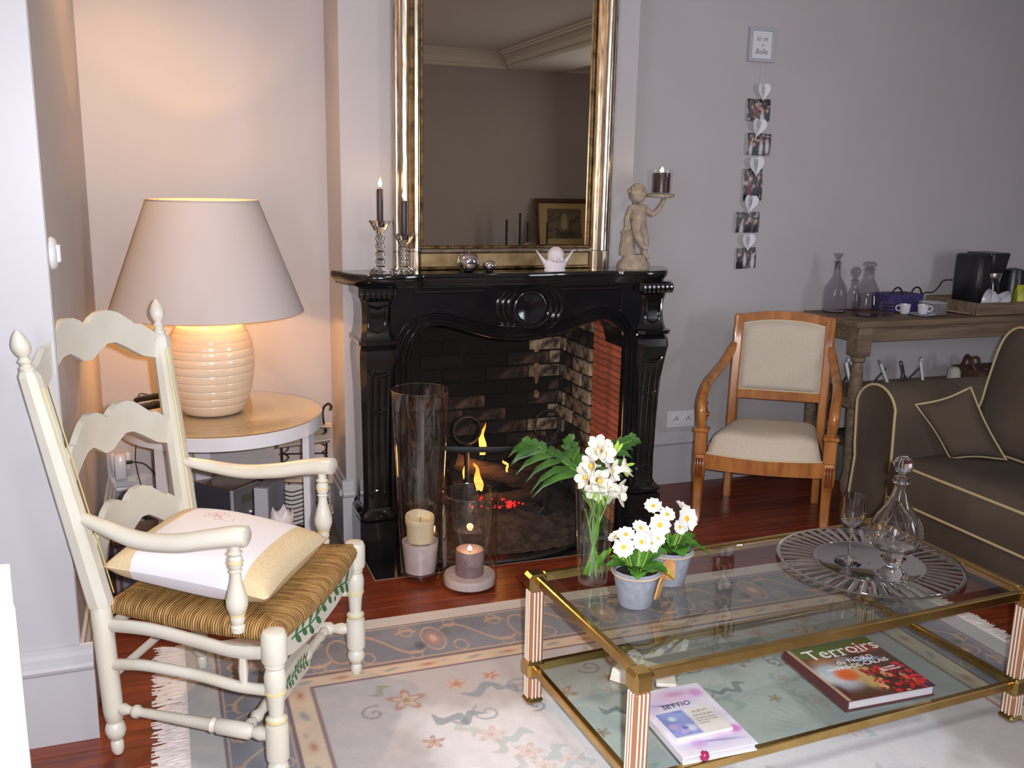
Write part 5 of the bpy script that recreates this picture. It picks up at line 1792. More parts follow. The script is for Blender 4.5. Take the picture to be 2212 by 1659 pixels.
for i, (x, z, s_, rot, dep) in enumerate(((.008, .800, .9, 4, 1), (-.006, .640, 1.0, -8, 1.2), (-.004, .465, 1.05, 6, 1), (-.020, .290, 1.0, -6, 1), (-.018, .110, .95, 3, 1))):
    b = MB()
    hp_ = []
    for t in np.linspace(0, 2*PI, 41)[:-1]:
        hx = 16*math.sin(t)**3
        hy_ = 13*math.cos(t)-5*math.cos(2*t)-2*math.cos(3*t)-math.cos(4*t)
        hp_.append((hx*.0026*s_, hy_*.0031*s_))
    ca, sa = math.cos(R(rot)), math.sin(R(rot))
    for wing in (-1, 1):                     # two folded leaves each side of the spine
        vs = []
        for (u, v) in hp_:
            uu = u*.92 if u*wing > 0 else u*.25
            vs.append((uu, v, .002+abs(uu)*.32*dep))
        b.add([(x+ca*u-sa*v, -.0135-q, z+sa*u+ca*v) for u, v, q in vs], [tuple(range(len(vs)))])
    b.obj('paper_heart', HEART, gar, smooth=False, recalc=False)
# ================================================================== mirror on the mantel
MZ = 1.0995
GILT = mat('worn_silver_gilt', S(206, 196, 180), 0.24, 1.0, col2=S(150, 130, 104), nscale=22, stretch=(3, 3, .5), contrast=(.45, .75), bump=.15, bscale=40)
GILTD = mat('dark_worn_gilt', S(150, 124, 86), 0.34, 1.0, col2=S(84, 64, 42), nscale=30, contrast=(.4, .7))
GILTM = mat('matt_old_gilt', S(176, 152, 110), 0.42, 0.7, col2=S(140, 116, 80), nscale=14)
mir = thing('mantel_mirror', 'large silver-gilt framed mirror standing on the mantel against the chimney', 'mirror', (1.277, 3.56, MZ))
MH, MW = 1.48, .905
LX, RXm = -MW/2, MW/2
b = MB()
MIRR = mat('old_mirror_glass', (0.62, 0.55, 0.42), 0.0, 1.0)
MB().box((0.008, .010, MH/2+.02), (.72, .008, MH-.10)).obj('glass', MIRR, mir, smooth=False)
MB().box((0, .026, MH/2), (MW-.02, .016, MH-.002)).obj('backing', GILTD, mir, smooth=False)
# side columns: stacked rounded mouldings
def col_prof(side):
    """profile (x offset from the outer edge inward, y towards the room) of the side moulding"""
    if side < 0:
        return [(0, .030), (0, -.008), (.006, -.016), (.014, -.014), (.018, -.022), (.030, -.034), (.046, -.034), (.056, -.020), (.062, -.004), (.068, .000), (.076, .000), (.080, -.014), (.090, -.018), (.097, -.010), (.100, .004), (.104, .010), (.104, .030)]
    return [(0, .030), (0, -.006), (.004, -.012), (.008, -.008), (.014, -.020), (.028, -.036), (.046, -.036), (.058, -.022), (.066, -.006), (.072, -.010), (.080, -.014), (.086, -.006), (.092, .006), (.092, .030)]
for side in (-1, 1):
    pr_ = col_prof(side)
    x0 = LX if side < 0 else RXm
    b = MB()
    b.prism([(x0-side*u*1.0 if side > 0 else x0+u, v) for u, v in pr_], .072, MH, lambda u, v, w: (u, v, w))
    b.obj('frame_side', GILT, mir, angle=50)
    b = MB()
    b.prism([(x0-side*u if side > 0 else x0+u, v*1.05) for u, v in pr_], 0.0, .070, lambda u, v, w: (u, v, w))
    b.obj('frame_block', GILT, mir, angle=50)
    b = MB().box((x0-side*(.098 if side > 0 else 0)+(.109 if side < 0 else 0), .004, (MH+.09)/2), (.012, .018, MH-.09), b=.003)
    b.obj('inner_slip', GILTD, mir, smooth=False)
    b = MB().box((x0+(.072 if side < 0 else -.084), -.0005, MH/2+.04), (.008, .004, MH-.085))  # narrow fillet in the darker gilt
    b.obj('dark_fillet', GILTD, mir, smooth=False)
bw0, bw1 = LX+.104, RXm-.092
MB().box(((bw0+bw1)/2, .006, .036), (bw1-bw0, .020, .056), b=.003).obj('base_panel', GILTM, mir, smooth=False)
MB().tube([(bw0, -.004, .072), (bw1, -.004, .072)], .009, 8).obj('base_moulding', GILT, mir)
MB().tube([(bw0, .002, .086), (bw1, .002, .086)], .007, 8).obj('base_moulding', GILTD, mir)
MB().tube([(bw0, -.004, .006), (bw1, -.004, .006)], .007, 8).obj('base_moulding', GILTD, mir)
MB().box((0, .006, MH-.045), (MW-.2, .03, .09), b=.01).obj('frame_top', GILT, mir, smooth=False)

# ================================================================== things on the mantel
WAXB = mat('dark_aubergine_wax', S(58, 44, 48), 0.4, sss=0.1)
WICKM = mat('wick', (0.01, 0.01, 0.01), 0.9)
CFL = emission('candle_flame', (1.0, 0.80, 0.45), 14, (1.0, 0.55, 0.15), 0.0, 0.04)
def candle_flame(x, y, z, h, w, parent, lean=0.0):
    prof = [(.0008, 0), (w*.7, h*.12), (w, h*.32), (w*.8, h*.55), (w*.4, h*.80), (.0006, h)]
    b = MB()
    b.lathe(prof, 12)
    b.v = [(p[0]+lean*(p[2]/h)**2*h, p[1], p[2]) for p in b.v]
    o = b.obj('candle_flame', CFL, parent, loc=(x, y, z))
    return o
SOLID = mat('solid_crystal', (0.97, 0.97, 0.98), 0.0, trans=1.0, ior=1.52)
def crystal_stick(label, clabel, x, y, H_, ch):
    t = thing('crystal_candlestick', label, 'candlestick', (x, y, MZ))
    b = MB()
    b.lathe([(.040, 0), (.041, .006), (.034, .014), (.017, .024), (.014, .028)], 8)
    b.obj('foot', SOLID, t, smooth=False)
    b = MB()
    z = .027
    seg = (H_-.05-.027)/4
    prof = []
    for k in range(4):
        prof += [(.0125, z), (.0185, z+seg*.5)]
        z += seg
    prof.append((.012, H_-.05))
    rings = []
    for k, (r, zz) in enumerate(prof):
        a0 = (PI/8) if k % 2 else 0
        rings.append([(r*math.cos(a0+2*PI*i/8), r*math.sin(a0+2*PI*i/8), zz) for i in range(8)])
    b.loft(rings)
    b.obj('faceted_stem', SOLID, t, smooth=False)
    b = MB()
    b.lathe([(.012, H_-.049), (.018, H_-.040), (.039, H_-.004), (.041, H_), (.014, H_-.004), (.012, H_-.02), (.003, H_-.02)], 8)
    b.obj('cup', SOLID, t, smooth=False)
    c = thing('taper_candle', clabel, 'candle', (x, y, MZ+H_-.0195))
    MB().lathe([(.0105, 0), (.0115, .004), (.0118, ch-.006), (.0105, ch-.001), (.003, ch)], 20).obj('wax', WAXB, c, angle=50)
    MB().tube([(0, 0, ch), (.001, 0, ch+.010)], .0009, 5).obj('wick', WICKM, c)
    candle_flame(0, 0, ch+.006, .034, .0075, c, .05)
crystal_stick('faceted crystal candlestick at the mantel end, the taller of two', 'lit dark taper in the taller crystal candlestick at the mantel end', .752, 3.465, .192, .134)
crystal_stick('shorter faceted crystal candlestick in front of the gilt mirror frame', 'lit dark taper in the shorter crystal candlestick before the mirror frame', .838, 3.450, .145, .140)
light('candle_glow', 'POINT', (.752, 3.452, MZ+.345), .12, (1, .6, .25), shadow_soft_size=.012)
light('candle_glow', 'POINT', (.838, 3.438, MZ+.305), .12, (1, .6, .25), shadow_soft_size=.012)
def apple(label, x, y, r):
    t = thing('silver_apple', label, 'ornament', (x, y, MZ))
    prof = []
    for k in range(25):
        a = -PI/2+PI*k/24
        rr = r*(math.cos(a)*(1+.10*math.sin(a)) + .0)
        zz = r*.95*(math.sin(a)) - r*.22*math.exp(-((PI/2-a)/.35)**2) + r*.16*math.exp(-((a+PI/2)/.35)**2)
        prof.append((max(rr, .0008), zz))
    zm = min(p[1] for p in prof)
    b = MB()
    b.lathe([(p[0], p[1]-zm) for p in prof], 40)
    b.obj('fruit', CHROME, t, angle=80)
    MB().tube([(0, 0, r*1.45), (.002, 0, r*1.75), (.006, 0, r*2.05)], [r*.05, r*.045, r*.07], 8).obj('stalk', CHROME, t)
apple('polished silver apple ornament, the larger of two on the mantel', 1.090, 3.455, .043)
apple('small polished silver apple ornament beside the larger one', 1.172, 3.450, .026)
BISQ = mat('white_plaster', S(214, 206, 210), 0.8, bump=0.2, bscale=90)
ca = thing('cherub_head', 'white plaster cherub bust with raised wings, centre right of the mantel', 'figurine', (1.438, 3.435, MZ))
def blob(b, c, r, n=20, m=14, f=None):
    def g(u, v):
        a, e = 2*PI*u, -PI/2+PI*v
        d = Vector((math.cos(e)*math.cos(a), math.cos(e)*math.sin(a), math.sin(e)))
        k = f(d) if f else 1
        return (c[0]+r[0]*d.x*k, c[1]+r[1]*d.y*k, c[2]+r[2]*d.z*k)
    b.grid(g, n, m, cu=True)
b = MB()
b.loft([[(.052*s*math.cos(a), .030*s*math.sin(a), z) for a in np.linspace(0, 2*PI, 25)[:-1]] for z, s in ((0, .86), (.004, .88), (.012, .80), (.028, .95), (.04, .8), (.05, .5))])
b.obj('bust', BISQ, ca, angle=60)
b = MB()
def headf(d):
    return 1+.05*math.sin(9*math.atan2(d.y, d.x))*max(0, d.z+.1)
blob(b, (0, -.006, .060), (.034, .032, .034), 40, 24, headf)
blob(b, (0, -.040, .054), (.005, .006, .006), 10, 8)
blob(b, (-.014, -.033, .048), (.010, .008, .008), 10, 8)
blob(b, (.014, -.033, .048), (.010, .008, .008), 10, 8)
blob(b, (0, -.036, .041), (.006, .005, .003), 10, 8)
for s in (-1, 1):
    blob(b, (s*.011, -.035, .062), (.005, .004, .003), 10, 8)
b.obj('head', BISQ, ca, angle=80)
for s in (-1, 1):
    b = MB()
    for k in range(5):
        t = k/4
        p0 = Vector((s*.030, .004, .022+.008*t))
        p1 = Vector((s*(.062+.018*t-.010*(1-t)), .004, .036+.046*t))
        b.tube([p0, p0.lerp(p1, .55)+Vector((0, 0, -.003)), p1], [.008, .0085, .003], 8, flat=(.6, 1))
    b.obj('wing', BISQ, ca)

# ------------------------------------------------------------------ putto carrying a tray with a glass and candle
STONE = mat('beige_cast_stone', S(176, 158, 136), 0.9, col2=S(148, 132, 114), nscale=40, bump=0.35, bscale=140)
PX, PY = 1.800, 3.470
pu = thing('putto_statuette', 'beige stone putto leaning on a stump and holding up a tray', 'statuette', (PX, PY, MZ))
MB().lathe([(.066, 0), (.068, .010), (.064, .026), (.052, .040), (.047, .046), (.044, .060)], 36, scale=(1.05, .80), ns=lambda a, k: 1+.02*math.sin(5*a+k)).obj('rock_base', STONE, pu, angle=60)
b = MB().lathe([(.034, .055), (.031, .09), (.026, .13), (.025, .152), (.018, .157)], 24, o=(-.026, .010, 0), ns=lambda a, k: 1+.05*math.sin(4*a+1.7*k))
b.obj('stump', STONE, pu, angle=70)
def skin_body(name, verts, edges, radii, m, parent, levels=2):
    me = bpy.data.meshes.new(name)
    me.from_pydata(verts, edges, [])
    o = bpy.data.objects.new(name, me)
    COL.objects.link(o)
    o.modifiers.new('skin', 'SKIN')
    bm_ = bmesh.new()
    bm_.from_mesh(me)
    lay = bm_.verts.layers.skin.verify()
    bm_.verts.ensure_lookup_table()
    for i, v in enumerate(bm_.verts):
        r = radii[i]
        v[lay].radius = (r, r) if not isinstance(r, tuple) else r
        v[lay].use_root = (i == 0)
    bm_.to_mesh(me)
    bm_.free()
    sub = o.modifiers.new('sub', 'SUBSURF')
    sub.levels = levels
    sub.render_levels = levels
    dg = bpy.context.evaluated_depsgraph_get()
    me2 = bpy.data.meshes.new_from_object(o.evaluated_get(dg))
    bpy.data.objects.remove(o)
    me2.name = name
    me2.materials.clear()
    me2.materials.append(m)
    me2.polygons.foreach_set('use_smooth', [True]*len(me2.polygons))
    o = bpy.data.objects.new(name, me2)
    COL.objects.link(o)
    o.parent = parent
    return o
V = [(.012, -.010, .165),   # 0 pelvis
     (.008, -.012, .200),   # 1 belly
     (.002, -.008, .232),   # 2 chest
     (-.004, -.006, .258),  # 3 neck base
     (-.010, -.008, .272),  # 4 neck
     (-.030, -.010, .246),  # 5 R shoulder (photo left)
     (-.046, -.014, .205),  # 6 elbow
     (-.046, -.012, .168),  # 7 wrist
     (-.052, -.012, .154),  # 8 hand on stump
     (.034, -.008, .248),   # 9 L shoulder
     (.070, -.014, .218),   # 10 elbow
     (.096, -.018, .244),   # 11 forearm
     (.116, -.016, .276),   # 12 wrist
     (.122, -.014, .288),   # 13 palm
     (-.004, -.020, .158),  # 14 hip a
     (-.010, -.046, .136),  # 15 knee a (crossed leg)
     (.014, -.044, .098),   # 16 shin a
     (.040, -.046, .086),   # 17 foot a
     (.034, -.008, .150),   # 18 hip b
     (.042, -.016, .108),   # 19 knee b
     (.043, -.010, .062),   # 20 ankle b
     (.052, -.034, .046)]   # 21 foot b
E_ = [(0, 1), (1, 2), (2, 3), (3, 4), (2, 5), (5, 6), (6, 7), (7, 8), (2, 9), (9, 10), (10, 11), (11, 12), (12, 13), (0, 14), (14, 15), (15, 16), (16, 17), (0, 18), (18, 19), (19, 20), (20, 21)]
RD = [.026, .028, .026, .015, .012, .014, .0115, .009, .010, .014, .012, .0105, .008, .010, .021, .0175, .0125, .009, .021, .0165, .011, .010]
bod = skin_body('body', V, E_, RD, STONE, pu)
# fingers of the raised hand under the tray, and of the hand on the stump
b = MB()
for k in range(4):
    b.tube([(.122+.002*k, -.020+.005*k, .286), (.128, -.021+.005*k, .292), (.127, -.021+.005*k, .2995)], [.0042, .0038, .003], 6)
b.tube([(.116, -.022, .284), (.110, -.026, .288), (.106, -.024, .289)], [.004, .0036, .003], 6)
for k in range(4):
    b.tube([(-.054, -.018+.0045*k, .156), (-.062, -.019+.005*k, .153), (-.065, -.019+.005*k, .146)], [.004, .0036, .003], 6)
b.tube([(-.048, -.020, .158), (-.046, -.026, .154), (-.045, -.028, .148)], [.0042, .0036, .003], 6)
b.obj('fingers', STONE, bod)
# head with curls, turned towards the tray
b = MB()
HC = Vector((-.004, -.014, .302))
rt = Matrix.Rotation(R(28), 4, 'Z') @ Matrix.Rotation(R(10), 4, 'Y')
def hp3(x, y, z):
    return HC + (rt @ Vector((x, y, z)))
def addblob(c, r, f=None, n=20, m=14):
    s0 = len(b.v)
    blob(b, (0, 0, 0), r, n, m, f)
    for i in range(s0, len(b.v)):
        p = rt @ (Vector(b.v[i])+Vector(c))
        b.v[i] = tuple(HC+p)
addblob((0, 0, 0), (.032, .035, .037), None, 32, 22)
addblob((0, -.012, -.016), (.025, .022, .020))
for s in (-1, 1):
    addblob((s*.013, -.026, -.008), (.009, .007, .008))
    addblob((s*.0115, -.0325, .006), (.0045, .003, .0028))
    addblob((s*.0115, -.0315, .0115), (.007, .0035, .0022))
    addblob((s*.032, .002, -.002), (.004, .007, .009))
addblob((0, -.036, -.001), (.0042, .006, .006))
addblob((0, -.0345, -.0135), (.0065, .0035, .0022))
addblob((0, -.0335, -.0175), (.0055, .0035, .0024))
hd_ = b.obj('head', STONE, pu, angle=80)
b = MB()
r_ = random.Random(2)
for i in range(70):
    a = r_.uniform(0, 2*PI)
    e = r_.uniform(.05, 1.0)*PI/2
    d = Vector((math.cos(e)*math.cos(a), math.cos(e)*math.sin(a), math.sin(e)))
    if d.y < -.55 and d.z < .55:
        continue
    s0 = len(b.v)
    blob(b, (0, 0, 0), (.0075, .0075, .0065), 8, 6)
    for k in range(s0, len(b.v)):
        p = rt @ (Vector(b.v[k])+Vector((d.x*.032, d.y*.035, d.z*.036)))
        b.v[k] = tuple(HC+p)
stuff(b.obj('curls', STONE, hd_, angle=80))
MB().lathe([(.020, .292), (.054, .291), (.057, .296), (.057, .302), (.052, .3035), (.048, .301), (.003, .3005)], 36, o=(.102, -.010, .0)).obj('tray', STONE, pu, angle=50)
GX, GY, GZ = PX+.102, PY-.010, MZ+.3022
gv = thing('glass_candle_holder', 'clear glass tumbler holding a dark candle on the putto tray', 'candle holder', (GX, GY, GZ))
MB().lathe([(.044, 0.0), (.046, .004), (.0475, .098), (.0455, .098), (.0440, .006), (.003, .005)], 40).obj('glass', GLASS, gv, angle=40)
pc = thing('pillar_candle', 'lit short dark pillar candle inside the glass on the putto tray', 'candle', (GX+.003, GY, GZ+.0055))
WAXD = mat('dark_plum_wax', S(62, 36, 40), 0.35, sss=0.15)
MB().lathe([(.034, 0), (.0345, .074), (.033, .078), (.026, .0765), (.004, .072)], 32).obj('wax', WAXD, pc, angle=50)
MB().tube([(0, 0, .072), (0, 0, .082)], .001, 5).obj('wick', WICKM, pc)
candle_flame(0, 0, .080, .022, .0075, pc)
light('candle_glow', 'POINT', (GX+.003, GY, GZ+.115), .12, (1, .55, .22), shadow_soft_size=.012)

# ================================================================== sideboard group at the room's other end, seen in the mirror
SBW = mat('dark_sideboard_wood', S(70, 44, 28), 0.4, col2=S(52, 32, 20), nscale=5, stretch=(1, 6, 6))
sb = thing('sideboard', 'dark wooden sideboard by the opposite wall, known only from the mirror', 'sideboard', (3.75, -2.15, 0))
MB().box((0, 0, .385), (1.6, .44, .63), b=.006).obj('body', SBW, sb, smooth=False)
MB().box((0, .01, .715), (1.68, .50, .030), b=.006).obj('top', SBW, sb, smooth=False)
for x in (-.53, 0, .53):
    d = MB().box((x, .225, .39), (.50, .014, .56), b=.004).obj('door', SBW, sb, smooth=False)
    MB().lathe([(.004, 0), (.011, .006), (.012, .014), (.004, .02)], 14, o=(x+.2, .231, .42), M=Matrix.Rotation(-PI/2, 4, 'X')).obj('knob', BRASS, d)
for sx in (-1, 1):
    for sy in (-1, 1):
        MB().lathe([(.02, 0), (.028, .03), (.024, .07)], 14, o=(sx*.74, sy*.17, 0)).obj('foot', SBW, sb)
fpic = thing('framed_engraving', 'framed old engraving with dark wood frame, reflected in the mirror', 'picture', (4.04, -2.24, .7305), R(184))
M_ = Matrix.Translation((0, 0, .002)) @ Matrix.Rotation(R(-12), 4, 'X')
FRD = mat('dark_red_frame_wood', S(92, 48, 26), 0.35, col2=S(62, 32, 18), nscale=6)
W_, H_ = .62, .53
for (c_, d_) in (((-W_/2, 0, H_/2), (.045, .03, H_)), ((W_/2, 0, H_/2), (.045, .03, H_)), ((0, 0, .0225), (W_, .03, .045)), ((0, 0, H_-.0225), (W_, .03, .045))):
    MB().box(c_, d_, b=.006).xf(M_).obj('frame_side', FRD, fpic, smooth=False)
MB().box((0, .006, H_/2), (W_-.03, .010, H_-.03)).xf(M_).obj('mount', mat('yellowed_mount', S(188, 164, 116), 0.7), fpic, smooth=False)
def engr(U, V):
    C = np.zeros(U.shape+(3,))
    C[:] = np.array(S(118, 106, 82))
    C = over(C, smoothstep(.45, .65, vnoise(U, V, 22, 5))*.8, S(78, 70, 54))
    C = over(C, np.exp(-(((U-.19)/.04)**2+((V-.17)/.10)**2)**2)*.9, S(186, 172, 136))
    C = over(C, np.exp(-(((U-.16)/.10)**2+((V-.05)/.05)**2)**2)*.8, S(58, 52, 40))
    C = over(C, smoothstep(.26, .28, V)*.5, S(92, 84, 64))
    return C
printed('engraving', .38, .32, 60, 50, engr, mat('engraving_print', (1, 1, 1), .6, attr='Print'), fpic, lambda u, v: tuple(M_ @ Vector((u-.19, -.0002, v+.105))))
DARKC = mat('black_wax', (0.012, 0.012, 0.014), 0.4)
for i, (x, y, h, lab) in enumerate(((3.36, -2.22, .30, 'black taper on a small stand, furthest from the reflected picture'), (3.50, -2.20, .37, 'tallest black taper reflected beside the picture'), (3.55, -2.10, .28, 'shorter black taper close to the tallest reflected one'), (3.735, -2.02, .29, 'black taper in front of the reflected engraving'))):
    t = thing('black_candle', lab, 'candle', (x, y, .7305))
    MB().lathe([(.030, 0), (.032, .004), (.012, .012), (.008, .03), (.018, .04), (.018, .046), (.010, .046)], 18).obj('holder', CHROME, t, angle=40)
    MB().lathe([(.011, .046), (.0115, h), (.004, h+.006)], 14).obj('wax', DARKC, t)
# ================================================================== rug
RX0, RX1, RY0, RY1 = -.006, 2.506, .75, 2.885
rug = thing('rug', 'pale Chinese rug with a blue-grey scroll border and white fringe under the glass table', 'rug', (RX0, RY0, 0))
RW, RD_ = RX1-RX0, RY1-RY0
RUGB = mat('rug_edge', S(176, 172, 166), 0.95)
RUGP = mat('rug_pile', (1, 1, 1), 0.95, attr='Print', sheen=0.15, bump=0.5, bscale=350)
MB().box((RW/2, RD_/2, .0031), (RW-.002, RD_-.002, .0058)).obj('backing', RUGB, rug, smooth=False)
def rugfn(U, V):
    dl, dr, dt, db = U, RW-U, RD_-V, V
    vert = lambda d: np.interp(d, [0, .068, .317, .365, 1.2], [0, .088, .268, .331, 1.166])
    dt_, db_ = vert(dt), vert(db)
    D = np.minimum(np.minimum(dl, dr), np.minimum(dt_, db_))
    side = np.minimum(dl, dr) < np.minimum(dt_, db_)
    s = np.where(side, V, U)                      # running along the border
    n1 = vnoise(U, V, 9, 1)
    n2 = vnoise(U, V, 40, 2)
    n3 = vnoise(U, V, 3, 3)
    wear = (n2-.5)*.10
    C = np.zeros(U.shape+(3,))
    field = np.array(S(226, 224, 226))
    C[:] = field
    C = over(C, smoothstep(.40, .75, n1)*.35, S(204, 208, 212))
    C = over(C, smoothstep(.5, .8, n3)*.35, S(226, 222, 218))
    # greyer zone of the field next to the border, soft uneven inner line
    zone = smoothstep(.66, .50, D+ (n1-.5)*.22)
    C = over(C, zone*.75, S(168, 160, 157))
    # corner and edge flower sprays
    rs_ = np.random.RandomState(12)
    def bloom(C, cx, cy, r, c1, c2, c3):
        X, Y = U-cx, V-cy
        sel = (np.abs(X) < 2.2*r) & (np.abs(Y) < 2.2*r)
        if not sel.any():
            return C
        rr, th = np.hypot(X, Y), np.arctan2(Y, X)
        pet = r*(.72+.28*np.cos(5*th+cx*9))
        C = over(C, smoothstep(1.15, .85, rr/pet)*.75, c1)
        C = over(C, smoothstep(.75, .55, rr/pet)*.8, c2)
        C = over(C, smoothstep(.10, .0, np.abs(rr/pet-.80))*.6, c3)
        C = over(C, smoothstep(.32, .2, rr/pet)*.8, c3)
        return C
    def leaf(C, cx, cy, L, w, ang, col):
        X, Y = (U-cx)*math.cos(ang)+(V-cy)*math.sin(ang), -(U-cx)*math.sin(ang)+(V-cy)*math.cos(ang)
        Y = Y - .9*w*np.sin(X/L*PI*1.2)
        e = (X/L)**2+(Y/w)**2
        return over(C, smoothstep(1.1, .8, e)*.75, col)
    def curl(C, cx, cy, r, ph, col, w=.005, turns=1.4):
        X, Y = U-cx, V-cy
        rr, th = np.hypot(X, Y), np.mod(np.arctan2(Y, X)-ph, 2*PI)
        for k in range(2):
            t = th+2*PI*k
            rad = r*(1-t/(2*PI*turns))
            C = over(C, np.where((t < 2*PI*turns), smoothstep(w*1.4, w*.5, np.abs(rr-rad)), 0)*.65, col)
        return C
    PK, CRm, OC, TL, GR = S(186, 132, 118), S(206, 188, 166), S(170, 120, 84), S(128, 142, 150), S(152, 152, 128)
    Hf = RD_
    sprays = [(.58, Hf-.52), (RW-.58, Hf-.52), (.58, .50), (RW-.58, .50), (1.25, Hf-.47), (1.02, Hf-.62), (RW/2+.35, Hf-.62)]
    for k, (cx, cy) in enumerate(sprays):
        big = 1.0 if k < 5 else .7
        sx = 1 if cx < RW/2 else -1
        C = bloom(C, cx, cy, .060*big, PK, CRm, OC)
        C = bloom(C, cx+sx*.16, cy+.04, .038*big, CRm, PK, OC)
        C = bloom(C, cx+sx*.02, cy-.22, .032*big, PK, CRm, OC)
        C = bloom(C, cx+sx*.27, cy+.055, .030*big, PK, OC, CRm)
        for dx, dy, L, w, a in ((.09, -.13, .055, .020, 2.6), (.14, -.14, .05, .016, .3), (.22, -.01, .065, .018, .2), (-.06, .07, .04, .014, .6), (.29, -.02, .045, .014, -.7)):
            C = leaf(C, cx+sx*dx, cy+dy, L*big, w*big, a*sx, TL if dx > 0 else GR)
        C = curl(C, cx+sx*.33, cy-.03, .050*big, .4*k, TL)
        C = curl(C, cx+sx*.20, cy-.13, .045*big, 2+.4*k, S(146, 152, 160))
        C = curl(C, cx-sx*.10, cy-.04, .04*big, 1+.6*k, S(132, 112, 114), .004)
    # medallion flowers scattered in the light field
    for k in range(26):
        cx, cy = .75+rs_.rand()*(RW-1.5), .45+rs_.rand()*(Hf-1.1)
        r = rs_.uniform(.022, .044)
        C = bloom(C, cx, cy, r, S(216, 196, 190), S(224, 216, 206), S(206, 176, 168))
        C = leaf(C, cx+r*1.6, cy-r*.6, r*1.1, r*.4, rs_.rand()*3, S(186, 198, 200))
        C = leaf(C, cx-r*1.3, cy+r, r*1.0, r*.36, rs_.rand()*3, S(192, 200, 192))
    # beige guard band with small flowers and leaves
    band = (D > .262) & (D < .338)
    Cb = np.zeros_like(C)
    Cb[:] = np.array(S(206, 186, 162))
    m = np.mod(s, .26)
    q = D-.300
    Cb = over(Cb, np.exp(-(((m-.06)/.026)**2+((q-.006*np.sin(m*60))/.012)**2)**2)*.75, TL)
    Cb = over(Cb, np.exp(-(((m-.17)/.030)**2+(q/.015)**2)**2)*.7, PK)
    Cb = over(Cb, np.exp(-(((m-.17)/.012)**2+(q/.007)**2)**2)*.8, OC)
    Cb = over(Cb, np.exp(-(((m-.225)/.014)**2+((q+.012)/.007)**2)**2)*.6, GR)
    C = np.where(band[..., None], Cb, C)
    # blue-grey main border with tan scrollwork
    bord = (D >= .085) & (D <= .262)
    Cm = np.zeros_like(C)
    Cm[:] = np.array(S(126, 128, 138))
    Cm = over(Cm, smoothstep(.45, .7, n1)*.5, S(104, 110, 124))
    v = (D-.174)/.088
    TAN = np.array(S(190, 158, 130))
    P_ = .30
    m = np.mod(s, P_)/P_
    def ln(dist, w):
        return smoothstep(w, w*.45, np.abs(dist))
    w = .085
    c1 = .62*np.sin(2*PI*m)
    Cm = over(Cm, ln(v-c1, w)*.85*((m < .38) | (m > .62)), TAN)
    Cm = over(Cm, ln(v+c1, w)*.85*((m > .14) & (m < .36)), TAN)
    for mc, vc, rx_, ry_ in ((.5, 0, .12, .62), (.25, -.55, .07, .26), (.75, .55, .07, .26), (.25, .72, .06, .2), (.75, -.72, .06, .2)):
        e = np.sqrt(((m-mc)/rx_)**2+((v-vc)/ry_)**2)
        th = np.arctan2((v-vc), (m-mc))
        Cm = over(Cm, ln((e-1)*min(rx_/.12, 1)*.8, w*.9)*.85*((th > -2.3) | (rx_ > .1)), TAN)
    m2 = np.mod(s+.15, P_*2)/(P_*2)
    fl_ = np.exp(-(((m2-.5)/.045)**2+(v/.42)**2)**2)
    Cm = over(Cm, fl_*.8, PK)
    Cm = over(Cm, np.exp(-(((m2-.5)/.020)**2+(v/.18)**2)**2)*.8, CRm)
    Cm = over(Cm, np.exp(-(((m2-.415)/.03)**2+((v-.3)/.22)**2)**2)*.8, S(66, 76, 88))
    Cm = over(Cm, np.exp(-(((m2-.585)/.03)**2+((v+.3)/.22)**2)**2)*.8, S(96, 112, 104))
    C = np.where(bord[..., None], Cm, C)
    # plain outer band
    outb = D < .088
    Co = np.zeros_like(C)
    Co[:] = np.array(S(200, 194, 190))
    Co = over(Co, np.where(side, .6, .0), S(164, 170, 174))
    C = np.where(outb[..., None], Co, C)
    # dark wine and pale rules
    WINE = np.array(S(112, 78, 88))
    for d0, wd, col in ((.086, .0035, WINE), (.094, .003, np.array(S(190, 172, 160))), (.262, .0045, WINE), (.337, .0050, WINE), (.252, .003, np.array(S(186, 160, 138)))):
        C = over(C, smoothstep(wd*1.3, wd*.6, np.abs(D-d0))*.85, col)
    C = C*(1+wear[..., None])
    return C
printed('pile_pattern', RW, RD_, 560, 476, rugfn, RUGP, rug, lambda u, v: (u, v, .0063))
FRG = mat('white_fringe', S(226, 218, 214), 0.95)
r_ = random.Random(21)
for sx, x0, xl in ((-1, 0, -.090), (1, RW, .068)):
    b = MB()
    for k in range(620):
        y = RD_*(k+r_.random())/620
        dy = r_.uniform(-.022, .022)
        L_ = xl*r_.uniform(.75, 1.08)
        zt = r_.uniform(.004, .011)
        b.tube([(x0, y, .008), (x0+L_*.3, y+dy*.2+r_.uniform(-.004, .004), zt), (x0+L_*.7, y+dy*.7+r_.uniform(-.006, .006), .0055), (x0+L_, y+dy, .0035)], [.0032, .0030, .0026, .0016], 4)
    stuff(b.obj('fringe', FRG, rug, angle=80, recalc=False))

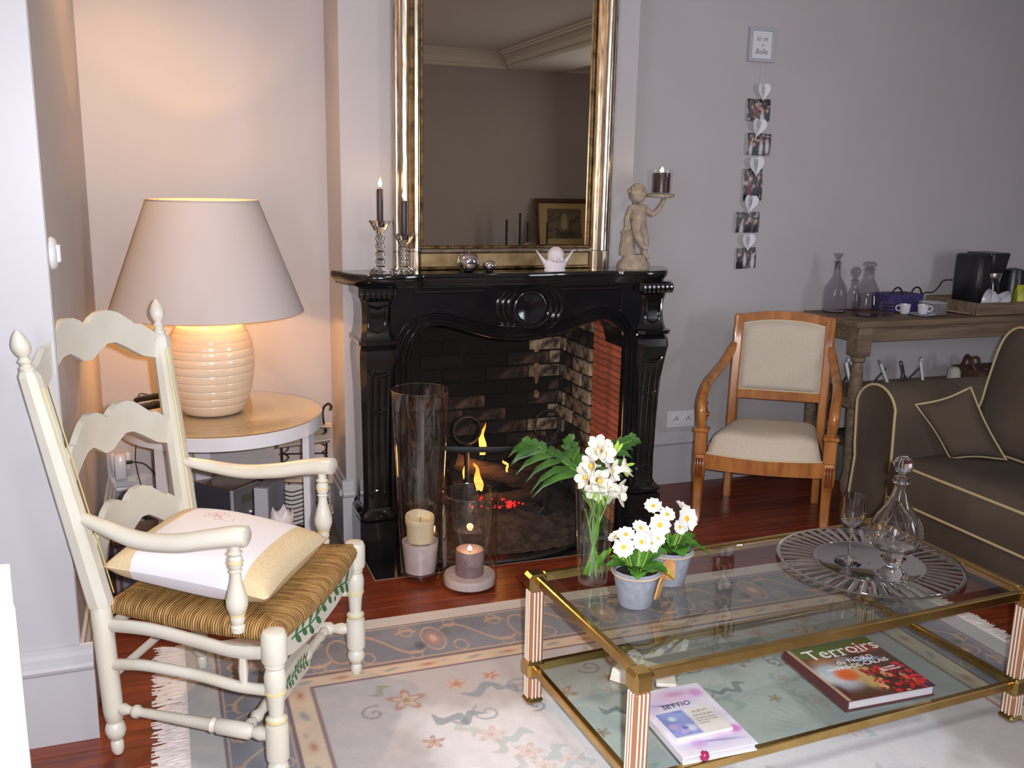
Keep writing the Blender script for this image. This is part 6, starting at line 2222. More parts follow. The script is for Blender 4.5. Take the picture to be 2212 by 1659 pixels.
# ================================================================== brass and glass coffee table
COP = mat('copper_brown_leg', S(172, 118, 84), 0.35, 0.25)
WSTR = mat('white_leg_stripe', S(226, 216, 200), 0.4)
TGT = thin_glass('table_top_glass', (0.89, 0.92, 0.90), 1.55, gain=1.5)
TGL = thin_glass('shelf_glass', (0.88, 0.93, 0.915), 1.5)
TL0 = Vector((.9115, 2.2506, .0065))
TR = R(2.88)
TLx, TLy, TH = 1.208, -.562, .396-.0065
ct = thing('coffee_table', 'two-tier brass and glass coffee table with striped legs on the rug', 'coffee table', TL0, TR)
def tl(x, y, z=0.0):                             # table-local to world
    c, s = math.cos(TR), math.sin(TR)
    return (TL0.x+c*x-s*y, TL0.y+s*x+c*y, TL0.z+z)
for (x, y) in ((0, 0), (TLx, 0), (0, TLy), (TLx, TLy)):
    b = MB()
    for z0, z1 in ((.018, .081), (.130, .340)):
        b.box((x, y, (z0+z1)/2), (.042, .042, z1-z0), b=.006)
    lg = b.obj('leg', COP, ct, smooth=False)
    b = MB()
    for z0, z1 in ((.020, .080), (.132, .339)):
        for k in (-1, 0, 1):
            for sx, sy in ((1, 0), (-1, 0), (0, 1), (0, -1)):
                px, py = (sx*.0205, k*.0105) if sx else (k*.0105, sy*.0205)
                b.tube([(x+px, y+py, z0), (x+px, y+py, z1)], .0027, 6)
    stuff(b.obj('leg_stripes', WSTR, lg))
    MB().box((x, y, .009), (.050, .050, .018), b=.008).obj('foot_cap', BRASS, lg, smooth=False)
    MB().box((x, y, .106), (.052, .052, .050), b=.008).obj('collar', BRASS, lg, smooth=False)
    MB().box((x, y, .3645), (.052, .052, .050), b=.008).obj('top_cap', BRASS, lg, smooth=False)
for zc, hh in ((.374, .026), (.106, .024)):
    for y in (0, TLy):
        MB().box((TLx/2, y, zc), (TLx-.05, .018, hh), b=.0025).obj('rail', BRASS, ct, smooth=False)
    for x in (0, TLx):
        MB().box((x, TLy/2, zc), (.018, -TLy-.05, hh), b=.0025).obj('rail', BRASS, ct, smooth=False)
def glass_plate(name, m, zt, th, bev):
    x0, x1, y0, y1 = .010, TLx-.010, TLy+.010, -.010
    r = lambda o, z: [(x0+o, y0+o, z), (x1-o, y0+o, z), (x1-o, y1-o, z), (x0+o, y1-o, z)]
    b = MB()
    b.loft([r(0, zt-th), r(0, zt-.005), r(bev, zt)])
    return b.obj(name, m, ct, smooth=False)
glass_plate('glass_top', TGT, .3895, .009, .026)
glass_plate('glass_shelf', TGL, .1162, .008, .022)
ZT = .3899                                       # top of the table, local
ZS = .1166                                       # top of the lower shelf, local

# ------------------------------------------------------------------ books on the lower shelf
BPAG = mat('book_pages', S(206, 204, 208), 0.8)
CLO = mat('book_print', (1, 1, 1), 0.22, attr='Print', coat=0.4)
def book(label, c, w, h, t, rz, covermat, fn, nx=110, ny=110, bend=0.0):
    o = thing('book', label, 'book', (c[0], c[1], TL0.z+ZS+.0003), rz)
    MB().box((0, 0, .0015), (w, h, .003), b=.001).obj('back_cover', covermat, o, smooth=False)
    MB().box((0, 0, t-.0015), (w, h, .003), b=.001).obj('front_cover', covermat, o, smooth=False)
    MB().box((-w/2+.0025, 0, t/2), (.005, h, t), b=.002).obj('spine', covermat, o, smooth=False)
    MB().box((.0, .0, t/2), (w-.010, h-.010, t-.006), b=.0008).obj('pages', BPAG, o, smooth=False)
    printed('cover_print', w-.002, h-.002, nx, ny, fn, CLO, o, lambda u, v: (u-(w-.002)/2, v-(h-.002)/2, t+.0003))
    return o
def terroirs(U, V):
    w, h = U.max(), V.max()
    u, v = U/w, V/h
    n1 = vnoise(u, v, 8, 4)
    n2 = vnoise(u, v, 26, 5)
    C = np.zeros(U.shape+(3,))
    C[:] = np.array(S(86, 56, 40))
    C = over(C, smoothstep(.72, .80, v+.04*(n1-.5))*1.0, S(92, 108, 34))
    C = over(C, smoothstep(.76, .95, v)*.45, S(56, 70, 20))
    C = over(C, np.exp(-(((u-.22)/.16)**2+((v-.68)/.07)**2)**2)*.9, S(158, 106, 62))         # board
    C = over(C, np.exp(-(((u-.80)/.22)**2+((v-.80)/.09)**2)**2)*.9, S(150, 44, 30))          # tomatoes
    C = over(C, np.exp(-(((u-.60)/.16)**2+((v-.62)/.09)**2)**2)*.9, S(52, 34, 52))
    C = over(C, np.exp(-(((u-.70)/.13)**2+((v-.60)/.035)**2)**2)*.9, S(150, 176, 206))       # bowl
    C = over(C, np.exp(-(((u-.45)/.10)**2+((v-.66)/.05)**2)**2)*.7, S(148, 140, 150))
    C = over(C, np.exp(-(((u-.20)/.24)**2+((v-.40)/.22)**2)**2)*.97, S(214, 220, 226))       # plate
    C = over(C, np.exp(-(((u-.16)/.10)**2+((v-.50)/.08)**2)**2)*.5, S(150, 184, 200))
    C = over(C, np.exp(-(((u-.46)/.12)**2+((v-.32)/.20)**2)**2)*.9, S(212, 186, 112))
    C = over(C, np.exp(-(((u-.30)/.13)**2+((v-.40)/.12)**2)**3)*1.0, S(222, 104, 40))         # tart
    C = over(C, np.exp(-(((u-.06)/.05)**2+((v-.16)/.12)**2)**2)*.8, S(86, 42, 46))
    rs_ = np.random.RandomState(3)
    C = over(C, smoothstep(.50, .56, u)*smoothstep(.46, .40, v)*.9, S(74, 34, 26))
    for _ in range(90):                                                                      # berries
        cx_, cy_ = rs_.uniform(.48, 1.0), rs_.uniform(.0, .46)
        r = rs_.uniform(.022, .042)
        d = np.hypot((u-cx_), (v-cy_))
        col = (S(206, 26, 38), S(172, 22, 34), S(138, 30, 44), S(214, 160, 108), S(190, 42, 32))[rs_.randint(5)]
        C = over(C, smoothstep(r, r*.75, d), col)
        C = over(C, smoothstep(r*.35, 0, np.hypot(u-cx_+r*.3, v-cy_-r*.3))*.6, S(236, 150, 150))
    C = over(C, smoothstep(.88, .93, u)*smoothstep(.10, .04, v)*.9, S(36, 40, 74))
    C = over(C, smoothstep(.055, .02, u)*.75, S(206, 176, 146))
    return C*(.88+.24*n2[..., None])
MAROON = mat('maroon_book_cloth', S(84, 40, 44), 0.6)
bt = book('thick hardback cookbook with a bright food cover on the lower glass shelf', (1.734, 1.904), .280, .288, .030, R(-1.5), MAROON, terroirs, 150, 150)
INKW = mat('white_print', S(232, 232, 232), 0.5)
Mb = lambda x, y, s=1.0: Matrix.Translation((x, y, .0307)) @ Matrix.Rotation(R(3), 4, 'Z')
text_mesh('title_lettering', 'Terroirs', .072, INKW, bt, Mb(-.105, .062))
# slab serifs so that the title reads as a roman face
b = MB()
for x, y, w_ in ((-.0215, .063, .018), (.003, .064, .018), (.0565, .0665, .014), (.074, .0675, .018)):
    b.box((x+.004, y+.0008, .0309), (w_, .003 if w_ > .01 else .014, .0003), rz=R(3))
stuff(b.obj('title_serifs', INKW, bt, smooth=False))
text_mesh('title_lettering', 'du NORD', .030, INKW, bt, Mb(-.045, .022), shear=.12)
text_mesh('title_lettering', 'PAS-DE-CALAIS', .026, INKW, bt, Mb(-.062, -.004))
text_mesh('title_lettering', 'LA CUISINE', .010, INKW, bt, Mb(.055, -.030))
text_mesh('title_lettering', 'DES FAMILLES', .010, INKW, bt, Mb(.055, -.042))
text_mesh('title_lettering', 'recettes', .015, INKW, bt, Mb(-.095, .000), shear=.3)
def lilac(U, V):
    w, h = U.max(), V.max()
    u, v = U/w, V/h
    n1 = vnoise(u, v, 6, 8)
    C = np.zeros(U.shape+(3,))
    C[:] = np.array(S(226, 222, 234))
    C = over(C, np.exp(-(((u-.50)/.46)**2+((v-.82)/.16)**2)**2)*.55, S(190, 176, 222))
    C = over(C, np.exp(-(((u-.58)/.34)**2+((v-.86)/.095)**2)**2)*.85, S(222, 186, 212))
    C = over(C, np.exp(-(((u-.86)/.10)**2+((v-.86)/.07)**2)**2)*.7, S(196, 132, 190))
    C = over(C, np.exp(-(((u-.58)/.16)**2+((v-.88)/.04)**2)**2)*.6, S(176, 140, 170))
    C = over(C, np.exp(-(((u-.34)/.22)**2+((v-.735+.10*(u-.3))/.020)**2)**2)*.75, S(120, 112, 168))
    C = over(C, np.exp(-(((u-.10)/.14)**2+((v-.74)/.10)**2)**2)*.5, S(190, 164, 214))
    C = over(C, np.exp(-(((u-.70)/.26)**2+((v-.22)/.07)**2)**2)*.85, S(230, 196, 212))
    C = over(C, np.exp(-(((u-.90)/.10)**2+((v-.25)/.06)**2)**2)*.9, S(206, 110, 196))
    C = over(C, np.exp(-(((u-.66)/.09)**2+((v-.245)/.025)**2)**2)*.8, S(190, 140, 136))
    C = over(C, np.exp(-(((u-.60)/.30)**2+((v-.135+.08*(u-.6))/.016)**2)**2)*.75, S(112, 102, 150))
    C = over(C, np.exp(-(((u-.32)/.11)**2+((v-.14)/.06)**2)**2)*.8, S(206, 150, 206))
    C = over(C, np.exp(-(((u-.55)/.5)**2+((v-.13)/.09)**2)**2)*.35, S(170, 164, 214))
    return C*(.94+.12*n1[..., None])
WBK = mat('white_book_board', S(222, 220, 230), 0.35, coat=0.3)
wb_ = book('white hardback with lilac flowers on the lower glass shelf', (1.173, 1.840), .202, .290, .020, R(-1), WBK, lilac)
INKD = mat('dark_ink', S(66, 54, 62), 0.5)
text_mesh('title_lettering', 'SETTIO', .026, INKD, wb_, Matrix.Translation((-.050, .050, .0206)) @ Matrix.Rotation(R(4), 4, 'Z'), shear=.2)
bl_ = thing('booklet', 'thin booklet with a blue floral picture lying on the white flowered book', 'booklet', (1.163, 1.812, TL0.z+ZS+.0003+.0206), R(1))
MB().box((0, 0, .0042), (.158, .112, .0080), b=.001).obj('body', WBK, bl_, smooth=False)
def blue(U, V):
    w, h = U.max(), V.max()
    u, v = U/w, V/h
    n1 = vnoise(u, v, 7, 18)
    C = np.zeros(U.shape+(3,))
    C[:] = np.array(S(226, 224, 220))
    pic = smoothstep(.53, .47, u+.06*(n1-.5))*smoothstep(.02, .06, v)
    C = over(C, pic, S(150, 160, 214))
    C = over(C, pic*smoothstep(.45, .7, n1)*.6, S(112, 128, 200))
    for cx_, cy_, r, col in ((.20, .72, .07, S(206, 222, 222)), (.38, .30, .10, S(212, 214, 226)), (.12, .45, .08, S(196, 166, 212)), (.22, .22, .07, S(190, 170, 214)), (.29, .33, .05, S(92, 104, 178))):
        C = over(C, pic*np.exp(-(((u-cx_)/r)**2+((v-cy_)/(r*1.4))**2)**2)*.9, col)
    C = over(C, smoothstep(.52, .56, u)*.5, S(224, 218, 204))
    return C
printed('cover_print', .154, .108, 70, 50, blue, CLO, bl_, lambda u, v: (u-.077, v-.054, .0085))
GINK = mat('soft_brown_ink', S(150, 138, 128), 0.6)
for i, (tx, sz_, x, y) in enumerate((('ALBUM', .0145, .016, .032), ('DE FLEURS', .0115, .012, .016), ('aquarelles et dessins', .0068, .010, .004), ('pour toute la famille', .0068, .010, -.006), ('et les amis', .0068, .010, -.016))):
    text_mesh('lettering', tx, sz_, GINK, bl_, Matrix.Translation((x, y, .0088)), shear=.1)
bd = thing('bookmark_bead', 'small dark pink bead hanging from the white book over the brass rail', 'bead', tl(.187, TLy-.001, .118))
MB().lathe([(.001, .0002), (.009, .003), (.012, .012), (.009, .021), (.001, .0245)], 20).obj('bead', mat('dark_pink_bead', S(156, 26, 78), 0.3, coat=.4), bd, angle=80)
MB().tube(catmull([(0, 0, .0235), (-.004, .010, .026), (-.012, .030, .012), (-.016, .045, .006)], 5), .0012, 5).obj('ribbon', mat('pale_pink_ribbon', S(206, 166, 190), 0.6), bd)
nk = thing('paper_napkin', 'folded white paper behind the nearest table leg on the lower shelf', 'paper', (1.155, 2.105, TL0.z+ZS+.0004), R(38))
b = MB()
b.prism([(-.065, 0), (.065, 0), (.058, .018), (-.050, .030)], -.045, .045, lambda u, v, w: (u, w, v))
b.obj('fold', mat('white_paper', S(222, 218, 208), 0.85, col2=S(206, 200, 184), nscale=20), nk, smooth=False)
MB().box((.030, -.075, .006), (.11, .055, .011), b=.003, rz=.5).obj('fold', MATS['white_paper'], nk, smooth=False)

# ------------------------------------------------------------------ pots with primroses
ZTW = TL0.z+ZT+.0003
LEAF = mat('primrose_leaf', S(84, 140, 44), 0.55, col2=S(52, 102, 30), nscale=26, bump=.4, bscale=120, rnd=.12)
PETW = mat('white_petal', S(222, 222, 214), 0.7)
PETY = mat('yellow_petal_eye', S(226, 176, 30), 0.6)
PETG = mat('pale_green_calyx', S(158, 186, 80), 0.6)
POTM = mat('grey_zinc_pot', S(150, 154, 164), 0.75, col2=S(134, 138, 148), nscale=60, bump=.25, bscale=160)
SOIL = mat('dark_soil', S(34, 26, 22), 1.0, bump=.8, bscale=90)
TAGW = mat('wooden_tag', S(206, 156, 96), 0.7, col2=S(184, 132, 78), nscale=30)
RAF = mat('raffia_cord', S(206, 178, 136), 0.8)
def petal_flower(parent, c, nrm, r, seed, side=False):
    """flat five-petalled primrose: notched petals, yellow eye as a sub-part"""
    r_ = random.Random(seed)
    n = Vector(nrm).normalized()
    a = n.orthogonal().normalized()
    bb2 = n.cross(a)
    b = MB()
    for k in range(5):
        th = 2*PI*k/5+r_.random()*.15
        d = a*math.cos(th)+bb2*math.sin(th)
        t = n.cross(d)
        pts = [(0.05, 0), (.35, .28), (.70, .52), (.98, .40), (.90, 0), (.98, -.40), (.70, -.52), (.35, -.28)]
        vs = [Vector(c)+d*(u*r)+t*(v*r)+n*(.18*r*(u**2)*(.6+.6*r_.random())-.02*r*abs(v)) for u, v in pts]
        m_ = Vector(c)+d*(.55*r)+n*(.02*r)
        b.add([tuple(p) for p in vs]+[tuple(m_)], [(i, (i+1) % 8, 8) for i in range(8)])
    f = b.obj('flower', PETW, parent, angle=60, recalc=False)
    b = MB()
    vs = [tuple(Vector(c)+(a*math.cos(t)+bb2*math.sin(t))*(r*(.30 if i % 2 else .20))+n*(.03*r)) for i, t in enumerate(np.linspace(0, 2*PI, 11)[:-1])]
    b.add(vs+[tuple(Vector(c)+n*(.05*r))], [(i, (i+1) % 10, 10) for i in range(10)])
    b.obj('flower_eye', PETY, f, smooth=False, recalc=False)
    return f
def broad_leaf(parent, base, tip, w, droop, m=LEAF, twist=0.0, name='leaf'):
    p0, p1 = Vector(base), Vector(tip)
    d = p1-p0
    up = Vector((0, 0, 1))
    side = d.cross(up).normalized()
    if abs(twist) > 0:
        side = (Matrix.Rotation(twist, 3, d.normalized()) @ side)
    nn = side.cross(d).normalized()
    def g(u, v):
        s = v*2-1
        wd = w*(math.sin(PI*min(1, u*.92+.05))**.75)*(1+.07*math.sin(u*26+s*3))
        q = p0+d*u+nn*(droop*math.sin(PI*u)) + side*(s*wd) + nn*(abs(s)*wd*.28-.002*math.cos(u*30)*abs(s))
        return tuple(q)
    b = MB().grid(g, 13, 7)
    return b.obj(name, m, parent, angle=80, recalc=False)
def primrose_pot(label, plabel, c, leaves, flowers, tagang, seed):
    p = thing('plant_pot', label, 'pot', (*c, ZTW))
    MB().lathe([(.0415, 0), (.0435, .002), (.060, .088), (.0625, .0885), (.0625, .097), (.060, .098), (.057, .092), (.054, .078)], 40, cap=False).obj('body', POTM, p, angle=40)
    MB().lathe([(.003, .0008), (.0415, .0006), (.042, .003), (.003, .003)], 40).obj('bottom', POTM, p)
    MB().lathe([(.057, .080), (.03, .084), (.002, .085)], 28, cap=False).obj('soil', SOIL, p)
    MB().tube([(.0632*math.cos(a), .0632*math.sin(a), .0872) for a in np.linspace(0, 2*PI, 49)[:-1]], .0017, 5, closed=True).obj('cord', RAF, p)
    a = R(tagang)
    M_ = Matrix.Translation((.066*math.cos(a), .066*math.sin(a), .064)) @ Matrix.Rotation(a+R(90), 4, 'Z') @ Matrix.Rotation(R(12), 4, 'X')
    b = MB()
    b.prism([(-.016, -.034), (.016, -.034), (.016, .016), (.008, .026), (-.008, .026), (-.016, .016)], -.002, .002, lambda u, v, w: (u, w, v))
    b.xf(M_)
    b.obj('wooden_tag', TAGW, p, smooth=False)
    o = thing('primrose', plabel, 'plant', (c[0], c[1], ZTW+.080))
    for (bx_, by_, bz_, tx_, ty_, tz_, w_, dr_, mm) in leaves:
        broad_leaf(o, (bx_, by_, bz_), (tx_, ty_, tz_), w_, dr_, mm)
    for i, (x, y, z, nx, ny, nz, r) in enumerate(flowers):
        petal_flower(o, (x, y, z), (nx, ny, nz), r, seed+i)
        MB().tube(catmull([(x*.25, y*.25, .002), (x*.7, y*.7, z*.5), (x-.003*nx, y-.003*ny, z-.003)], 4), .0016, 5).obj('flower_stalk', PETG, o)
    return p
YELL = mat('yellowing_leaf', S(186, 172, 58), 0.6)
primrose_pot('grey zinc pot with a wooden tag, nearest the table front', 'white-flowered primrose in the front grey pot', (1.083, 1.993),
    [(0, 0, .002, -.060, .035, .038, .030, .010, LEAF), (0, -.01, .002, -.035, -.072, .020, .028, .012, LEAF), (.01, 0, .002, .060, -.050, .016, .030, .012, LEAF), (.01, .01, .002, .085, .005, .050, .036, .012, LEAF), (0, .01, .002, .02, .085, .05, .034, .010, LEAF), (0, 0, .002, .010, -.065, .028, .030, .014, LEAF), (-.01, 0, .002, -.090, -.01, .034, .026, .014, LEAF), (.02, -.01, .002, .088, -.045, -.012, .022, .016, YELL)],
    [(-.050, -.020, .085, -.5, -.7, .45, .027), (-.030, .010, .105, -.3, -.4, .9, .024), (.0, -.018, .092, .0, -.75, .5, .026), (.030, -.012, .085, .4, -.7, .45, .028), (.018, .022, .112, .1, -.5, .8, .024), (-.045, .040, .090, -.6, .0, .8, .020)], -52, 100)
primrose_pot('grey zinc pot behind the front one, partly hidden by it', 'white-flowered primrose in the rear grey pot', (1.232, 2.088),
    [(0, 0, .002, .055, -.05, .035, .036, .014, LEAF), (.0, 0, .002, -.065, .03, .065, .034, .014, LEAF), (-.01, 0, .002, -.075, -.045, .030, .036, .014, LEAF), (.01, 0, .002, .080, .01, .040, .030, .012, LEAF), (0, .01, .002, -.03, .06, .075, .030, .010, LEAF), (.02, 0, .002, .105, -.045, -.005, .012, .022, LEAF), (0, -.01, .002, -.01, -.085, .025, .036, .016, LEAF), (-.01, .01, .002, -.10, .02, .055, .030, .012, LEAF)],
    [(-.058, -.040, .100, -.15, -.85, .4, .030), (.028, -.030, .105, .25, -.85, .35, .034), (-.052, .01, .135, -.3, -.5, .8, .024), (-.02, -.01, .115, 0, -.6, .7, .022), (.005, -.035, .085, .1, -.8, .5, .020), (.045, .02, .118, .4, -.3, .8, .024), (-.07, -.055, .070, -.3, -.8, .4, .020)], -120, 200)
cg = thing('cream_goblet', 'small cream ornament on a dark red foot, behind the rear grey pot', 'ornament', (1.262, 2.135, ZTW))
MB().lathe([(.024, .0004), (.026, .003), (.022, .010), (.010, .015)], 28).obj('foot', mat('dark_red_lacquer', S(96, 48, 50), 0.3, coat=.4), cg)
b = MB().lathe([(.010, .015), (.013, .03), (.017, .06), (.022, .085), (.027, .097), (.022, .098), (.012, .085)], 24)
b.obj('cup', mat('cream_ceramic', S(206, 198, 176), 0.4), cg, angle=60)

# ------------------------------------------------------------------ tall vase with freesias and a palm frond
VX, VY = 1.034, 2.147
VG = thin_glass('vase_glass', (0.955, 0.975, 0.96), 1.9, gain=1.2)
gv2 = thing('glass_vase', 'tall clear glass vase half filled with water on the glass table', 'vase', (VX, VY, ZTW))
MB().lathe([(.003, .0006), (.036, .0006), (.0385, .003), (.0405, .02), (.0545, .268), (.0525, .268), (.0385, .022), (.003, .020)], 44, cap=False).obj('wall', VG, gv2, angle=50)
RIMG = thin_glass('glass_lip', (0.9, 0.92, 0.92), 2.4, gain=1.6, rough=.05)
MB().tube([(.0538*math.cos(a), .0538*math.sin(a), .268) for a in np.linspace(0, 2*PI, 49)[:-1]], .0016, 6, closed=True).obj('lip', RIMG, gv2)
WAT = thin_glass('vase_water', (0.90, 0.96, 0.88), 1.33, gain=1.5)
MB().lathe([(.003, .0225), (.0378, .0228), (.0455, .135), (.003, .1352)], 40, cap=False).obj('water', WAT, gv2, angle=40)
STEM = mat('green_stem', S(96, 148, 44), 0.5)
PALM = mat('palm_green', S(58, 96, 30), 0.5, col2=S(36, 70, 22), nscale=20, rnd=.15)
FPET = mat('freesia_petal', S(222, 220, 206), 0.7)
FTHR = mat('freesia_throat', S(222, 182, 70), 0.6)
fr = thing('freesias', 'bunch of white freesias with green buds standing in the tall vase', 'flowers', (VX, VY, ZTW+.024))
r_ = random.Random(33)
HD = [(.012, .0, .355), (.030, -.01, .315), (-.020, -.02, .300), (.004, -.015, .300)]
for k in range(9):
    a = r_.uniform(0, 2*PI)
    b0 = (.026*math.cos(a), .026*math.sin(a), .001)
    h = HD[k % 4]
    w_ = (h[0]+r_.uniform(-.03, .045), h[1]+r_.uniform(-.015, .015), h[2]-.07-.02*(k % 3))
    mid = (-.5*b0[0], -.5*b0[1], .13)
    MB().tube(catmull([b0, mid, w_], 6), .0021, 6).obj('stem', STEM, fr)
broad_leaf(fr, (.0, -.01, .01), (.045, -.025, .075), .013, .006, mat('bright_vase_leaf', S(116, 168, 54), .5), 0.4)
broad_leaf(fr, (-.015, .0, .03), (.012, -.03, .052), .012, .005, MATS['bright_vase_leaf'], -.5)
def freesia(c, d, L_, r, seed):
    rr = random.Random(seed)
    d = Vector(d).normalized()
    a = d.orthogonal().normalized()
    b2 = d.cross(a)
    b = MB()
    base = Vector(c)-d*L_
    prof = [(0, .10), (.35, .16), (.62, .30), (.8, .46)]
    b.loft([[tuple(base+d*(L_*t)+(a*math.cos(q)+b2*math.sin(q))*(r*k)) for q in np.linspace(0, 2*PI, 13)[:-1]] for t, k in prof], cap=False)
    for k in range(6):
        th = 2*PI*k/6+rr.random()*.2
        e = a*math.cos(th)+b2*math.sin(th)
        t = d.cross(e)
        rows = []
        for u, wv in ((0, .22), (.35, .36), (.7, .36), (.95, .20), (1.08, .04)):
            p = base+d*(L_*(.74+.42*u-.16*u*u)) + e*(r*(.38+.58*u))
            rows.append([tuple(p+t*(r*wv*s)+d*(-.06*r*abs(s))) for s in (-1, -.5, 0, .5, 1)])
        vs = [p for q in rows for p in q]
        b.add(vs, [(i*5+j, i*5+j+1, (i+1)*5+j+1, (i+1)*5+j) for i in range(4) for j in range(4)])
    f = b.obj('blossom', FPET, fr, angle=80, recalc=False)
    b = MB()
    blob(b, tuple(base+d*(L_*.72)), (r*.24, r*.24, r*.24), 10, 8)
    b.obj('throat', FTHR, f)
BL = [(-.010, -.030, .372, -.5, -.75, .35), (.014, -.030, .362, .1, -.9, .3), (.003, -.012, .386, -.1, -.5, .8), (.022, -.020, .345, .5, -.8, .05), (-.028, -.030, .330, -.8, -.5, .2), (.035, -.035, .312, .5, -.8, .2), (.066, -.018, .315, .8, -.4, .5), (-.040, -.030, .300, -.9, -.35, .1), (.000, -.040, .288, -.1, -.95, .2), (.026, -.042, .272, .4, -.85, .15), (.050, -.038, .258, .6, -.7, -.1), (-.012, -.042, .262, -.3, -.85, -.2), (.030, -.036, .232, .3, -.6, -.6), (.058, -.026, .236, .8, -.4, -.2)]
for i, (x, y, z, dx, dy, dz) in enumerate(BL):
    freesia((.013+(x-.013)*1.35, y, z-.018), (dx*1.3, dy*.8, dz), .052, .031, i)
BUD = mat('pale_green_bud', S(150, 186, 70), 0.5)
for i, (x, y, z, dx, dy, dz) in enumerate(((-.008, -.036, .225, -.2, -.3, -.9), (.004, -.036, .218, .1, -.3, -.95), (.012, -.036, .228, .4, -.2, -.8), (-.016, -.034, .235, -.6, -.3, -.6), (.045, -.01, .345, .3, 0, .95), (.052, -.01, .352, .1, 0, 1), (.060, -.008, .345, .5, 0, .8), (.085, -.01, .285, .8, 0, -.3), (.090, -.01, .298, 1, 0, .1), (.078, -.012, .278, .5, 0, -.7))):
    d = Vector((dx, dy, dz)).normalized()
    p = Vector((x, y, z))
    MB().tube([p-d*.012, p-d*.004, p+d*.008, p+d*.016], [.0016, .0042, .0046, .001], 7).obj('bud', BUD, fr)
def palm(label, root, tip, sag, n, Lm, seed, spread=(1, 1)):
    rr = random.Random(seed)
    o = thing('palm_leaf', label, 'leaf', (VX, VY, ZTW+.024))
    P0, P1 = Vector(root), Vector(tip)
    spine = [Vector((.004, .012, .004)), Vector((.006, .02, .15)), P0]
    k = 10
    ext = []
    for i in range(1, k+1):
        t = i/k
        ext.append(P0.lerp(P1, t)+Vector((0, 0, sag*math.sin(PI*t))))
    pts = catmull(spine+ext[1::2]+([ext[-1]] if k % 2 else []), 5)
    MB().tube(pts, [max(.0007, .0026*(1-.75*i/len(pts))) for i in range(len(pts))], 6).obj('midrib', STEM, o)
    d = (P1-P0).normalized()
    dn = Vector((0, 0, 1))
    sd = d.cross(dn).normalized()
    up = sd.cross(d).normalized()
    for i in range(n):
        t = .06+.90*i/(n-1)
        p = P0.lerp(P1, t)+Vector((0, 0, sag*math.sin(PI*t)))
        for s in (-1, 1):
            L_ = Lm*(1.0-.55*t)*rr.uniform(.88, 1.05)*(spread[0] if s < 0 else spread[1])
            dirv = (d*.86+up*(s*(.40 if s > 0 else .46))+sd*(rr.uniform(-.22, .22))).normalized()
            w = .0115
            wv = dirv.cross(sd).normalized()
            q = [p, p+dirv*(L_*.4)+Vector((0, 0, -.004)), p+dirv*(L_*.75)+Vector((0, 0, -.020*L_/.1)), p+dirv*L_+Vector((0, 0, -.048*L_/.1))]
            ws = [w*.35, w, w*.75, w*.05]
            fold = sd*.003
            vs = []
            for pp, ww in zip(q, ws):
                vs += [tuple(pp+wv*ww-fold), tuple(pp), tuple(pp-wv*ww-fold)]
            b = MB().add(vs, [(a*3+c, a*3+c+1, (a+1)*3+c+1, (a+1)*3+c) for a in range(3) for c in range(2)])
            b.obj('leaflet', PALM, o, angle=80, recalc=False)
palm('palm frond arching out to the left of the vase in front of the fire', (-.030, .03, .262), (-.190, .02, .372), .014, 7, .150, 3, (1.0, .55))
palm('palm frond behind the freesias, its tips showing at their right', (.02, .06, .255), (.125, .05, .345), .020, 6, .085, 5)
palm('short palm spray standing upright behind the left freesias', (-.03, .05, .250), (-.058, .05, .360), .004, 5, .085, 8)

# ------------------------------------------------------------------ silver tray with decanter and wine glass
SILV = mat('polished_silver', (0.66, 0.64, 0.63), 0.10, 1.0)
TRX, TRY = 1.8412, 2.0185
tz = ZTW
sv = thing('silver_tray', 'round silver tray with a pierced radial rim on the glass table', 'tray', (TRX, TRY, tz))
MB().lathe([(.003, .0018), (.128, .0018), (.142, .0075), (.152, .0085), (.152, .0070), (.143, .0058), (.129, .0004), (.003, .0004)], 64, cap=False).obj('well', SILV, sv, angle=40)
MB().lathe([(.244, .0105), (.2535, .0115), (.2555, .010), (.2535, .0082), (.244, .0085)], 96, cap=False).obj('outer_rim', SILV, sv, angle=60)
NSP = 46
b0 = None
for k in range(NSP):
    a = 2*PI*k/NSP
    if b0 is None:
        b0 = MB().tube([(.150, 0, .0078), (.20, 0, .0100), (.246, 0, .0100)], [.0058, .0080, .0098], 6, flat=(.26, 1.0)).obj('rim_bar', SILV, sv)
    else:
        inst(b0, sv, rot=(0, 0, a))
THG = thin_glass('drinking_glass', (0.98, 0.98, 0.99), 1.5, gain=1.8)
wg = thing('wine_glass', 'stemmed clear wine glass standing on the silver tray', 'glass', (1.794, 2.049, tz+.0024))
MB().lathe([(.0005, .0005), (.036, .0004), (.037, .0022), (.022, .0045), (.007, .0085), (.0038, .016), (.0034, .060), (.0042, .078), (.0075, .084), (.0058, .089), (.012, .0945), (.024, .106), (.0335, .125), (.0365, .148), (.0362, .175), (.0350, .196), (.0338, .196), (.0350, .150), (.0320, .127), (.022, .108), (.004, .097), (.0005, .0965)], 40, cap=False).obj('goblet', CRYSTAL, wg, angle=60)
dc = thing('decanter', 'round-bellied cut glass decanter with a ball stopper on the silver tray', 'decanter', (1.838, 1.925, tz+.0024))
MB().lathe([(.0005, .0005), (.044, .0005), (.046, .004), (.038, .012), (.026, .022), (.020, .034), (.028, .046), (.034, .056), (.030, .066), (.040, .074), (.058, .088), (.0665, .108), (.0685, .130), (.064, .152), (.052, .176), (.036, .200), (.024, .226), (.0175, .252), (.0165, .268), (.024, .272), (.0195, .277), (.021, .285), (.0135, .287), (.0128, .262), (.0145, .250), (.021, .225), (.033, .199), (.049, .175), (.061, .151), (.0652, .130), (.063, .109), (.055, .090), (.036, .078), (.0006, .0775)], 44, cap=False).obj('bottle', CRYSTAL, dc, angle=60)
b = MB()
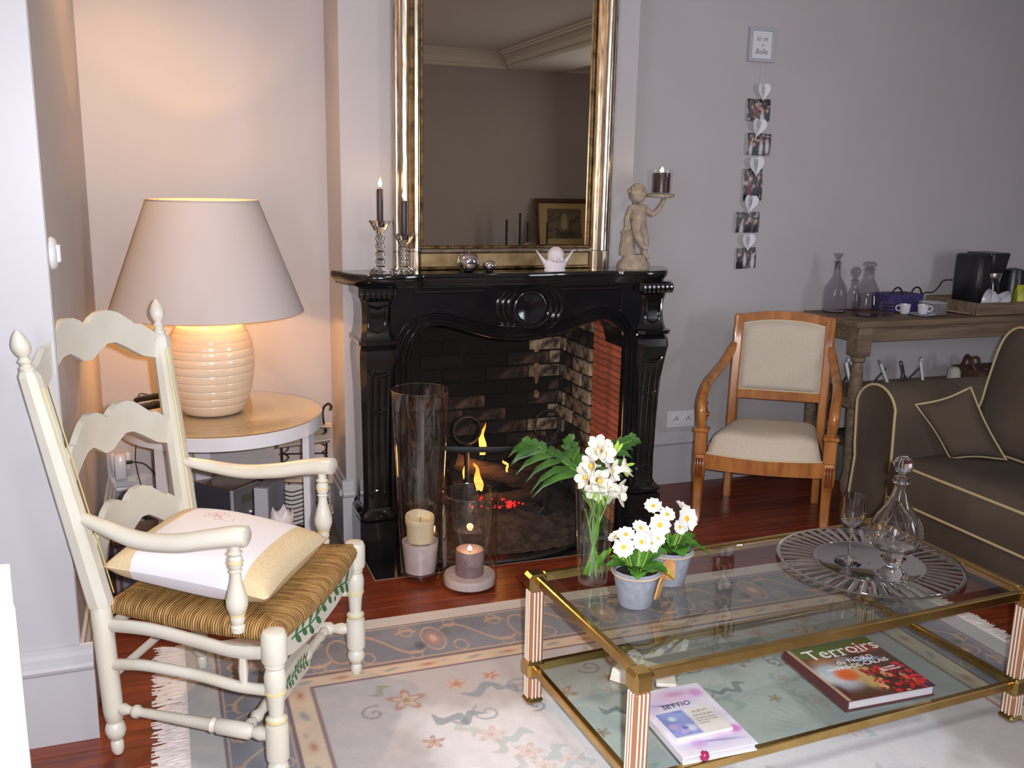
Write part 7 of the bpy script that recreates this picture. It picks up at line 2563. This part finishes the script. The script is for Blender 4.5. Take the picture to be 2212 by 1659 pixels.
for k in range(18):
    a = 2*PI*k/18
    b.tube([(.0675*math.cos(a), .0675*math.sin(a), .108), (.069*math.cos(a+.12), .069*math.sin(a+.12), .130), (.0645*math.cos(a+.24), .0645*math.sin(a+.24), .152), (.053*math.cos(a+.36), .053*math.sin(a+.36), .175)], [.0008, .0018, .0018, .0006], 5)
stuff(b.obj('cut_ribs', SOLID, dc))
MB().tube([(.0215*math.cos(a), .0215*math.sin(a), .272) for a in np.linspace(0, 2*PI, 25)[:-1]], .003, 6, closed=True).obj('neck_ring', SILV, dc)
b = MB().lathe([(.010, .270), (.0115, .290), (.0105, .296)], 18)
b.obj('stopper_neck', SOLID, dc)
b = MB()
blob(b, (0, 0, .3195), (.0265, .0265, .0255), 14, 9)
b.obj('ball_stopper', SOLID, dc, smooth=False)

# ================================================================== hurricane glasses on the hearth
HUR = thin_glass('hurricane_glass', (0.955, 0.945, 0.94), 1.75, gain=1.2)
HZ = .0025
WPOT = mat('white_matt_pot', S(214, 206, 204), 0.7, col2=S(200, 192, 190), nscale=30)
IVORY = mat('ivory_wax', S(224, 212, 178), 0.45, sss=.3)
GWAX = mat('grey_mauve_wax', S(150, 130, 132), 0.5, sss=.2, col2=S(134, 116, 120), nscale=40)
h1 = thing('tall_hurricane_vase', 'tall tapering clear glass cylinder on the hearth, left of the shorter one', 'vase', (.828, 3.183, .0022))
MB().lathe([(.003, .0006), (.066, .0006), (.069, .004), (.0705, .02), (.104, .712), (.1015, .712), (.068, .026), (.003, .024)], 56, cap=False).obj('glass', HUR, h1, angle=40)
MB().tube([(.1028*math.cos(a), .1028*math.sin(a), .712) for a in np.linspace(0, 2*PI, 65)[:-1]], .0016, 6, closed=True).obj('lip', RIMG, h1)
p1 = thing('candle_pot', 'white tapered pot holding the ivory candle inside the tall glass cylinder', 'pot', (.828, 3.183, .0266))
MB().lathe([(.050, 0), (.056, .003), (.0665, .112), (.0665, .118), (.0625, .118), (.058, .085)], 44).obj('body', WPOT, p1, angle=40)
c1 = thing('pillar_candle', 'ivory unlit pillar candle with a wavy melted rim in the white pot', 'candle', (.828, 3.183, .1466))
b = MB()
def melt(a, k):
    return 1+(.05*math.sin(a*2+1)+.03*math.sin(a*5) if k >= 2 else 0)
prof = [(.049, 0), (.0495, .048), (.052, .070), (.053, .086), (.050, .094), (.043, .090), (.036, .075), (.004, .071)]
b.lathe(prof, 40, ns=melt)
for i in range(len(b.v)):
    x_, y_, z_ = b.v[i]
    if z_ > .08:
        b.v[i] = (x_, y_, z_+.010*math.sin(math.atan2(y_, x_)-.4))
b.obj('wax', IVORY, c1, angle=60)
MB().tube([(0, 0, .071), (.001, 0, .088)], .0012, 5).obj('wick', WICKM, c1)
h2 = thing('short_hurricane_vase', 'shorter wide clear glass cylinder at the hearth edge with a lit grey candle inside', 'vase', (.982, 3.066, .0002))
MB().lathe([(.003, .0006), (.0985, .0006), (.1005, .003), (.1005, .354), (.098, .354), (.098, .010), (.003, .009)], 64, cap=False).obj('glass', HUR, h2, angle=40)
MB().tube([(.0993*math.cos(a), .0993*math.sin(a), .354) for a in np.linspace(0, 2*PI, 65)[:-1]], .0016, 6, closed=True).obj('lip', RIMG, h2)
d2 = thing('candle_dish', 'round off-white dish at the bottom of the shorter glass cylinder', 'dish', (.982, 3.066, .0098))
MB().lathe([(.090, 0), (.094, .003), (.095, .030), (.092, .034), (.062, .034), (.003, .033)], 52).obj('body', WPOT, d2, angle=40)
c2 = thing('pillar_candle', 'lit grey mauve pillar candle standing in the shorter glass cylinder', 'candle', (.982, 3.066, .0434))
MB().lathe([(.050, 0), (.0515, .003), (.0515, .090), (.049, .095), (.042, .0935), (.030, .084), (.004, .081)], 44).obj('wax', GWAX, c2, angle=50)
MB().tube([(0, 0, .081), (.001, 0, .092)], .0012, 5).obj('wick', WICKM, c2)
candle_flame(0, 0, .089, .020, .009, c2)
light('candle_glow', 'POINT', (.982, 3.066, .150), .22, (1, .5, .2), shadow_soft_size=.012)
